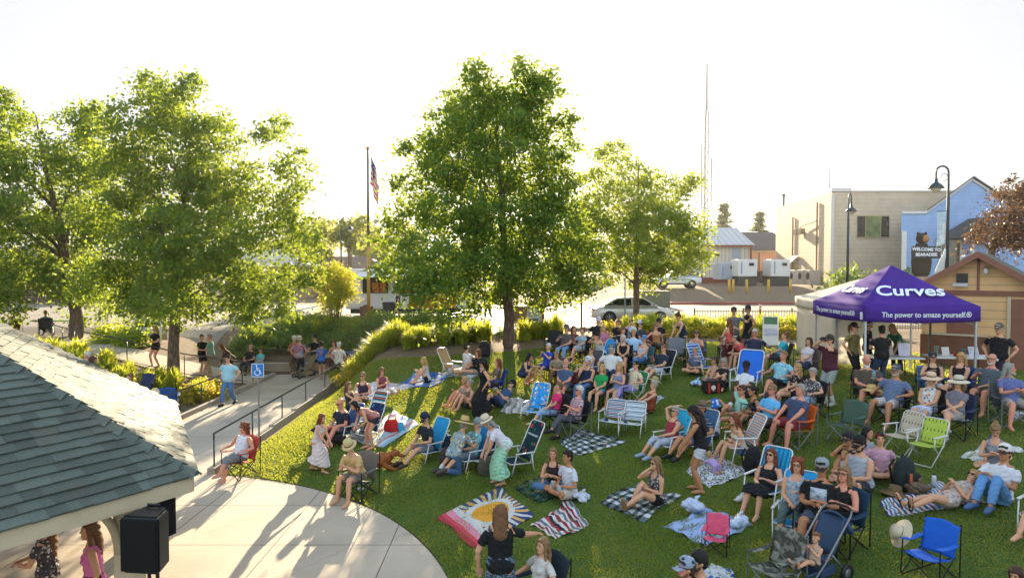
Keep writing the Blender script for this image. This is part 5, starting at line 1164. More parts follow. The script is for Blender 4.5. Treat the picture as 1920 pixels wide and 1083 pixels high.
    tg = {'lap': (P.lerp(kn[0], .55)+Vector((-.05, 0, .12))*s, P.lerp(kn[1], .55)+Vector((.05, .02, .12))*s), 'knees': (kn[0]+Vector((0, -.04, .09))*s, kn[1]+Vector((0, -.04, .09))*s), 'rest': (P+Vector((.31, .2, .19))*s, P+Vector((-.31, .2, .19))*s),
          'clasp': (C_+Vector((.04, .28, -.04))*s, C_+Vector((-.04, .28, -.02))*s), 'clap': (C_+Vector((.08, .26, .12))*s, C_+Vector((-.06, .26, .14))*s), 'chin': (hd(.03, .13, -.11), P.lerp(kn[1], .5)+Vector((.05, 0, .12))*s), 'face': (hd(.05, .14, -.04), hd(-.05, .14, -.05)), 'drink': (C_+Vector((.12, .3, .05))*s, P.lerp(kn[1], .55)+Vector((.03, 0, .12))*s), 'drinkl': (P.lerp(kn[0], .55)+Vector((-.03, 0, .12))*s, C_+Vector((-.12, .3, .0))*s),
          'over': (hd(.1, -.12, .1), P.lerp(kn[1], .55)+Vector((.05, 0, .12))*s), 'down': (P+Vector((.24, .05, .0))*s+Vector((0, 0, .02)), P+Vector((-.24, .06, .0))*s), 'pocket': (P+Vector((.19, .03, .02))*s, P+Vector((-.27, .05, .0))*s), 'front': (C_+Vector((.09, .3, -.16))*s, C_+Vector((-.09, .3, -.16))*s), 'camera': (hd(.05, .19, -.02), hd(-.06, .17, -.06)), 'out': (C_+Vector((-.1, .2, -.2))*s, C_+Vector((-.48, .3, .12))*s), 'wide': (C_+Vector((.5, .12, -.05))*s, C_+Vector((-.5, .1, -.05))*s),
          'back': (Vector((.26, -.3*s, .04)), Vector((-.26, -.28*s, .04))), 'backl': (P.lerp(kn[0], .5)+Vector((0, 0, .12))*s, Vector((-.3, -.22*s, .04))), 'hug': (lap+Vector((-.06, .1, .0))*s, lap+Vector((.06, .12, -.04))*s), 'reach': (P+Vector((.1, .55, .12))*s, P+Vector((-.12, .5, .08))*s), 'reachd': (P+Vector((.1, .5, -.22))*s, P+Vector((-.1, .45, -.2))*s), 'ground': (P+Vector((.14, .52, -P.z+.05)), P+Vector((-.14, .52, -P.z+.05))), 'belly': (P+U*.16*s+F*.18*s+X*.05, P+U*.2*s+F*.18*s-X*.05), 'side': (C_+Vector((.55, .05, .0))*s, P+Vector((-.24, .05, .0))*s), 'bothead': (hd(.12, -.1, .06), hd(-.12, -.1, .06)), 'fold': (C_+Vector((-.12, .2, -.06))*s, C_+Vector((.12, .22, -.08))*s)}[arms] if isinstance(arms, str) else [Vector(a) for a in arms]
    el, wr, hands = [], [], []
    ex = MB()
    for i, q in enumerate((1, -1)):
        e_, t_ = ik(sh[i], tg[i], .285*s, .25*s, (q*.75, -.35, -.75) if arms not in ('over', 'bothead') or i == 1 and arms == 'over' else (q*1, .2, .6)); el.append(e_); wr.append(t_); aw = .9+.5*(ww-1)+.08
        mb.tube([sh[i]-X*q*.03*s, sh[i].lerp(e_, .3), e_, e_.lerp(t_, .3), t_], [.058*s*aw, .05*s*aw, .041*s*aw, .04*s*aw, .027*s], 8)
        d = (t_-e_).normalized(); sx_, sy_ = frame(d, Vector((0, 0, 1)) if abs(d.z) < .9 else Vector((0, 1, 0))); pc = t_+d*.05*s
        mb.rings([(t_-d*.01*s, sx_*.026*s, sy_*.02*s), (t_+d*.03*s, sx_*.036*s, sy_*.018*s), (t_+d*.08*s, sx_*.04*s, sy_*.016*s), (t_+d*.098*s, sx_*.03*s, sy_*.012*s)], 8); hands.append(t_+d*.09*s)
        cu = -sy_ if sy_.z > 0 else sy_
        for k in range(4):
            b0 = t_+d*.085*s+sx_*(.028-.0185*k)*s; ln_ = (.062, .072, .068, .05)[k]*s; b1 = b0+d*ln_*.55+cu*ln_*.15; b2 = b1+d*ln_*.35+cu*ln_*.42
            ex.tube([b0, b1, b2], [.0095*s, .0088*s, .0068*s], 5)
        th = t_+d*.03*s+sx_*.03*s; ex.tube([th, th+d*.035*s+sx_*.022*s+cu*.012*s, th+d*.062*s+sx_*.02*s+cu*.026*s], [.0115*s, .01*s, .0075*s], 5)
    for q in (-1, 1):
        ex.ball(hd(q*.032, .0905, .012), (.013*hs, .006*hs, .007*hs), 6, 4, 1); ex.tube([hd(q*.015, .094, .032), hd(q*.048, .084, .032)], .0045*hs, 4, 2)
    ex.tube([hd(-.024, .0915, -.062), hd(0, .097, -.063), hd(.024, .0915, -.062)], .0055*hs, 4, 3)
    hcol = HAIR.get(hair[1], hair[1]) if hair else '#5a4a40'
    job('body', mb, vox, 3, [skm, mat('#1c1512', .3, 0, bump=0), mat(hcol, .9, .1, bump=0), mat('#8a4a42', .5, .05, bump=0)], o, ex)
    # top
    tk, tm = top if top else (None, None)
    M_ = lambda c: c if not isinstance(c, str) else mat(c, .9, .1, 5, .35, 22)
    off = .012+max(0, (vox-.012)*.6)
    wl = .10 if bot and bot[0] != 'skirt' else .02
    if tk:
        lo_ = -.10 if tk in ('tee', 'long', 'polo', 'tank', 'vest') else -.02; hi = {'strapless': .34, 'tank': .40}.get(tk, .455)
        if pose in ('gx', 'gk', 'gh', 'gl', 'gm', 'recl', 'lie') or pose.startswith(('sit', 'low')): lo_ = max(lo_, -.05)
        T = [(t, a+(.012 if t < .05 else 0), b+(.02 if t < .05 else 0)) for t, a, b in TR if lo_ < t < hi]; 
        itp = lambda t: (t, interp(t, [(x[0], x[1]) for x in TR]), interp(t, [(x[0], x[2]) for x in TR]))
        T = [itp(lo_)]+T+[itp(hi)]; T = [(t, a, b) for t, a, b in T]
        m2 = MB(); m2.rings(ringset(T, off), 14)
        if tk in ('tee', 'long', 'polo', 'vest'):
            m2.rings([(P+U*.43*s, X*.13*s*(1+(ww-1)*.4), F*(.085+off)*s), (P+U*.49*s, X*.075*s, F*.07*s)], 12)
        if fem and tk != 'none':
            for q in (-1, 1): m2.ball(P+U*.30*s+X*q*.07*s+F*.085*s, (.062*s, .055*s, .06*s))
        for i, q in enumerate((1, -1)):
            if tk in ('tee', 'polo', 'long'):
                aw = .9+.5*(ww-1)+.08; ss = sh[i]-X*q*.03*s
                if tk == 'long': m2.tube([ss, sh[i].lerp(el[i], .3), el[i], el[i].lerp(wr[i], .92)], [.058*s*aw, .058*s*aw, .05*s*aw, .04*s*aw], 8)
                else: m2.tube([ss, sh[i].lerp(el[i], .3), sh[i].lerp(el[i], sleeve or .62)], [.059*s*aw, .063*s*aw, .062*s*aw], 8)
            if tk == 'tank':
                a = P+U*.38*s+X*q*.095*s; m2.tube([a+F*.09*s, P+U*.475*s+X*q*.09*s+F*.02*s, P+U*.46*s+X*q*.09*s-F*.05*s, a-F*.085*s], [.03*s, .024*s, .024*s, .03*s], 6)
        job('shirt' if not (bot and bot[0] == 'dress') else 'dress_top', m2, vox*1.05, 3, [M_(tm)], o, None, .007)
    # below the waist
    if bot:
        bk, bm_ = bot[:2]; m2 = MB(); bt = [itp for itp in TR if itp[0] < .16]
        if bk in ('shorts', 'pants', 'capri', 'brief'):
            m2.rings(ringset([(-.12, .12, .095), (-.06, .15, .112), (0, .162, .112), (.10, .145, .104)], off*.9, True), 14)
            fr_ = {'brief': .42, 'shorts': .82, 'capri': 1.45, 'pants': 1.93}[bk]
            for i, q in enumerate((1, -1)):
                hip = P+X*q*.088*s-U*.03*s; a_ = ank[i][0]; lw = .9+.35*(ww-1)+.1; pts = [hip+Vector((0, 0, .02))]; rs = [.1*s*lw+.006]; fl = .012
                if fr_ <= 1: pts += [hip.lerp(kn[i], .5*fr_), hip.lerp(kn[i], fr_)]; rs += [.094*s*lw, (.083 if fr_ > .6 else .096)*s*lw]
                else: pts += [hip.lerp(kn[i], .4), kn[i], kn[i].lerp(a_, (fr_-1)*.5), kn[i].lerp(a_, fr_-1)]; rs += [.094*s*lw, .072*s*lw, .068*s*lw, .058*s]
                m2.tube(pts, rs, 10)
            job({'shorts': 'shorts', 'brief': 'shorts', 'pants': 'trousers', 'capri': 'trousers'}[bk], m2, vox*1.05, 3, [M_(bm_)], o, None, .006)
        else:   # skirt / dress skirt, fraction of the leg covered
            fr_ = bot[2] if len(bot) > 2 else .8; flare = bot[3] if len(bot) > 3 else .03
            K = [kn[i] for i in (0, 1)]; A = [ank[i][0] for i in (0, 1)]; hips = [P+X*q*.088*s for q in (1, -1)]
            def legpt(i, f): return hips[i].lerp(K[i], f) if f <= 1 else K[i].lerp(A[i], f-1)
            rr = [(P+U*.12*s, X*(.14*ww+off)*s, F*(.1*ww+off)*s), (P+U*.02*s, X*(.17*ww+off)*s, F*(.118*ww+off)*s)]
            for f in np.linspace(.12, fr_, max(3, int(fr_*5))):
                a, b = legpt(0, f), legpt(1, f); c = (a+b)/2; half = abs(a.x-b.x)/2; ld = ((legpt(0, min(f+.05, 2))-legpt(0, max(f-.05, 0)))+(legpt(1, min(f+.05, 2))-legpt(1, max(f-.05, 0)))).normalized(); yv = X.cross(ld)
                yv = yv.normalized() if yv.length > .01 else F
                if yv.dot(rr[-1][2]) < 0: yv = -yv
                dl = abs((a-b).dot(yv))/2; g_ = flare*f; rr.append((c, X*(half+.085*s*ww+g_), yv*(.10*s+dl+g_)))
            m2.rings(rr, 18); job('skirt' if bk == 'skirt' else 'dress', m2, vox*1.05, 2, [M_(bm_)], o, None, .012)
    # shoes
    if shoe:
        kind, c = shoe
        for i in (0, 1):
            a_, hl, tp = ank[i]; m2 = MB(); dn = (hl-a_); dn = Vector((0, 0, -1)) if dn.length < .01 else dn
            if kind == 'sandal':
                x, y = frame(tp-hl); m2.rings([(hl+Vector((0, 0, -.025*s)), x*.03*s, y*.012*s), (hl.lerp(tp, .5)+Vector((0, 0, -.03*s)), x*.04*s, y*.012*s), (tp+(tp-hl).normalized()*.05*s+Vector((0, 0, -.02*s)), x*.036*s, y*.012*s)], 8); m2.tube([hl.lerp(tp, .6)-x*.04*s, hl.lerp(tp, .6)+y*abs(.04)*s*(1 if y.z > 0 else -1), hl.lerp(tp, .6)+x*.04*s], .012*s, 5)
                m2.build('sandal', mat(c, .7, .1, bump=0), o, True)
            else:
                m2.tube([hl-(tp-hl).normalized()*.02*s, hl.lerp(tp, .45)+(a_-hl)*.25, tp, tp+(tp-hl).normalized()*.065*s], [.042*s, .05*s, .045*s, .026*s], 10)
                job('shoe', m2, vox, 2, [mat(c, .6, .08, bump=.1)], o)
                if kind in ('sock', 'hisock'):
                    kk = kn[i].lerp(a_, .8 if kind == 'sock' else .55); MB().tube([a_+(hl-a_)*.5, a_, kk], [.044*s, .046*s, .054*s], 9).build('sock', mat('#c2c0bb', .9, .06), o, True)
    # hair
    if hair and hair[0] != 'bald':
        hk, hm = hair[0], mat(hcol, .75, .35, 60, .5, 140); m2 = MB(); RB = HR_
        if hk == 'fringe': m2.tube([hd(-.078, .0, -.02), hd(-.07, -.07, -.01), hd(0, -.104, -.015), hd(.07, -.07, -.01), hd(.078, .0, -.02)], [.02*hs, .03*hs, .036*hs, .03*hs, .02*hs], 8)
        else:
            m2.ball(hd(0, -.022, .026), (.088*hs, .102*hs, .106*hs), 14, 10, R=RB)
            m2.tube([hd(-.06, .045, .075), hd(0, .066, .088), hd(.06, .045, .075)], .026*hs, 8)
            m2.ball(hd(0, -.05, -.035), (.074*hs, .066*hs, .07*hs), 10, 8, R=RB)
            if hk in ('long', 'half', 'bob', 'curly'):
                ln_ = {'long': .42, 'half': .28, 'bob': .13, 'curly': .08}[hk]*hs; d = -U if ln > -30 else Vector((0, -.3, -1)).normalized()
                if ln > 45: d = Vector((0, .25, -1)).normalized()
                b0 = hd(0, -.06, -.0); b1 = hd(0, -.095, -.12); b2 = b1+d*ln_*.5+F*-.01; b3 = b1+d*ln_
                xw = RB @ X; m2.rings([(b0, xw*.085*hs, RB @ Vector((0, .06, 0))*hs), (b1, xw*.09*hs, RB @ Vector((0, .05, 0))*hs), (b2, X*.1*hs, F*.045*hs), (b3, X*.06*hs, F*.025*hs)], 12)
                for q in (-1, 1): m2.tube([hd(q*.066, .02, .07), hd(q*.086, .012, 0), hd(q*.086, .0, -.11), hd(q*.084, -.01, -.12)+d*ln_*.55], [.024*hs, .026*hs, .028*hs, .014*hs], 8)
            if hk == 'curly':
                r = random.Random(int(u*7+v))
                for _ in range(16): a, z = r.uniform(0, 6.28), r.uniform(-.06, .12); rr_ = .085*math.sqrt(max(.1, 1-((z-.02)/.13)**2)); m2.ball(hd(math.cos(a)*rr_*1.05, math.sin(a)*rr_*1.1-.03, z), .036*hs, 7, 5)
            if hk in ('bun', 'updo'): m2.ball(hd(0, -.09, .1) if hk == 'bun' else hd(0, -.125, .04), .05*hs, 9, 7)
            if hk == 'pony': m2.tube([hd(0, -.1, .05), hd(0, -.16, .03), hd(0, -.17, -.08), hd(0, -.15, -.2)], [.03*hs, .036*hs, .034*hs, .012*hs], 8)
        job('hair', m2, max(.0095, vox*.9)*(1 if not kid else .8), 2, [hm], o, None, .006)
    if beard:
        m2 = MB(); m2.ball(hd(0, .07, -.1), (.045*hs, .032*hs, .032*hs)); m2.tube([hd(-.068, .01, -.045), hd(-.055, .045, -.09), hd(0, .08, -.108), hd(.055, .045, -.09), hd(.068, .01, -.045)], .018*hs, 7)
        if beard[0] == '+': m2.tube([hd(0, .08, -.1), hd(0, .1, -.2), hd(0, .08, -.3)], [.06*hs, .055*hs, .02*hs], 8)
        job('beard', m2, vox*.85, 1, [mat(beard.lstrip('+'), .9, .2, 40, .5, 120)], o, None, .004)
    if glasses:
        m2 = MB(); md = mat('#121212', .15, 0, bump=0) if glasses == 1 else mat('#3a3330', .2, 0, bump=0)
        for q in (-1, 1):
            if glasses == 1: m2.ball(hd(q*.034, .097, .012), (.03*hs, .009*hs, .021*hs), 8, 5, R=HR_)
            else: m2.tube([hd(q*.034+.026*math.cos(t), .098, .01+.02*math.sin(t)) for t in np.linspace(0, 2*PI, 10)], .004*hs, 4)
            m2.tube([hd(q*.06, .09, .018), hd(q*.082, -.01, .012)], .005*hs, 4)
        m2.tube([hd(-.015, .1, .016), hd(.015, .1, .016)], .005*hs, 4); m2.build('sunglasses' if glasses == 1 else 'glasses', md, o, True)
    if band: MB().lathe([(.093*hs, -.012), (.096*hs, .0), (.093*hs, .022)], 18, c=hd(0, -.01, .06), R=HR_ @ Matrix.Rotation(.25, 3, 'X')).build('headband', mat(band, .7, .05), o, True)
    if hat:
        hk, hc = hat[0], hat[1]; hm = M_(hc); Rm = HR_
        if hk == 'cap' or hk == 'back':
            m2 = MB(); k = -1 if hk == 'back' else 1; m2.lathe([(.094*hs, -.005), (.097*hs, .03), (.086*hs, .075), (.055*hs, .105), (.01, .115*hs)], 18, c=hd(0, -.012, .036), R=Rm)
            hb_ = m2.build('cap', hm, o, True); bm2 = MB()
            bm2.sheet(lambda a, b: hd(0, -.012, .036)+Rm @ (Vector(((a-.5)*2*.078*(1-.25*b), k*(.078+.105*b*math.cos((a-.5)*1.7)-(abs(a-.5)*2)**2*.05*(1-b)), -.004-.022*b-.02*(abs(a-.5)*2)**2))*hs), 10, 5, .006)
            bm2.build('brim', M_(hat[2]) if len(hat) > 2 else hm, hb_, True)
        elif hk == 'visor':
            hb_ = MB().lathe([(.094*hs, -.005), (.097*hs, .01), (.094*hs, .035)], 18, c=hd(0, -.012, .045), R=Rm).build('visor', hm, o, True)
            MB().sheet(lambda a, b: hd(0, -.012, .045)+Rm @ (Vector(((a-.5)*2*.078*(1-.25*b), (.078+.1*b*math.cos((a-.5)*1.7)), -.004-.03*b))*hs), 8, 4, .006).build('brim', hm, hb_, True)
        else:
            br = {'sun': .21, 'straw': .235, 'fedora': .155, 'bucket': .135}[hk]*hs; dr = {'sun': -.035, 'straw': -.02, 'fedora': -.015, 'bucket': -.06}[hk]*hs; ch = {'sun': .11, 'straw': .14, 'fedora': .125, 'bucket': .1}[hk]*hs
            pr_ = [(br, dr), (br*.985, dr+.008), (.115*hs, .004), (.1*hs, .012), (.097*hs, .05*hs), (.088*hs, ch*.85), (.065*hs, ch), (.0, ch*(.94 if hk != 'fedora' else .85))]
            hb_ = MB().lathe(pr_+[(.0, ch*.9)], 26, c=hd(0, -.012, .042), R=Rm @ Matrix.Rotation(-.12 if hk != 'fedora' else 0, 3, 'X')).lathe([(.1*hs, .002), (br, dr-.003)], 26, c=hd(0, -.012, .042), R=Rm @ Matrix.Rotation(-.12 if hk != 'fedora' else 0, 3, 'X')).build('hat', hm, o, True)
            if hk != 'bucket': MB().lathe([(.102*hs, .012), (.101*hs, .036)], 24, c=hd(0, -.012, .042), R=Rm @ Matrix.Rotation(-.12 if hk != 'fedora' else 0, 3, 'X')).build('hat_band', M_(hat[2] if len(hat) > 2 else '#2c2520'), hb_, True)
    WM = Matrix.Translation(root) @ R.to_4x4()
    out = dict(o=o, root=root, rz=rz, R=R, P=WM @ P, lh=WM @ hands[1], rh=WM @ hands[0], kn=[WM @ k for k in kn], head=WM @ HC, wr=[WM @ q for q in wr], C=WM @ (P+U*.3*s+F*.12*s*ww), CB=WM @ (P+U*.32*s-F*.115*s*ww), F=R @ F, U=R @ U, s=s)
    if chair:
        ck, cl, cm = chair[0], chair[1], chair[2]; fr_ = chair[3] if len(chair) > 3 else None
        cm = M_(cm)
        if ck == 'camp': c_ = camp_chair(cl, root, rz, cm, fr_ or 'black')
        elif ck == 'beach': c_ = beach_chair(cl, root, rz, cm, fr_ or 'white')
        elif ck == 'high': c_ = beach_chair(cl, root, rz, cm, fr_ or 'white', 1.0, .62, .40)
        elif ck == 'lawn': c_ = lawn_chair(cl, root, rz, cm)
        out['chair'] = c_
    return out
def flush():
    """turn every overlapping shell into one continuous skin (voxel remesh, smoothed), all in one go"""
    tmp = []
    for kind, mb, vox, sm, mats, parent, extra, fold, name in JOBS:
        me = bpy.data.meshes.new('raw'); me.from_pydata(mb.v, [], mb.f); o = bpy.data.objects.new('raw', me); COL.objects.link(o)
        bm = bmesh.new(); bm.from_mesh(me); bmesh.ops.recalc_face_normals(bm, faces=bm.faces[:]); bm.to_mesh(me); bm.free()
        r = o.modifiers.new('r', 'REMESH'); r.mode = 'VOXEL'; r.voxel_size = vox; q = o.modifiers.new('s', 'SMOOTH'); q.factor = .5; q.iterations = sm; tmp.append(o)
    dg = bpy.context.evaluated_depsgraph_get(); tot = 0
    for o, (kind, mb, vox, sm, mats, parent, extra, fold, name) in zip(tmp, JOBS):
        e = o.evaluated_get(dg).to_mesh(); n = len(e.vertices); co = np.empty(n*3, dtype=np.float32); e.vertices.foreach_get('co', co); co = co.reshape(-1, 3)
        F = [tuple(p.vertices) for p in e.polygons]
        if fold and n:
            no = np.empty(n*3, dtype=np.float32); e.vertices.foreach_get('normal', no); no = no.reshape(-1, 3); ph = sum(map(ord, parent.name)) % 97
            d = np.sin(co[:, 0]*31+co[:, 2]*47+ph)*np.sin(co[:, 1]*37-co[:, 2]*23+ph*.7)+.6*np.sin(co[:, 2]*71+co[:, 0]*53+ph)
            co = co+no*(d*fold*.6)[:, None]
        o.evaluated_get(dg).to_mesh_clear(); tot += len(F)
        V = co.tolist(); mi = [0]*len(F)
        if extra: k = len(V); V += [list(p) for p in extra.v]; F += [tuple(i+k for i in f) for f in extra.f]; mi += extra.m
        me = bpy.data.meshes.new(name); me.from_pydata(V, [], F)
        for m in mats: me.materials.append(m)
        me.polygons.foreach_set('material_index', mi); me.polygons.foreach_set('use_smooth', [True]*len(F)); me.update(); link(name, me, parent)
    for o in tmp: me = o.data; bpy.data.objects.remove(o); bpy.data.meshes.remove(me)
    print('figure faces', tot); JOBS.clear()
# ------------------------------------------------------------------ cloth
FLW = pat('floral', 16., ('#8a9aa0', '#c7b24a', '#4f7a86', '#b5654a', '#d3d0c4')); FLB = pat('floral', 18., ('#5fa5b4', '#cfd8d6', '#b58a4a', '#3f7f9a', '#d8d8d0')); FLD = pat('floral', 22., ('#241a1a', '#241a1a', '#c9b8a8', '#241a1a', '#a88a7a'))
FLBW = pat('floral', 26., ('#4a464a', '#c2bfba', '#2a282c', '#8f8a88', '#c9c5bf')); FLPK = pat('floral', 14., ('#b9a79a', '#a8847a', '#7f87a0', '#c9bfae', '#b0705a')); FLWH = pat('floral', 18., ('#cbc8c2', '#cbc8c2', '#b5634a', '#cbc8c2', '#4a5f80')); FLHAW = pat('floral', 15., ('#222629', '#4a5a4a', '#222629', '#8a8a78', '#222629'))
STB = pat('stripe', 2, 16., ('#2c3a4c', '#2c3a4c', '#2c3a4c', '#7f8a96')); STW = pat('stripe', 2, 26., ('#c6c6ca', '#c6c6ca', '#7b86a0')); STC = pat('stripe', 0, 24., ('#cdbfa6', '#cdbfa6', '#b59f80')); PLD = pat('check', 22., 22., '#7a3a50', '#a5808c', '#c9c0c4', (0, 2)); TIE = pat('blotch', 4., ('#5f86a8', '#9aa3ae', '#b0596a', '#6f8ea8')); FLSM = pat('floral', 20., ('#8fa0aa', '#c2c4c6', '#5f6f86', '#b8b0b0', '#8f98a8')); DOTW = pat('floral', 30., ('#2d3a44', '#2d3a44', '#b8bcbc')); FLLT = pat('floral', 24., ('#cac6bb', '#cac6bb', '#8a5a4a', '#cac6bb', '#4a5a6a'))
CS1 = pat('stripe', 2, 9., ('#b8443a', '#bcc6cc', '#27567a', '#c4c8ca', '#1f3a58', '#8fb0bc')); CS2 = pat('stripe', 2, 9., ('#b9c2c8', '#c4c8c8', '#6f96b0', '#c4c0b8', '#2f4f74', '#c0c8cc')); CS3 = pat('stripe', 2, 10., ('#c9803a', '#6f9ab8', '#c8c4b8', '#5f84b0', '#d08a3a', '#b8bcc0')); CS4 = pat('stripe', 2, 7., ('#1f3050', '#b8603a', '#2a4a72', '#c0b8a8', '#3f8f9a')); CBLU = pat('stripe', 2, 11., ('#1f54a8', '#1f54a8', '#b8c4d0')); CTEAL = pat('stripe', 0, 12., ('#1f84b4', '#2a9cc4', '#1f84b4', '#186a94'))
CFL = pat('floral', 13., ('#2f8fd0', '#c2d6e0', '#1f6fb4', '#d08a4a', '#8fc4e0')); CFD = pat('floral', 12., ('#1f2c4a', '#3f6fa8', '#c8b43a', '#1f2c4a', '#4a7a5a')); CPT = pat('floral', 9., ('#16303a', '#16303a', '#2f6a4a', '#a8403a', '#1f3f4f')); WEBG = pat('web', 13., '#a5b84a', '#3c4438'); WEBW = pat('web', 13., '#b8ac96', '#3a2f28'); WEBD = pat('web', 12., '#2f7a4a', '#b8c8b8'); CAMO = pat('blotch', 5., ('#5a5a50', '#3a3a34', '#8a8a80', '#4a4a42'))
NAVY, BLK, GRY, WHT, DEN, DKD, KHA = '#232c40', '#18181a', '#6f7274', '#c6c6c6', '#4a6a92', '#2c3a52', '#9a8a6c'
P_ = person; R_ = {}
# --- standing and sitting round the ramp
P_('big man in pale blue polo and jeans strolling down the ramp', 427, 672, 'walk', 12, ('polo', '#8fb8c6'), ('pants', DEN), ('short', 'dark'), None, 'pocket', w=1.28, h=1.8, shoe=('shoe', BLK), hp=15)
P_('man in tie dyed shirt and straw hat standing at the sitting wall', 561, 636, 'stand', 190, ('tee', TIE), ('pants', '#20242c'), ('short', 'grey'), ('fedora', '#c8bda0'), 'down', w=1.15, h=1.82, shoe=('shoe', BLK), hy=20)
P_('person in orange shirt behind the tie dyed man', 551, 636, 'stand', 120, ('tee', '#a8563c'), ('pants', '#6a5a48'), ('short', 'white'), None, 'front', h=1.78, Y=31.0)
P_('man in black tee and black cap facing the group by the wall', 590, 635, 'stand', 25, ('tee', BLK), ('shorts', BLK), ('short', 'dark'), ('cap', BLK), 'front', w=1.1, h=1.84, Y=30.8, shoe=('shoe', BLK))
q = P_('woman in blue tee with orange back print and black shorts', 603, 645, 'stand', 175, ('tee', '#1f62b8'), ('brief', BLK), ('bun', 'dark'), None, 'front', h=1.66, female=1, shoe=('shoe', '#b09888')); R_['bluetee'] = q
P_('long haired woman in pink top among the group by the wall', 626, 643, 'stand', 20, ('tank', '#a87a78'), ('pants', '#3a2c2c'), ('long', 'auburn'), None, 'front', h=1.66, female=1, Y=30.2)
P_('man in white patterned shirt and black shorts standing at the railing end', 636, 651, 'stand', -160, ('tee', FLLT), ('shorts', BLK), ('short', 'white'), None, 'down', h=1.76, w=1.1, shoe=('shoe', BLK), Y=28.6)
P_('man in black tee seated on the low concrete wall', 470, 654, 'sit', 10, ('tee', BLK), ('pants', '#2a2c34'), ('fringe', 'grey'), None, 'front', h=1.75, w=1.1, Y=30.8, xz=-.02, shoe=('shoe', BLK))
P_('woman in turquoise tee seated on the low concrete wall', 489, 661, 'sit', 15, ('tee', '#5fb4bc'), ('brief', '#3a5a62'), ('short', 'ltbrown'), None, 'lap', h=1.65, Y=30.8, xz=-.02, female=1, hp=25)
P_('man in sage green shirt standing on the walkway behind the tree', 393, 620, 'stand', 80, ('tee', '#6f9a86'), ('pants', KHA), ('short', 'grey'), None, 'front', h=1.8, Y=28.6)
P_('person in black dress standing beside the sage green shirt man', 379, 632, 'stand', -60, ('tee', BLK), ('skirt', BLK, .8), ('short', 'dark'), None, 'front', h=1.7, Y=28.4, female=1)
P_('long haired woman in brown top bending low by the wall', 415, 655, 'bend', 70, ('long', '#4a2f26'), ('pants', '#3a2a22'), ('long', 'auburn'), None, 'reachd', h=1.66, Y=28.9, female=1)
P_('woman with big black bag on the upper walkway', 291, 622, 'contra', 25, ('tee', BLK), ('brief', BLK), ('half', 'blonde'), None, 'front', h=1.7, Y=27.2, female=1, shoe=('shoe', '#8a7a6a'))
P_('white haired person in teal top among the grass clumps', 163, 668, 'low', 40, ('tee', '#4f7a80'), ('pants', GRY), ('short', 'white'), None, 'lap', h=1.65, chair=('camp', 'camp chair sunk among the grasses beyond the roof', '#5a2f2c'))
P_('person in patterned shirt seated just beyond the roof edge', 243, 708, 'sit', 30, ('tee', FLBW), ('shorts', NAVY), ('short', 'ltbrown'), None, 'lap', h=1.7, chair=('camp', 'navy camp chair nearest the grasses beyond the roof', '#1f2c44'))
P_('person in straw bucket hat and dusty pink top beyond the roof', 290, 736, 'sit', 45, ('tee', '#a8746c'), ('shorts', '#4a4a4a'), ('short', 'grey'), ('bucket', '#c4ac80'), 'drink', h=1.65, chair=('camp', 'dark camp chair under the straw hatted person', '#2c2c30'))
P_('woman in pink sleeveless top standing under the bandstand roof', 168, 975, 'stand', 60, ('tank', '#c46a9a'), ('skirt', FLD, 1.5), ('half', 'ltbrown'), None, 'down', h=1.68, Y=8.6, female=1)
P_('person in black and white print dress standing under the bandstand', 82, 955, 'stand', 80, ('tee', FLBW), ('dress', FLBW, 1.7, .06), ('long', 'ltbrown'), None, 'front', h=1.68, Y=8.9, female=1)
P_('curly haired woman in white sleeveless blouse at the railing', 458, 800, 'sitx', 28, ('vest', '#c6c8d2'), ('capri', GRY), ('curly', 'auburn'), None, 'rest', h=1.66, w=1.15, glasses=1, female=1, shoe=('sandal', '#c0c0c0'), skin='r', chair=('camp', 'red patterned camp chair standing where the kerb meets the lawn', pat('floral', 14., ('#a8443a', '#b85a4a', '#8a342c', '#c8a890', '#a8443a'))))
# --- front edge of the lawn
P_('girl in long white sundress stepping across the lit grass', 604, 783, 'walk', -75, ('tank', '#c4b8b8'), ('dress', '#c4b8b8', 1.55, .05), ('long', 'auburn'), None, 'reachd', h=1.42, w=.9, female=1, shoe=('sandal', '#2a2420'), lean=16)
P_('man in straw hat and tan shirt slumped in a grey chair', 655, 838, 'lean', 28, ('tee', '#b89a6a'), ('shorts', '#7a756e'), ('short', 'grey'), ('fedora', '#bda878'), 'clasp', h=1.76, w=1.1, hp=25, beard='#b0a898', chair=('camp', 'padded grey camp chair under the straw hatted man', '#5f5a55', 'black', 1.1))
P_('bald bearded man in navy tee holding papers on his lap', 638, 756, 'lowl', 40, ('tee', '#1d2433'), ('shorts', '#4a5670'), ('bald', 'grey'), None, 'front', h=1.8, w=1.25, glasses=1, beard='#9a948c', skin='r', hp=15, chair=('beach', 'blue beach chair under the bald bearded man', '#2a4470'))
P_('dark haired woman bending down between the beach chairs', 664, 762, 'bend2', 55, ('tank', '#a8706a'), ('brief', NAVY), ('bob', 'dark'), None, 'reachd', h=1.6, female=1)
P_('young woman in profile with dark tank sitting on the lilac blanket', 653, 722, 'gk', -70, ('tank', '#3a2c34'), ('brief', NAVY), ('long', 'ltbrown'), None, 'hug', h=1.62, w=.9, female=1)
P_('person in charcoal tank and sunglasses sitting upright on lilac blanket', 680, 705, 'gx', 10, ('tank', '#33293a'), ('shorts', '#8a8a94'), ('short', 'dirty'), None, 'lap', h=1.75, glasses=1)
P_('woman in maroon sleeveless top and pale trousers on lilac blanket', 716, 695, 'gl', -40, ('vest', '#7a3a48'), ('pants', '#b8b4ac'), ('bob', 'ltbrown'), None, 'clasp', h=1.65, glasses=1, female=1, lean=0)
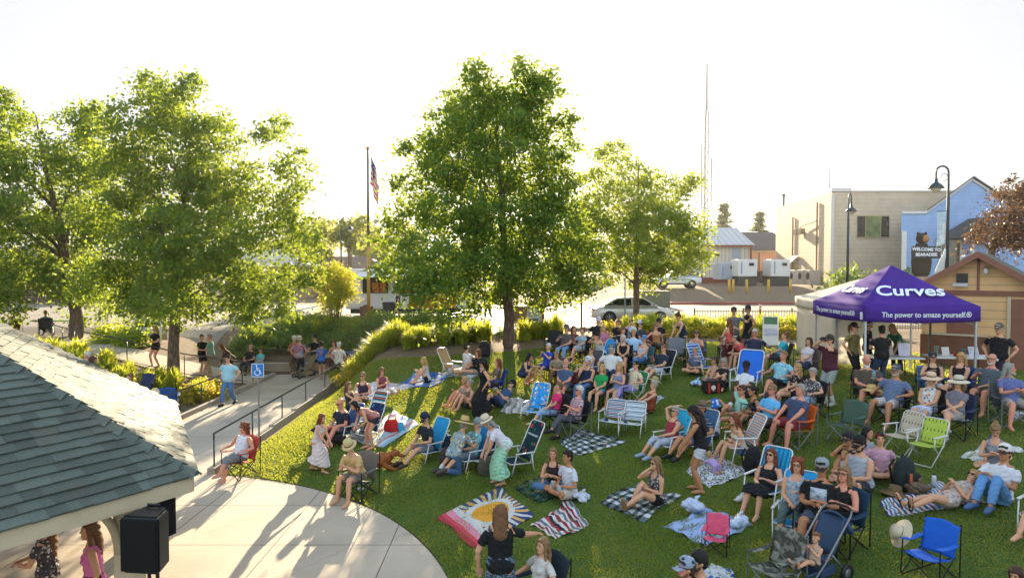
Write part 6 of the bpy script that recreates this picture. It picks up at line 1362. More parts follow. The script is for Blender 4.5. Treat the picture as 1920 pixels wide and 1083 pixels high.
P_('blonde woman in striped tank hugging her knees on a blue blanket', 794, 676, 'gh', 75, ('tank', STW), ('brief', BLK), ('long', 'blonde'), None, 'hug', h=1.66, female=1)
P_('man in navy cap and dark tee reaching into a blue cooler', 797, 783, 'low', 45, ('tee', '#23272e'), ('shorts', '#6f7480'), ('short', 'dark'), ('cap', '#1f2a44'), 'front', h=1.78, hp=35, lean=8, shoe=('shoe', '#3a2f2a'), chair=('beach', 'turquoise beach chair behind the man with the cooler', '#1f86b4'))
P_('kneeling man in straw hat and floral shirt with jeans', 871, 792, 'kneel', -135, ('tee', FLW), ('pants', '#3f5f86'), ('short', 'grey'), ('straw', '#b59a62'), 'reach', h=1.78, w=1.1, shoe=('shoe', '#4a4238'))
P_('man in grey cap and light floral shirt seated behind the kneeling man', 895, 792, 'low', 55, ('tee', FLB), ('shorts', '#5a6a72'), ('short', 'grey'), ('cap', '#6f8088'), 'drink', h=1.75, glasses=1, shoe=('sock', '#3a3230'), chair=('beach', 'teal beach chair behind the kneeling straw hatted man', '#1a6f9c'))
P_('woman in white hat and long mint skirt bending over a chair', 912, 792, 'bend', 78, ('tee', '#c6c2cc'), ('skirt', pat('blotch', 9., ('#7fb494', '#9cc8ac', '#6aa484')), 1.75, .06), ('bob', 'grey'), ('fedora', '#c6b8a0', '#8a7a66'), 'reachd', h=1.66, w=1.1, female=1, hp=15)
P_('woman with long dark blonde hair in brown tank on a green blanket', 1037, 850, 'gx', 20, ('tank', '#2c2024'), ('pants', DEN), ('long', 'dirty'), None, 'clasp', h=1.66, female=1, hy=-10)
P_('man in white tee and pale shorts cross legged on green blanket', 1064, 856, 'gx', 60, ('tee', '#bdc0c8'), ('shorts', '#b0a69c'), ('short', 'dark'), None, 'lap', h=1.78, shoe=('shoe', '#9a9a98'), skin='t')
P_('woman in black tee and patterned skirt seen from behind', 938, 962, 'stand', 178, ('tee', '#131416'), ('skirt', pat('floral', 46., ('#3f5668', '#a8b4ba', '#3f5668', '#8a98a4')), 1.6, .05), ('half', 'ltbrown'), None, ((.55, .42, 1.12), (-.29, .07, .82)), h=1.68, w=1.12, female=1)
P_('girl in white tee sitting in a dark chair below the standing woman', 1018, 1020, 'sit', 55, ('tee', '#b4b0aa'), ('shorts', '#b09888'), ('long', 'dirty'), None, 'rest', h=1.5, w=.95, female=1, chair=('camp', 'dark slate camp chair beneath the girl in white', '#1c2a34'))
# --- upper lawn beside the tall trunk
P_('man in white tee and dark cap sitting on grass by tan chair', 875, 652, 'gk', -140, ('tee', '#c2c2c4'), ('shorts', NAVY), ('short', 'dark'), ('cap', '#2a2420'), 'hug', h=1.75, hp=25)
P_('woman in black top and sunglasses leaning back below the grasses', 896, 660, 'gm', 70, ('long', '#1c1618'), ('brief', '#8a7a72'), ('long', 'auburn'), None, 'lap', h=1.65, glasses=1, female=1)
P_('woman in long black dress and black brimmed hat standing on the lawn', 905, 680, 'stand', 70, ('tank', '#141214'), ('dress', '#141214', 1.85, .12), ('bob', 'dark'), ('fedora', '#1a1c1e'), 'down', h=1.68, w=.95, female=1, hp=15)
P_('long haired woman in grey brown top in a royal blue chair', 934, 678, 'sit', 80, ('tee', '#5a4f48'), ('brief', '#3a3230'), ('long', 'auburn'), None, 'drink', h=1.66, w=1.05, female=1, chair=('camp', 'royal blue camp chair under the grey brown top woman', '#1c3f9c'))
P_('woman in grey tank shading her face and holding a red cup', 871, 712, 'gk', 60, ('tank', '#8a8078'), ('brief', NAVY), ('bob', 'blonde'), None, 'drink', h=1.66, female=1, skin='r')
P_('grey haired woman with bun in taupe tank seated on the grass', 880, 717, 'gk', 50, ('tank', '#6a5a4a'), ('brief', '#1f2430'), ('updo', 'grey'), None, 'lap', h=1.64, w=1.08, female=1)
P_('man in black cap and blue tee lying back with arms folded', 960, 716, 'recl', 60, ('tee', '#33486a'), ('shorts', '#1f2a44'), ('short', 'dark'), ('cap', BLK), 'belly', h=1.78, w=1.15, beard='#8a7a6a')
P_('brown haired woman in pink vee neck tee with magazine', 1048, 723, 'sitx', 70, ('tee', '#c42a62'), ('capri', '#7f9cb8'), ('short', 'ltbrown'), None, 'lap', h=1.66, female=1, shoe=('sandal', '#4a3a34'), chair=('camp', 'black camp chair under the woman in pink', '#1d1d20'))
P_('white haired man in plaid shirt and grey trousers in camp chair', 1086, 730, 'sitx', 68, ('tee', PLD), ('pants', '#4a4c54'), ('short', 'white'), None, 'drinkl', h=1.74, w=1.15, glasses=1, shoe=('shoe', BLK), skin='r', chair=('camp', 'black and steel camp chair under the plaid shirt man', '#222226', 'grey'))
P_('woman in navy jumpsuit squatting on the grass in sunglasses', 994, 668, 'squat', -60, ('tank', '#27324c'), ('shorts', '#27324c'), ('half', 'dark'), None, 'clasp', h=1.66, w=1.1, glasses=1, female=1)
P_('white haired woman in blue dress with hands clasped to her mouth', 1028, 648, 'sit', 40, ('tee', '#22409a'), ('skirt', '#22409a', .7), ('short', 'white'), None, 'clap', h=1.62, female=1, chair=('camp', 'dark camp chair under the blue dress woman', '#2a2428'))
P_('woman in patterned bandana and grey top leaning forward', 1043, 666, 'lean', 20, ('tee', '#8a7a66'), ('pants', '#6a4a2c'), ('short', 'dirty'), None, 'lap', h=1.64, band='#6f8a90', glasses=2, female=1, chair=('camp', 'brown camp chair under the bandana woman', '#4a3a30'))
P_('bald man with white goatee in slate blue tee', 1061, 678, 'sit', 25, ('tee', '#3c4f68'), ('shorts', '#6a6258'), ('fringe', 'white'), None, 'lap', h=1.76, w=1.2, beard='#b4aea8', skin='r', chair=('camp', 'dark red camp chair under the goateed bald man', '#5a1f24'))
P_('man in navy tank and white cap leaning on his hand', 1102, 675, 'sit', 30, ('tank', '#1c2740'), ('pants', DEN), ('short', 'grey'), ('cap', '#b8bec4'), 'chin', h=1.78, w=1.1, glasses=1, chair=('camp', 'maroon camp chair under the navy tank man', '#5a2028'))
P_('man in grey brown tee and cap holding a red cup', 1062, 614, 'sit', 25, ('tee', '#4f4844'), ('pants', '#6a84a4'), ('short', 'dark'), ('cap', '#5a5654'), 'drink', h=1.8, w=1.15, chair=('camp', 'black padded camp chair under the grey brown tee man', '#232225'))
P_('auburn haired woman in maroon print top behind the grey brown tee man', 1076, 616, 'sit', -30, ('tee', '#6a3434'), ('pants', '#4a3a3a'), ('long', 'auburn'), None, 'lap', h=1.64, female=1, chair=('camp', 'camp chair hidden behind the grey brown tee man', '#3a3030'))
P_('woman in blue grey print dress with hair up and legs crossed', 1093, 618, 'sitx', 45, ('tee', FLSM), ('skirt', FLSM, .8), ('bun', 'ltbrown'), None, 'drink', h=1.65, female=1, chair=('camp', 'black camp chair under the print dress woman', '#1f1f22'))
P_('woman in white tank and glasses stretched low with a blue bag', 1109, 655, 'low', 50, ('tank', '#bcbcc2'), ('brief', '#3a4a62'), ('short', 'ltbrown'), None, 'lap', h=1.64, w=1.1, glasses=2, female=1, chair=('beach', 'low grey chair under the white tank woman with glasses', '#4a4a50'))
P_('man in white cap and dark floral shirt near the hedge', 1122, 600, 'sit', 25, ('tee', FLHAW), ('shorts', KHA), ('short', 'grey'), ('cap', '#c2c2c4'), 'rest', h=1.8, w=1.25, chair=('camp', 'camp chair under the dark floral shirt man', '#34343a'))
P_('blonde woman in pink top facing the dark floral shirt man', 1131, 615, 'sit', -20, ('tee', '#a86a80'), ('shorts', '#7a7270'), ('bob', 'blonde'), None, 'lap', h=1.62, female=1, chair=('camp', 'grey camp chair under the blonde woman in pink', '#4a4c52'))
P_('woman in white tank and dark cap with hands at her face', 1119, 632, 'lean', 55, ('tank', '#b8bac0'), ('brief', BLK), ('short', 'dark'), ('back', '#241c1c'), 'face', h=1.66, female=1, chair=('beach', 'bright blue chair behind the white tank woman in dark cap', '#2284c8', 'white', ))
P_('brown haired woman in black shirt and sunglasses beside the hedge', 1159, 604, 'sit', 60, ('tee', '#222024'), ('pants', '#33343a'), ('updo', 'ltbrown'), None, 'rest', h=1.66, glasses=1, female=1, chair=('camp', 'camp chair under the black shirt woman by the hedge', '#2c2c30'))
P_('woman in white sleeveless top looking away in profile', 1167, 620, 'sit', -75, ('tank', '#c0c0c2'), ('shorts', '#2c3040'), ('updo', 'ltbrown'), None, 'lap', h=1.64, female=1, chair=('camp', 'navy camp chair under the woman in profile', '#1f2a40'))
P_('white haired woman in black tank with white emblem', 1169, 633, 'sit', 15, ('tank', '#16161a'), ('brief', BLK), ('short', 'white'), None, 'lap', h=1.64, w=1.1, female=1, chair=('camp', 'dark navy camp chair under the black tank woman', '#141c30'))
P_('woman in white tee and sunglasses with hand at her mouth', 1183, 602, 'sit', 15, ('tee', '#bdbfc6'), ('shorts', '#4a5568'), ('short', 'ltbrown'), None, 'chin', h=1.66, glasses=1, female=1, chair=('camp', 'camp chair under the hand at mouth woman', '#33383f'))
P_('man in white cap and dark tee beside the thin tree trunk', 1200, 607, 'sit', -40, ('tee', '#2f3a3e'), ('shorts', GRY), ('short', 'dark'), ('cap', '#b9bec6', '#23262c'), 'lap', h=1.76, chair=('camp', 'camp chair under the white capped man by the trunk', '#2a3034'))
P_('fair haired person in pale blue tee leaning on one arm', 1188, 622, 'sit', 20, ('tee', '#9cb8d4'), ('shorts', '#3f4a62'), ('short', 'blonde'), None, 'side', h=1.72, w=1.1, hp=20, chair=('camp', 'deep blue camp chair under the pale blue tee person', '#1a2a50'))
P_('woman in blue cap and striped off shoulder top with jeans', 1208, 634, 'sitx', 45, ('strapless', STW), ('pants', '#3f6ca0'), ('short', 'ltbrown'), ('cap', '#4a7aa8'), 'lap', h=1.68, female=1, shoe=('shoe', '#bfc4c8'), chair=('camp', 'teal grey camp chair under the off shoulder top woman', '#3f5a60'))
P_('woman in tan crop top and sunglasses with arm stretched out', 1229, 611, 'sit', -25, ('strapless', '#9a6f48'), ('pants', '#4a4038'), ('bob', 'dirty'), None, 'side', h=1.66, glasses=1, female=1, chair=('camp', 'maroon backed camp chair under the tan crop top woman', '#6a1f22'))
P_('man in black cap and black tee with elbow raised', 1236, 603, 'sit', -10, ('tee', '#161618'), ('shorts', '#2a2c30'), ('short', 'dark'), ('cap', '#1d2026'), 'fold', h=1.76, chair=('camp', 'camp chair under the black capped man with raised elbow', '#26282c'))
R_['b14'] = P_('man in navy tee and sunglasses reclining with a red cup', 1245, 650, 'low', 55, ('tee', '#202a3a'), ('shorts', '#a8acb0'), ('short', 'ltbrown'), None, 'drink', h=1.8, w=1.1, glasses=1, chair=('beach', 'low dark chair under the reclining navy tee man', '#23262c'))
P_('bearded man in white printed tee and dark cap', 1146, 652, 'sit', 15, ('tee', '#c2c2bf'), ('pants', '#23324a'), ('short', 'grey'), ('cap', '#3f5a52', '#8fb4ae'), 'rest', h=1.8, w=1.2, beard='#8a8078', chair=('camp', 'camp chair under the white printed tee man', '#34302f'))
P_('blonde woman in bright green tee holding a black and white dog', 1129, 688, 'sit', 35, ('tee', '#1c8a48'), ('brief', '#5f86b4'), ('bob', 'blonde'), None, 'lap', h=1.64, female=1, chair=('camp', 'dark camp chair under the green tee woman', '#222a28'))
P_('long haired blonde woman in blue grey tank beside the green tee woman', 1161, 686, 'sit', 35, ('tank', '#6f7a90'), ('brief', '#8a94a4'), ('long', 'blonde'), None, 'clasp', h=1.64, female=1, chair=('camp', 'grey camp chair under the blue grey tank woman', '#3f4248'))
P_('dark haired woman in cream blouse and lavender trousers', 1193, 682, 'sitx', 62, ('tee', STC), ('pants', '#8f84b8'), ('short', 'dark'), None, 'rest', h=1.66, w=1.12, glasses=1, female=1, shoe=('shoe', '#c0c4c8'), chair=('lawn', 'green webbed lawn chair under the lavender trousers woman', WEBD))
P_('grey haired woman in rust dress sitting on the grass', 1226, 720, 'gl', 75, ('tank', '#7a3a24'), ('dress', '#7a3422', .95, .06), ('short', 'grey'), None, 'knees', h=1.64, w=1.15, female=1)
# --- centre right
P_('woman in dark jumpsuit with hair up looking down at the hedge', 1271, 593, 'stand', 70, ('strapless', '#20303a'), ('skirt', '#20303a', 1.8, .0), ('bun', 'brown'), None, 'reachd', h=1.72, female=1, lean=22, hp=20)
P_('woman in visor and coral tank clapping her hands', 1306, 624, 'sit', 20, ('tank', '#b8625a'), ('shorts', '#7a6a62'), ('short', 'dirty'), ('visor', '#2c2c34'), 'clap', h=1.66, glasses=1, female=1, chair=('camp', 'grey camp chair under the clapping woman', '#55585e'))
P_('blonde woman in visor and slate tee cross legged on grass', 1303, 658, 'gx', 40, ('tee', '#5a6478'), ('brief', '#2c3038'), ('short', 'blonde'), ('visor', '#8a7a66'), 'lap', h=1.64, female=1)
P_('man in grey tee and black cap pointing across the crowd', 1376, 583, 'stand', 15, ('tee', '#5a5a58'), ('shorts', '#3a3c40'), ('short', 'dark'), ('cap', '#16181c'), 'out', h=1.78, w=1.08)
P_('man in black sleeveless top and navy cap standing by the hedge', 1402, 579, 'stand', 80, ('vest', '#17171a'), ('shorts', '#1f2228'), ('short', 'dark'), ('cap', '#1c2436'), 'down', h=1.8, skin='t')
P_('long haired woman in coral bandeau standing below the pointing man', 1367, 604, 'stand', 150, ('strapless', '#c4544a'), ('skirt', '#4a1f24', 1.2), ('long', 'auburn'), None, 'front', h=1.6, female=1)
P_('white haired woman in visor and sunglasses in pale blouse', 1370, 618, 'sit', 35, ('tee', '#b0a8a0'), ('pants', '#8a8078'), ('half', 'white'), ('visor', '#c0c0c2'), 'lap', h=1.64, glasses=1, female=1, chair=('camp', 'camp chair under the white haired visor woman', '#3a3230'))
P_('dark haired woman in coral tee leaning over with yellow bag', 1377, 636, 'lean', 80, ('tee', '#b84a48'), ('shorts', '#6a5a50'), ('pony', 'dark'), None, 'front', h=1.68, female=1, lean=38, band='#c0bcb8', chair=('camp', 'camp chair under the coral tee woman', '#2a2c34'))
P_('short haired woman in charcoal tank looking up in profile', 1353, 635, 'gk', -60, ('tank', '#332a30'), ('brief', '#6a5a54'), ('short', 'ltbrown'), None, 'hug', h=1.64, w=1.1, female=1)
P_('white haired man in glasses and navy shirt with arms spread', 1415, 623, 'sit', 20, ('long', '#262a40'), ('pants', '#2c3348'), ('short', 'white'), None, 'wide', h=1.76, w=1.15, glasses=2, skin='r', chair=('camp', 'pale grey camp chair under the arms spread man', '#8f8a88'))
P_('brown haired woman in turquoise top seen from behind, legs crossed', 1472, 628, 'sitx', 100, ('tee', '#1f9cb0'), ('shorts', '#3a3a3c'), ('short', 'ltbrown'), None, 'lap', h=1.68, w=1.15, female=1, chair=('camp', 'black camp chair under the turquoise top woman', '#1c1e22'))
P_('smiling long haired woman in white tee and jeans near white canopy', 1517, 638, 'sitx', 60, ('tee', '#c0b8bc'), ('pants', '#2c3f60'), ('long', 'brown'), None, 'lap', h=1.66, female=1, chair=('camp', 'camp chair under the smiling woman near the canopy', '#5a4a44'))
P_('woman in brown visor and beige tank hugging her knees', 1338, 676, 'gh', 60, ('tank', '#a8907c'), ('brief', '#8a80a0'), ('short', 'brown'), ('visor', '#5a4a3c'), 'hug', h=1.62, female=1)
P_('grey long haired woman in glasses and black tee, knees up', 1356, 678, 'gk', 30, ('tee', '#1c1a1e'), ('brief', '#2a282c'), ('long', 'grey'), None, 'hug', h=1.64, glasses=2, female=1)
P_('man in black cap and white tee lounging in a wide blue chair', 1399, 684, 'low', 35, ('tee', '#c4c6ca'), ('shorts', '#1c1c20'), ('short', 'dark'), ('cap', '#161a22'), 'lap', h=1.82, skin='d', shoe=('sock', '#b0b0b0'))
p = R_['wide'] = hit(1399, 690, .62); 
P_('man in pale blue floral shirt and black shorts, leg stretched', 1469, 664, 'sitx', 62, ('tee', pat('floral', 16., ('#7fbccc', '#7fbccc', '#c8d4d4', '#4f8fa8', '#7fbccc'))), ('shorts', BLK), ('short', 'dirty'), None, 'rest', h=1.8, w=1.12, skin='r', chair=('camp', 'navy camp chair under the pale blue floral man', '#22304c'))
P_('blonde woman in dark dotted blouse turned away', 1495, 687, 'sitx', 75, ('tee', FLD), ('brief', '#3a2c2c'), ('half', 'blonde'), None, 'lap', h=1.64, w=1.05, female=1, chair=('camp', 'dark camp chair under the dotted blouse woman', '#20242c'))
P_('grey blonde woman in floral blouse holding a pale handbag', 1524, 696, 'sit', 70, ('tee', FLBW), ('capri', '#8aa0b4'), ('short', 'grey'), None, 'rest', h=1.64, w=1.12, female=1, hp=20, chair=('camp', 'black camp chair under the floral blouse woman', '#19191c'))
P_('woman in red top and glasses stretched out with arm overhead', 1266, 768, 'low', 60, ('tank', '#8a2f3c'), ('capri', '#9aa0ae'), ('short', 'grey'), None, 'over', h=1.66, w=1.12, glasses=1, female=1, shoe=('shoe', '#7f93a8'), chair=('beach', 'turquoise beach chair under the arm overhead woman', '#2a9cc0'))
P_('woman in black tank and white shorts stooping over the blankets', 1300, 772, 'contra', 110, ('tank', '#131315'), ('brief', '#bcbcc4'), ('long', 'dark'), None, 'reachd', h=1.72, female=1, skin='t', lean=13, hp=30)
P_('man in brown fedora and striped tee in a white framed chair', 1316, 762, 'low', 55, ('tee', STB), ('shorts', '#3a4a68'), ('short', 'dark'), ('fedora', '#6a5646'), 'rest', h=1.78, w=1.1, skin='t', shoe=('shoe', '#1c1a1a'), chair=('beach', 'white framed beach chair under the striped tee man', '#3f5f80'))
P_('woman in blue and white bucket hat and white tank', 1341, 758, 'gm', 55, ('tank', '#bcbcc0'), ('brief', '#3a4a66'), ('half', 'dark'), ('bucket', pat('floral', 12., ('#2f62b4', '#b8c4d4', '#2f62b4', '#c4ccd8'))), 'bothead', h=1.66, female=1, skin='t', hp=20)
P_('man in mint tee and sunglasses leaning back with knee raised', 1392, 730, 'gm', 75, ('tee', '#8fc0ac'), ('shorts', '#6a6a62'), ('short', 'brown'), None, 'over', h=1.8, glasses=1, skin='r')
P_('dark haired woman with hair clip and black tank seen from behind', 1411, 733, 'lowl', 85, ('tank', '#151518'), ('brief', '#2a2a2e'), ('updo', 'dark'), None, 'lap', h=1.66, female=1, skin='t', chair=('camp', 'navy padded camp chair under the hair clip woman', '#27334a', 'black'))
P_('older man in glasses and sky blue tee, hands folded', 1448, 728, 'sit', 60, ('tee', '#5aa4d0'), ('shorts', '#5a4c40'), ('short', 'dirty'), None, 'clasp', h=1.76, w=1.1, glasses=2, skin='r', shoe=('sandal', '#6a5a4a'), chair=('camp', 'dark camp chair under the sky blue tee man', '#2a2a30'))
P_('long dark haired woman in white strapless top and denim shorts', 1377, 786, 'low', 85, ('strapless', '#beb6ac'), ('brief', '#5a7aa4'), ('long', 'auburn'), None, 'lap', h=1.68, w=.95, female=1, lean=14, feet=((.14, .5, 0), (-.12, .46, 0)), chair=('high', 'orange and blue striped chair under the strapless top woman', CS3))
P_('baby in lavender crawling on the navy flowered blanket', 1329, 851, 'crawl', 165, ('tee', '#a88fc0'), ('shorts', '#a88fc0'), ('short', 'blonde'), None, 'ground', h=.82, w=1.15, kid=1, hp=-10)
P_('woman in flowered tank and black shorts on a checked blanket', 1229, 868, 'gk', 65, ('tank', FLBW), ('brief', '#151517'), ('half', 'dirty'), None, 'chin', h=1.7, glasses=1, female=1, lean=2, feet=((.1, .5, 0), (-.1, .76, .04)), shoe=('shoe', '#8a6a48'))
P_('long auburn haired woman in black dress drinking from white cup', 1446, 850, 'low', 48, ('tank', '#1a1a1f'), ('dress', '#14181c', 1.2, .03), ('long', 'auburn'), None, 'drinkl', h=1.68, w=1.08, glasses=1, female=1, feet=((.13, .56, 0), (-.12, .5, 0)), chair=('high', 'teal striped beach chair under the black dress woman', CTEAL))
P_('white haired man in slate tee and red shorts in orange chair', 1500, 728, 'sitw', 62, ('tee', '#3a4560'), ('shorts', '#7a2a32'), ('short', 'grey'), None, 'knees', h=1.84, w=1.28, skin='r', shoe=('sandal', '#4a3c32'), chair=('camp', 'bright orange camp chair under the red shorts man', '#c4581f', 'grey'))
P_('long dark haired woman in grey tee looking over her shoulder', 1627, 810, 'gx', -30, ('tee', '#8f94a0'), ('shorts', '#2a2c34'), ('long', 'dark'), None, 'lap', h=1.66, female=1)
P_('woman in red headband and pale pink tee beside a backpack', 1650, 822, 'gx', 20, ('tee', '#b48a9a'), ('shorts', '#6a4a3c'), ('updo', 'dark'), None, 'backl', h=1.66, w=1.12, female=1, band='#b02a22')
P_('man in black patterned cap resting his face on his hand', 1590, 824, 'gh', 60, ('tee', '#241f28'), ('shorts', '#2c2a30'), ('short', 'dark'), ('cap', '#22262c'), 'chin', h=1.76, skin='t')
P_('bearded man in black cap and grey sleeveless tee with toddler', 1612, 832, 'gx', 70, ('vest', '#9aa0aa'), ('shorts', '#33343a'), ('short', 'dark'), ('cap', '#17181b'), 'front', h=1.86, w=1.25, beard='#3a2a20', hp=20)
P_('fair haired toddler held on the lap of the bearded man', 1583, 852, 'gx', 55, ('tee', '#b0b4b8'), ('shorts', '#8a8a90'), ('short', 'blonde'), None, 'lap', h=.85, w=1.1, kid=1, xz=.16)
P_('curly auburn haired woman in glasses and patterned tank', 1495, 870, 'sit', 35, ('tank', FLSM), ('capri', '#4a5a58'), ('curly', 'red'), None, 'drinkl', h=1.64, w=1.1, glasses=2, female=1, shoe=('sandal', '#8a7a70'), chair=('beach', 'bright turquoise chair behind the curly haired woman', '#2a94cc'))
R_['e8'] = P_('man in grey cap and black tee with white print', 1541, 874, 'sit', 38, ('tee', '#121214'), ('shorts', '#3f4658'), ('short', 'dark'), ('cap', '#7f868e', '#23262c'), 'belly', h=1.84, w=1.22, skin='t', hp=12, shoe=('shoe', '#2a2426'), chair=('camp', 'black camp chair under the white print black tee man', '#1b1c20'))
P_('blonde woman in glasses and black tank holding a can', 1583, 886, 'sit', 55, ('tank', '#121214'), ('brief', '#3f5aa0'), ('half', 'dirty'), None, 'drinkl', h=1.68, w=1.15, glasses=2, female=1, skin='r', chair=('camp', 'navy camp chair with pale piping under the black tank woman', '#14344c', 'black'))
# --- round the canopies
q = P_('man in maroon tee and pale shorts filming with a camera', 1556, 611, 'stand', 70, ('tee', '#4a1f2c'), ('shorts', '#8a948f'), ('short', 'dark'), ('cap', '#3f3630'), 'camera', h=1.82, w=1.12, glasses=1, shoe=('hisock', '#b8b4a8'), Y=17.4); R_['f1'] = q
P_('woman in cap, olive top and dark apron under the canopy', 1602, 610, 'contra', -30, ('tee', '#6a6238'), ('pants', '#16161a'), ('pony', 'auburn'), ('cap', '#1c1e24'), 'down', h=1.72, Y=19.0, female=1)
P_('person in navy standing behind the canopy front pole', 1629, 622, 'stand', -60, ('tee', '#1b2236'), ('pants', '#1a1e2a'), ('short', 'dark'), None, 'front', h=1.72, Y=19.6)
P_('dark haired person in black tee at the table seen from behind', 1653, 615, 'stand', 185, ('tee', '#151517'), ('pants', DKD), ('bun', 'dark'), None, 'front', h=1.7, Y=18.35, w=1.1)
P_('person in green shirt bending over the canopy table', 1673, 612, 'bend', 60, ('tee', '#2f6a50'), ('pants', '#2a2c30'), ('half', 'blonde'), None, 'reachd', h=1.66, Y=20.0, female=1)
R_['f6'] = P_('bald man with long white beard in brown shirt', 1625, 674, 'sitw', 15, ('tee', '#4a4036'), ('shorts', '#3a332c'), ('fringe', 'white'), None, 'drinkl', h=1.84, w=1.45, beard='+#c0bcb4', skin='r', hp=22, shoe=('hisock', '#8a8a8a'), chair=('camp', 'dark green camp chair under the long white bearded man', '#2a3228'))
P_('grey bearded man in dark cap and blue grey tee', 1680, 692, 'sitw', 60, ('tee', '#5a6a86'), ('shorts', '#b0a8a8'), ('short', 'grey'), ('cap', '#3c4650'), 'rest', h=1.82, w=1.3, beard='#a8a49c', skin='t', shoe=('sandal', '#7a6a5a'), chair=('camp', 'black camp chair under the blue grey tee man', '#1c1d20'))
P_('woman in sunhat and white floral top with white skirt', 1746, 708, 'sit', 55, ('vest', FLWH), ('skirt', '#b8bcd0', .85), ('short', 'grey'), ('sun', '#c4a88c'), 'lap', h=1.66, w=1.1, glasses=1, female=1, shoe=('shoe', '#b0b4b8'), chair=('camp', 'black camp chair under the white floral top woman', '#1d1e22'))
P_('woman in pale sunhat and grey tee with legs crossed', 1797, 714, 'sitx', 55, ('tee', '#6a6670'), ('shorts', '#9a948c'), ('half', 'ltbrown'), ('sun', '#b8b09c'), 'lap', h=1.68, w=1.12, glasses=1, female=1, shoe=('shoe', '#8a8880'), chair=('camp', 'navy camp chair under the pale sunhat woman', '#262e48'))
P_('woman in black tank and cap drinking by the canopy table', 1749, 668, 'sit', 20, ('tank', '#16161a'), ('shorts', '#b0a8a4'), ('short', 'dark'), ('cap', '#33363a'), 'drink', h=1.66, w=1.05, female=1, chair=('camp', 'steel blue camp chair under the drinking woman', '#3a5a86'))
P_('blonde woman in black tank looking down near the canopy leg', 1802, 668, 'sit', 55, ('tank', '#1a1418'), ('shorts', '#a89088'), ('half', 'blonde'), None, 'lap', h=1.66, w=1.1, female=1, hp=25, chair=('camp', 'bright navy camp chair under the blonde black tank woman', '#1c3a6a'))
P_('white goateed bald man in slate tee with red cup', 1860, 671, 'sit', 60, ('tee', '#4a545c'), ('shorts', '#5a4c46'), ('fringe', 'white'), None, 'drink', h=1.8, w=1.25, beard='#b8b4ae', glasses=2, skin='r', chair=('camp', 'grey camp chair under the slate tee man', '#3a3e44'))
P_('grey haired bearded man in lavender blue tee facing the shed', 1893, 690, 'sitw', 10, ('tee', '#5a6290'), ('shorts', '#9a938a'), ('half', 'grey'), None, 'clasp', h=1.76, hy=-60, beard='#a09a92', skin='r', chair=('camp', 'low grey camp chair under the lavender tee man', '#4a4c50', 'grey'))
P_('man in black tee and tan cap standing against the shed', 1873, 616, 'stand', 60, ('tee', '#141417'), ('pants', '#23262e'), ('short', 'grey'), ('cap', '#5a5046'), 'down', h=1.8, w=1.15, Y=17.0)
P_('woman with messy bun and grey tank looking down', 1867, 806, 'gx', 35, ('tank', '#7a8088'), ('brief', '#8a7a6a'), ('bun', 'dirty'), None, 'clasp', h=1.66, female=1, hp=35)
P_('man in white cap, white tee and jeans holding a cup', 1884, 845, 'gk', 60, ('tee', '#c4c4ca'), ('pants', '#5a86b4'), ('short', 'dark'), ('cap', '#c0beba', '#2a2426'), 'drink', h=1.82, w=1.12, skin='t', shoe=('shoe', '#3f5a80'), lean=-16)
P_('woman in floral romper lying back on the striped blanket', 1826, 884, 'lie', 72, ('vest', FLPK), ('brief', FLPK), ('short', 'blonde'), None, 'belly', h=1.68, female=1, glasses=1, shoe=('sandal', '#1f1c20'))
P_('person mostly out of frame stretching bare legs on the grass', 1975, 868, 'low', 55, ('tee', '#8a7a70'), ('brief', '#7a6a5a'), ('half', 'ltbrown'), None, 'lap', h=1.68, female=1, chair=('beach', 'beach chair at the frame edge under the bare legged person', '#7a5a3a'))
P_('brown haired child in bright blue tee cut by the frame', 1905, 1075, 'gk', 60, ('tee', '#2a62c4'), ('shorts', '#3a4a6a'), ('half', 'brown'), None, 'hug', h=1.3, w=.95, hp=20)
P_('bearded man in star spangled cap sitting low at the front', 1286, 1064, 'gk', 80, ('tee', '#8a8470'), ('shorts', '#a89a84'), ('short', 'brown'), ('cap', pat('floral', 16., ('#8a94a4', '#27345a', '#c4c8cc', '#27345a', '#8a94a4'))), 'hug', h=1.8, beard='#6a4a34', skin='r', lean=2)
P_('man in green and black cap behind the star capped man', 1310, 1052, 'gx', 80, ('tee', '#17181a'), ('shorts', '#33343a'), ('short', 'dark'), ('cap', '#23211f', '#8f9a8a'), 'lap', h=1.8, w=1.1, beard='#5a4234')
# --- street
P_('man in dark tee walking past the food truck window', 745, 566, 'walk', 85, ('tee', '#4a3434'), ('shorts', '#27324a'), ('short', 'dark'), ('cap', '#33343c'), 'down', h=1.8, Y=40.5)
P_('distant person walking near the tall tree trunk', 915, 568, 'walk', 30, ('tee', '#3a3640'), ('pants', '#33303a'), ('short', 'dark'), None, 'down', h=1.72, Y=41)
P_('person at the cloth covered table beyond the roof', 86, 607, 'sit', 150, ('tee', '#6f9a9c'), ('pants', '#44505c'), ('short', 'ltbrown'), None, 'lap', h=1.7, Y=33.4, chair=('camp', 'camp chair at the cloth covered table', '#33363c'))
P_('child seated by the cloth covered table beyond the roof', 24, 612, 'sit', 100, ('tee', '#9a6a4a'), ('shorts', '#5a5a60'), ('half', 'ltbrown'), None, 'lap', h=1.4, Y=32, chair=('camp', 'brown camp chair near the cloth covered table', '#5a4436'))
flush()
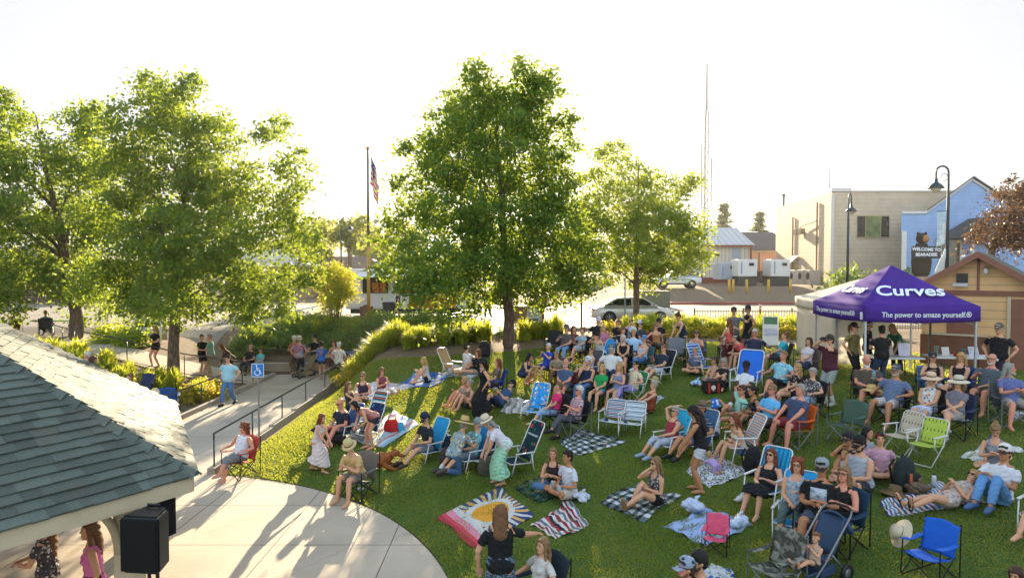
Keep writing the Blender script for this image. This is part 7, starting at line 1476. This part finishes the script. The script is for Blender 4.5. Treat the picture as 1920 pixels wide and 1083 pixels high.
# ------------------------------------------------------------------ empty chairs
def chairat(fn, label, u, v, h, m, face=None, **k):
    """centre of the chair at height h shows at pixel u,v"""
    p = hit(u, v, h); face = math.degrees(math.atan2(-(GX-p.x), -(GY-p.y))) if face is None else face
    return fn(label, Vector((p.x, p.y, G(p.x, p.y))), PI-math.radians(face), m if not isinstance(m, str) else mat(m, .85, .1, 6, .3, 30), **k)
chairat(beach_chair, 'empty striped beach chair with a red top stripe', 1148, 783, .38, CS1, 30, seat=.31, tall=.44); chairat(beach_chair, 'empty blue and white striped beach chair with a towel', 1185, 787, .38, CS2, 25, seat=.31, tall=.44)
chairat(beach_chair, 'empty bright blue floral beach chair with white frame', 1001, 752, .5, CFL, 30); chairat(beach_chair, 'empty dark floral beach chair beside the red bag', 683, 792, .5, CFD, 35); chairat(beach_chair, 'empty navy and orange striped beach chair behind the dark floral one', 690, 768, .5, CS4, 35)
chairat(beach_chair, 'empty dark teal beach chair with white lettering', 968, 838, .55, CPT, 60, s=1.05, tall=.75); chairat(beach_chair, 'empty dark teal beach chair folded low in front of the skirt', 899, 845, .4, CPT, 30, s=.95)
chairat(beach_chair, 'empty tan canvas beach chair beside the grasses', 850, 680, .45, '#a8885c', -60); chairat(beach_chair, 'empty blue beach chair with pale bands on the upper lawn', 1320, 672, .5, CBLU, -30); chairat(camp_chair, 'empty grey camp chair beside the dark jumpsuit woman', 1266, 652, .6, '#6a6c70', 20)
chairat(camp_chair, 'empty black camp chair beside the tall trunk', 1038, 636, .6, '#232227', 15); chairat(camp_chair, 'empty sage green camp chair in the middle of the crowd', 1586, 782, .55, '#3f5648', 60, fr='grey', s=.98)
chairat(lawn_chair, 'empty brown and cream webbed lawn chair', 1690, 800, .55, WEBW, 70, s=.9); chairat(lawn_chair, 'empty lime green webbed lawn chair with a cup', 1736, 815, .55, WEBG, 60, s=.9)
chairat(camp_chair, 'empty bright blue camp chair with a straw hat on its arm', 1742, 1015, .5, '#1458b8', 62, s=.82); chairat(camp_chair, 'small empty pink and navy child chair', 1342, 990, .38, '#c8506e', 25, s=.6); chairat(camp_chair, 'empty camouflage camp chair beside the stroller', 1452, 1045, .5, CAMO, 60, fr='grey', s=.9)
chairat(camp_chair, 'empty blue camp chair behind the bandstand roof', 316, 740, .6, '#27508c', 160); chairat(camp_chair, 'empty navy camp chair tucked beside the grasses and roof', 262, 722, .55, '#22304c', 20)
p = R_['wide']; beach_chair('wide bright blue lounge chair with a headrest under the white tee man', Vector((p.x, p.y, G(p.x, p.y))), PI-math.radians(35), mat('#1a62c0', .8, .08, 6, .3, 30), s=1.3, tall=.6, seat=.2)
for o in [x for x in bpy.data.objects if x.get('label') == 'empty dark teal beach chair with white lettering']:
    text('TOMMY', .11, MLET, o, (0, -.43, .72), (math.radians(116), 0, PI), off=.006, align='CENTER')
# ------------------------------------------------------------------ blankets
def blanket(label, C, m, name='picnic_blanket', cat='blanket', wave=.02, seed=0):
    W_ = [hit(u, v, .02) for u, v in C]; r = random.Random(seed or int(C[0][0])); ph = [r.random()*6 for _ in range(6)]
    c0 = sum((p for p in W_), Vector())/4; c0.z = G(c0.x, c0.y)
    def fn(u, v):
        p = (W_[0]*(1-u)+W_[1]*u)*(1-v)+(W_[3]*(1-u)+W_[2]*u)*v
        e = .05*math.sin(u*7+ph[0]+v*3)*(1 if v in (0, 1) else 0)
        d = Vector((math.sin(v*9+ph[1])*.03+(.05*math.sin(v*5+ph[4]) if u in (0, 1) else 0), math.sin(u*8+ph[2])*.03+e, 0)); x, y = p.x+d.x, p.y+d.y
        z = G(x, y)+.03+wave*(math.sin(u*13+v*5+ph[3])*math.sin(v*11-u*4+ph[5])+.5*math.sin(u*23+ph[1])*math.sin(v*19))
        return Vector((x, y, max(z, G(x, y)+.012)))-c0
    o = MB().sheet(fn, 28, 28, .012).build(name, m, None, True, c0); return tag(o, label, cat)
GING = lambda n, k: pat('check', n, k, '#1d2226', '#5f6a72', '#c4c6c6', (0, 1), which='UV')
blanket('black and white checked blanket under the flowered tank woman', [(1120, 940), (1203, 979), (1277, 930), (1192, 908)], GING(6., 5.)); blanket('empty black and white checked blanket with a cup on it', [(1047, 830), (1082, 854), (1178, 827), (1086, 802)], GING(5., 7.01))
blanket('navy blanket with white flowers under the crawling baby', [(1284, 882), (1328, 914), (1412, 884), (1335, 846)], pat('floral', 26., ('#c2c4c8', '#222c46', '#2a3654', '#222c46'), which='UV'), wave=.03)
blanket('blue and white striped blanket under the lying woman', [(1648, 940), (1662, 968), (1850, 938), (1765, 902)], pat('stripe', 1, 5., ('#27407a', '#c0c0c4', '#5f3f7a', '#c4c4c6', '#3f7fae', '#b8c4cc', '#8a4a5a', '#c0c2c4'), which='UV'))
# sunset blanket: bands of red and pink, a yellow sun and rays on navy
m, nt, N, L, b = newmat('sunset_cloth'); co = coord(nt, 'UV'); sx = N.new('ShaderNodeSeparateXYZ'); L.new(co, sx.inputs[0])
du = mth(nt, 'SUBTRACT', sx.outputs[0], .48); dv_ = mth(nt, 'SUBTRACT', sx.outputs[1], .58); rr = mth(nt, 'SQRT', mth(nt, 'ADD', mth(nt, 'MULTIPLY', du, du), mth(nt, 'MULTIPLY', dv_, dv_))); an = mth(nt, 'ARCTAN2', dv_, du)
fr = mth(nt, 'FRACT', mth(nt, 'MULTIPLY', mth(nt, 'ADD', an, 7), 30/6.2832)); tri = mth(nt, 'ABSOLUTE', mth(nt, 'SUBTRACT', fr, .5)); alt = mth(nt, 'GREATER_THAN', mth(nt, 'FRACT', mth(nt, 'MULTIPLY', mth(nt, 'ADD', an, 7), 15/6.2832)), .5)
ray = mth(nt, 'LESS_THAN', mth(nt, 'ADD', mth(nt, 'MULTIPLY', tri, 1.0), mth(nt, 'MULTIPLY', rr, .8)), .62)
col = mixc(nt, ray, '#22386a', mixc(nt, alt, '#c0bdb8', '#c99a56')); col = mixc(nt, mth(nt, 'LESS_THAN', rr, .33), col, '#c0bdb8'); col = mixc(nt, mth(nt, 'LESS_THAN', rr, .235), col, '#cf8f24')
low = ramp(nt, sx.outputs[1], [(0, '#a0273a'), (.07, '#c23a4c'), (.13, '#c98090'), (.24, '#bdbcc0'), (.29, '#c3bfb8')], True); col = mixc(nt, mth(nt, 'LESS_THAN', sx.outputs[1], .34), col, low)
L.new(col, b.inputs['Base Color']); b.inputs['Roughness'].default_value = .9; bumpn(nt, b, noise(nt, 160, 2, co), .3)
blanket('blanket with a yellow sun and rays over red and pink bands', [(815, 968), (883, 1024), (1006, 966), (940, 912)], m, wave=.012)
blanket('red white and grey striped woven blanket with fringe', [(996, 984), (1043, 1010), (1108, 986), (1070, 934)], pat('stripe', 1, 2.6, ('#c4c0bc', '#8a2a3a', '#c4c0bc', '#5f6a78', '#c8c4c0', '#a03a48', '#2a2a34'), which='UV'), wave=.035)
blanket('dark green plaid blanket under the couple', [(960, 914), (1008, 944), (1096, 912), (1012, 890)], pat('check', 5., 5., '#122420', '#1f4038', '#3f5a50', (0, 1), which='UV'), wave=.035)
blanket('pale blue sheet spread under the pink child chair', [(1246, 986), (1328, 1024), (1414, 980), (1318, 950)], mat('#8fa4cc', .9, .08, 5, .3, 20), 'sheet', 'blanket', .03)
blanket('pale striped towel blanket under the red bag', [(667, 828), (714, 838), (789, 795), (742, 770)], pat('stripe', 0, 2., ('#bfc8d4', '#9cb8d0', '#c8c0c4', '#b88a94', '#c4ccd4', '#8fb0cc'), which='UV')); blanket('second pale striped towel beside the dark dog', [(640, 818), (664, 832), (700, 812), (672, 800)], pat('stripe', 0, 3., ('#c09a92', '#b8c4cc', '#a8c0c8', '#c4b8b4'), which='UV'))
blanket('lilac white blanket under the three people by the grasses', [(632, 752), (700, 752), (782, 722), (700, 716)], mat('#a8a8bc', .9, .1, 4, .3, 20)); blanket('deep blue blanket under the blonde knee hugging woman', [(745, 722), (808, 726), (850, 702), (785, 696)], pat('blotch', 2., ('#1f4a8c', '#2f62a8', '#6f94bc'), which='UV'))
blanket('grey and white blanket beside the bright blue floral chair', [(938, 772), (990, 778), (1008, 752), (952, 744)], pat('stripe', 0, 4., ('#b8b4b0', '#8f8a88', '#c2beba'), which='UV')); blanket('mixed white and navy blanket under the messy bun woman', [(1798, 856), (1850, 868), (1925, 845), (1862, 822)], pat('blotch', 2.4, ('#a8a8a4', '#c2c2c0', '#2a3450'), which='UV'), wave=.03)
blanket('white blanket with blue print at the bottom of the lawn', [(1300, 1092), (1390, 1090), (1362, 1062), (1325, 1060)], pat('floral', 5., ('#b8bcc4', '#b8bcc4', '#3f5f9a'), which='UV')); blanket('pale blanket under the white tee man by the tan chair', [(826, 703), (884, 708), (912, 690), (852, 684)], mat('#a8acb4', .9, .1, 4, .3, 20)); blanket('small navy and white cloth beside the rust dress woman', [(1172, 762), (1205, 766), (1250, 745), (1222, 738)], FLSM)
# ------------------------------------------------------------------ things on the grass
def ground(u, v, h=0): p = hit(u, v, h); return Vector((p.x, p.y, G(p.x, p.y)))
def cooler(label, u, v, body, lid, d=(.5, .32, .34), rz=.3, badge=None):
    o = thing('cooler', label, 'cooler', ground(u, v, d[2]/2), rz); MB().box((0, 0, d[2]/2), d, bev=.03).build('body', mat(body, .5, .08), o); MB().box((0, 0, d[2]+.03), (d[0]+.03, d[1]+.03, .06), bev=.02).build('lid', mat(lid, .5, .08), o)
    MB().tube([(-d[0]/2-.02, 0, d[2]*.7), (-d[0]/2-.05, 0, d[2]+.12), (d[0]/2+.05, 0, d[2]+.12), (d[0]/2+.02, 0, d[2]*.7)], .012, 6).build('handle', MSTEEL, o)
    if badge: MB().lathe([(0, 0), (.07, 0), (.07, .008)], 16, c=(-.08, -d[1]/2-.004, d[2]*.55), R=Matrix.Rotation(PI/2, 3, 'X'), cap=True).build('badge', mat(badge, .5), o); MB().box((-.2, -d[1]/2-.004, d[2]/2), (.07, .01, d[2]*.9)).box((.08, -d[1]/2-.004, d[2]/2), (.07, .01, d[2]*.9)).build('panel', mat('#a8281f', .6), o)
    return o
cooler('navy blue cooler with white trim beside the navy cap man', 823, 832, '#16304c', '#1f4a72', rz=.5); cooler('black and red cooler with a round white badge', 1338, 725, '#1c1416', '#241c1e', (.62, .36, .32), .1, '#c8c4c0'); cooler('grey cooler under the chairs behind the stroller', 1528, 1000, '#4a5258', '#6a747c', (.6, .38, .36), .4)
cooler('dark grey cooler box between the pink woman and plaid man', 1069, 742, '#4a524c', '#5f675f', (.45, .35, .4), .2); cooler('maroon cooler at the feet of the wall group', 618, 692, '#5a2028', '#b8b4b0', (.5, .34, .34), 0)
def bag(label, u, v, col, d=(.34, .2, .4), rz=0, name='tote_bag', cat='bag', straps=True, slump=.8, h=None, at_=None):
    p = at_ or ground(u, v, d[2]/2); o = thing(name, label, cat, p, rz); r = random.Random(int(u*3+v)); R = []
    for z, k in ((0, .86), (.08, 1.0), (.45, 1.02), (.8, .9*slump+.1), (1, .7*slump)): R.append((Vector((r.uniform(-.02, .02), r.uniform(-.02, .02), z*d[2])), Vector((d[0]/2*k, r.uniform(-.02, .02), 0)), Vector((r.uniform(-.02, .02), d[1]/2*k, 0))))
    m_ = col if not isinstance(col, str) else mat(col, .8, .15, 6, .5, 20); MB().rings(R, 14).build('bag_body', m_, o, True)
    if straps:
        for s in (-1, 1): MB().tube([(-d[0]*.25, s*d[1]*.3, d[2]*.95), (-d[0]*.2, s*d[1]*.3, d[2]*1.3), (d[0]*.2, s*d[1]*.3, d[2]*1.3), (d[0]*.25, s*d[1]*.3, d[2]*.95)], .012, 6).build('strap', m_, o, True)
    return o
bag('bright red tote bag on the striped towel blanket', 735, 797, '#b81f1f', (.42, .32, .34), .2); bag('light blue pouch beside the red tote bag', 752, 800, '#3f94b4', (.2, .14, .26), .4, 'pouch', straps=False)
bag('grey green handbag hanging beside the mint skirt', 914, 872, '#4a463c', (.44, .2, .42), .3); bag('black and grey backpack beside the kneeling man', 838, 856, '#33302f', (.4, .3, .42), .7, 'backpack')
def backpack(label, u, v, col, acc, s=1., rz=0):
    o = thing('backpack', label, 'backpack', ground(u, v, .25*s), rz); o.scale = (s, s, s); m_ = mat(col, .85, .15, 6, .4, 30); MB().rings([(Vector((0, .02*math.sin(z*3), z*.55)), Vector((.2*k, 0, 0)), Vector((0, .15*k, 0))) for z, k in ((0, .85), (.1, 1), (.5, 1.02), (.8, .86), (1, .45))], 14).build('body', m_, o, True)
    MB().box((0, -.17, .2), (.26, .08, .26), bev=.03).build('pocket', m_, o); MB().box((-.1, -.215, .24), (.05, .015, .2), bev=.005).build('stripe', mat(acc, .6), o)
    for q in (-1, 1): MB().tube([(q*.09, .14, .5), (q*.11, .22, .35), (q*.1, .15, .08)], .022, 6).build('strap', m_, o, True)
    MB().tube([(-.04, .05, .54), (0, .06, .6), (.04, .05, .54)], .012, 6).build('handle', m_, o, True)
backpack('dark green backpack with an orange stripe', 1697, 890, '#1c2626', '#c4541f', 1.05, .3); backpack('black backpack leaning behind the orange striped chair', 1413, 865, '#121215', '#1f1f24', 1.0, .5); backpack('black gear bag on a stand behind the woman in black top', 908, 655, '#1c1a1e', '#2c2c30', 1.1, 0)
def plastic(label, u, v, col, s=1., seed=1):
    r = random.Random(seed); p = ground(u, v, .1); mb = MB(); s *= .66
    for _ in range(7): mb.ball((r.uniform(-.12, .12)*s, r.uniform(-.1, .1)*s, r.uniform(.06, .16)*s), (r.uniform(.07, .13)*s, r.uniform(.06, .12)*s, r.uniform(.05, .1)*s), 9, 6)
    mb.tube([(.0, 0, .16*s), (.05*s, .0, .27*s), (.12*s, .02, .3*s)], [.05*s, .03*s, .012], 6); o = thing('shopping_bag', label, 'bag', p); job('bag_body', mb, .014, 2, [mat(col, .4, .08, 9, .5, 25)], o, None, .012); return o
plastic('pale blue plastic bag beside the cross legged visor woman', 1306, 717, '#9cc0dc', 1.3, 3); plastic('white plastic bag on the pale blue sheet', 1384, 975, '#b8c4d8', 1.3, 4); plastic('white and navy bundled towel beside the couple', 1090, 930, '#b4bccc', 1.25, 5); plastic('crumpled white and blue towel behind the child chair', 1300, 953, '#a8b4cc', 1.7, 6); plastic('small white bag beside the black dress woman feet', 1388, 930, '#c2c4c0', .9, 7); plastic('white and dark crumpled towel beside the long black dress', 890, 760, '#9a9896', 1.1, 8)
plastic('yellow bag held by the coral tee woman', 1361, 652, '#b8902f', .9, 9); plastic('purple ball bag behind the messy bun woman', 1858, 822, '#5a4a9a', 1.0, 10); plastic('white folded clothes at the shed man feet', 1905, 776, '#b4b4ba', .9, 11); plastic('crumpled dark cloth under the skirt woman', 925, 895, '#2a2724', .7, 12); plastic('olive blanket bundle beside the lying woman', 1720, 915, '#5a4636', 1.5, 14)
flush()
def gcup(label, u, v, col, h=.12, r=.04): return cup(label, ground(u, v, h/2), mat(col, .4, .05, bump=0), h, r)
gcup('red cup standing on the lilac blanket edge', 722, 744, '#b01f1f'); gcup('white and red cup on the empty checked blanket', 1134, 834, '#b89a96', .1, .06); gcup('red cup in the grass beside the reclining man', 1253, 694, '#a83030'); gcup('white bowl left in the grass behind the slumped man', 676, 917, '#b8bcc0', .05, .07); gcup('white plate bowl in the grass near the sunhat women', 1808, 788, '#b8c0cc', .04, .14); gcup('white dish on the grass near the shed', 1908, 775, '#c0c4cc', .05, .13)
def bottle(label, p, col, cap='#16181a', h=.27, r=.04):
    o = thing('bottle', label, 'bottle', p); MB().lathe([(0, 0), (r, 0), (r, h*.75), (r*.7, h*.86), (r*.5, h*.9)], 14, cap=True).build('body', mat(col, .3, .05, bump=0), o, True); MB().lathe([(r*.62, h*.88), (r*.62, h), (0, h)], 12).build('lid', mat(cap, .4, .05, bump=0), o, True); return o
bottle('white tumbler with black lid on the striped blanket', ground(1751, 902, .12), '#c0c4ca')
held = lambda q, w, d=0: q[w]-Vector((0, 0, .07))
bottle('blue topped water bottle in the long bearded man hand', held(R_['f6'], 'lh'), '#6f8a94', '#2a86b8', .25)
cup('red plastic cup held by the reclining navy tee man', held(R_['b14'], 'rh'), MRED)
o = MB().box((0, 0, 0), (.16, .1, .1), bev=.015).tube([(0, .03, 0), (0, .14, 0)], .035, 10).build('camera', MBLK, None, False, (R_['f1']['lh']+R_['f1']['rh'])/2+Vector((0, 0, .03)), R_['f1']['rz']); tag(o, 'black camera held up by the maroon tee man', 'camera')
# prints on shirts, as wide as the real ones
def print_(q, w, h, m, back=False, name='shirt_print', dz=0):
    c = q['CB'] if back else q['C']; n = (-q['F'] if back else q['F']); x = q['U'].cross(n).normalized(); M4 = Matrix((x, q['U'], n)).transposed().to_4x4(); M4.translation = c+n*.022+q['U']*dz
    o = MB().sheet(lambda u, v: ((u-.5)*w, (v-.5)*h, -.03*(2*u-1)**2), 6, 2, .004).build(name, m, None, True); o.parent = q['o']; o.matrix_parent_inverse = (Matrix.Translation(q['root']) @ q['R'].to_4x4()).inverted(); o.matrix_world = M4; o.matrix_basis = M4
print_(R_['e8'], .24, .18, pat('blotch', 12., ('#17181a', '#b8bcc4', '#8fa0b0', '#16171a'))); print_(R_['bluetee'], .22, .24, pat('blotch', 9., ('#c4884a', '#2a5fae', '#c88a50')), True)
# a straw hat on the blue chair arm, hats on knees and blankets
def loosehat(label, p, rx, col, band='#4a3f36', s=1.):
    o = thing('sun_hat', label, 'hat', p); Rm = Matrix.Rotation(rx, 3, 'Y'); MB().lathe([(.21*s, -.02), (.205*s, -.012), (.115*s, .004), (.1*s, .05*s), (.088*s, .11*s), (.0, .12*s)], 24, R=Rm).lathe([(.1*s, .0), (.21*s, -.022)], 24, R=Rm).build('brim', mat(col, .85, .1, 20, .4, 80), o, True); MB().lathe([(.106*s, .012), (.104*s, .045)], 24, R=Rm).build('hat_band', mat(band, .8), o, True)
p = hit(1688, 998, .5); loosehat('pale straw hat hanging on the bright blue chair arm', p, -1.1, '#b8aa90', '#5a4f4a'); loosehat('straw hat resting on the long bearded man knee', (R_['f6']['kn'][1]+R_['f6']['kn'][0])/2+Vector((0, 0, .1)), 0, '#c0a464', '#2a2420'); loosehat('brown felt hat lying on the striped blanket', ground(1678, 918, .1)+Vector((0, 0, .06)), .1, '#6a5438', '#4a3a2a', 1.1); loosehat('tan straw hat on the grass behind the rust dress woman', ground(1228, 712, .3)+Vector((0, 0, .3)), .3, '#a89468')
# ------------------------------------------------------------------ dogs
def dog(label, p, rz, pose, col, patch=None, s=1.):
    o = thing('dog', label, 'dog', p, rz); o.scale = (s, s, s); mb = MB(); V3 = Vector
    if pose == 'lie':
        mb.rings([(V3((0, y, z)), V3((a, 0, 0)), V3((0, 0, b_))) for y, z, a, b_ in ((-.42, .13, .06, .06), (-.32, .16, .15, .14), (-.1, .17, .16, .15), (.12, .19, .16, .17), (.26, .23, .11, .13), (.36, .3, .08, .09))], 12)
        hd_ = V3((0, .42, .36)); mb.ball(hd_, (.085, .1, .085)); mb.tube([hd_, hd_+V3((0, .12, -.04)), hd_+V3((0, .19, -.06))], [.06, .045, .03], 8)
        for q in (-1, 1):
            mb.tube([(q*.1, .2, .12), (q*.12, .42, .045), (q*.11, .52, .035)], [.06, .04, .036], 8); mb.tube([(q*.13, -.25, .15), (q*.2, -.1, .12), (q*.2, -.26, .05), (q*.2, -.12, .035)], [.09, .06, .04, .035], 8); mb.tube([hd_+V3((q*.07, -.02, .05)), hd_+V3((q*.12, .0, -.03)), hd_+V3((q*.12, .02, -.1))], [.03, .03, .015], 6)
        mb.tube([(0, -.42, .12), (.08, -.6, .06), (.2, -.66, .05)], [.035, .03, .012], 7)
    else:
        mb.rings([(V3((0, y, z)), V3((a, 0, 0)), V3((0, .3*b_, .95*b_)) if z > .3 else V3((0, b_, .3*b_))) for y, z, a, b_ in ((-.2, .08, .13, .12), (-.16, .2, .15, .15), (-.05, .34, .13, .15), (.04, .45, .12, .14), (.09, .55, .08, .1))], 12)
        hd_ = V3((0, .12, .67)); mb.tube([(0, .06, .5), hd_], [.09, .07], 8); mb.ball(hd_, (.08, .095, .08)); mb.tube([hd_, hd_+V3((0, .11, -.03)), hd_+V3((0, .17, -.04))], [.055, .04, .028], 8)
        for q in (-1, 1):
            mb.tube([(q*.08, .08, .42), (q*.08, .13, .22), (q*.075, .12, .05), (q*.075, .17, .03)], [.06, .04, .03, .032], 8); mb.tube([(q*.12, -.14, .14), (q*.16, .06, .16), (q*.16, -.06, .05), (q*.15, .08, .03)], [.09, .06, .035, .034], 8); mb.tube([hd_+V3((q*.055, -.02, .06)), hd_+V3((q*.085, -.03, .12)), hd_+V3((q*.1, .01, .09))], [.028, .022, .01], 6)
        mb.tube([(0, -.28, .06), (.1, -.42, .04), (.2, -.44, .05)], [.03, .028, .012], 7)
    ex = MB(); n_ = .19 if pose == 'lie' else .17; ex.ball(hd_+V3((0, n_+.015, -.05)), .018, 6, 4, 1)
    for q in (-1, 1): ex.ball(hd_+V3((q*.045, .08, .025)), .012, 6, 4, 1)
    job('body', mb, .012, 2, [col, mat('#0d0c0c', .2, 0, bump=0)], o, ex, .006); return o
dog('black dog lying beside the girl in white', ground(622, 822, .15), PI-math.radians(110), 'lie', mat('#161414', .7, .3, 20, .6, 90), s=1.05); dog('golden brown dog lying behind the slumped man chair', ground(706, 862, .2), PI-math.radians(-80), 'lie', mat('#8a4f24', .8, .3, 14, .6, 90), s=1.1)
dog('black and white dog sitting in front of the green tee woman', ground(1112, 728, .35), PI-math.radians(15), 'sit', pat('blotch', 3.2, ('#171616', '#1c1a1a', '#bdb8b2', '#c4c0ba')), s=.95)
flush()
# ------------------------------------------------------------------ strollers and wagon
def stroller(label, p, rz, seat, frame_, s=1.):
    o = thing('stroller', label, 'stroller', p, rz); o.scale = (s, s, s); m_ = mat(seat, .8, .1, 6, .3, 30); f = MFR['grey']
    MB().sheet(lambda u, v: ((u-.5)*.4, .2-.36*v, .42-.04*math.sin(PI*u)+.02*(1-v)), 6, 6, .03).build('seat', m_, o, True); MB().sheet(lambda u, v: ((u-.5)*.42, -.16-.3*v-.05*(1-(2*u-1)**2), .42+.5*v), 8, 6, .03).build('backrest', m_, o, True)
    MB().sheet(lambda u, v: (-.23*math.cos(PI*u), -.44-.16*v, .80+.2*math.sin(PI*u)*(1-.1*v)-.12*v), 10, 6, .03).build('hood', m_, o, True)
    for q in (-1, 1):
        MB().tube([(q*.24, .46, .14), (q*.24, .1, .4), (q*.24, -.52, .98), (q*.2, -.62, 1.04)], .016, 8).build('side_frame', f, o, True); MB().tube([(q*.24, -.42, .16), (q*.24, -.05, .5)], .016, 8).build('rear_strut', f, o, True); MB().box((q*.2, .34, .28), (.05, .3, .03), bev=.01).build('leg_rest', m_, o)
        for y, r_ in ((.46, .1), (-.42, .14)):
            w = MB().lathe([(r_*.6, -.025), (r_, -.02), (r_, .02), (r_*.6, .025)], 18, c=(q*.26, y, r_), R=Matrix.Rotation(PI/2, 3, 'Y')).build('wheel', MBLK, o, True); MB().lathe([(0, -.02), (r_*.62, -.02), (r_*.62, .02), (0, .02)], 14, c=(q*.26, y, r_), R=Matrix.Rotation(PI/2, 3, 'Y')).build('hub', f, w, True)
    MB().tube([(-.2, -.62, 1.04), (-.1, -.66, 1.07), (.1, -.66, 1.07), (.2, -.62, 1.04)], .02, 8).build('push_bar', MBLK, o, True); MB().box((0, -.1, .2), (.36, .4, .14), bev=.03).build('basket', m_, o); return o
hb = hit(1530, 1008, .62); srz = PI-math.radians(58); Rb = Matrix.Rotation(srz, 3, 'Z'); sp_ = hb-Rb @ Vector((0, -.02, 0)); sp_.z = G(sp_.x, sp_.y)
stroller('navy and light blue stroller with a baby drinking', sp_, srz, '#2a3f58', 0, .92)
P_('baby in beige top drinking from a pink bottle in the stroller', 1530, 1006, 'gl', 58, ('tank', '#a88f7c'), ('brief', '#33343c'), ('updo', 'ltbrown'), None, 'clap', h=.78, w=1.2, kid=1, xz=.36, lean=-12); flush()
stroller('beige folded pushchair among the group by the wall', ground(573, 690, .4), 2.4, '#8a7a58', 0, .95)
o = thing('wagon', 'blue folding wagon beside the railing end', 'wagon', ground(655, 672, .4), .3); MB().box((0, 0, .42), (.85, .45, .3), bev=.03).build('tub', mat('#1f3f72', .8), o); MB().tube([(.42, 0, .35), (.75, 0, .8)], .015, 6).build('handle', MBLK, o)
for x in (-.3, .3):
    for y in (-.24, .24): MB().lathe([(0, -.03), (.13, -.03), (.13, .03), (0, .03)], 14, c=(x, y, .13), R=Matrix.Rotation(PI/2, 3, 'X')).build('wheel', MBLK, o, True)
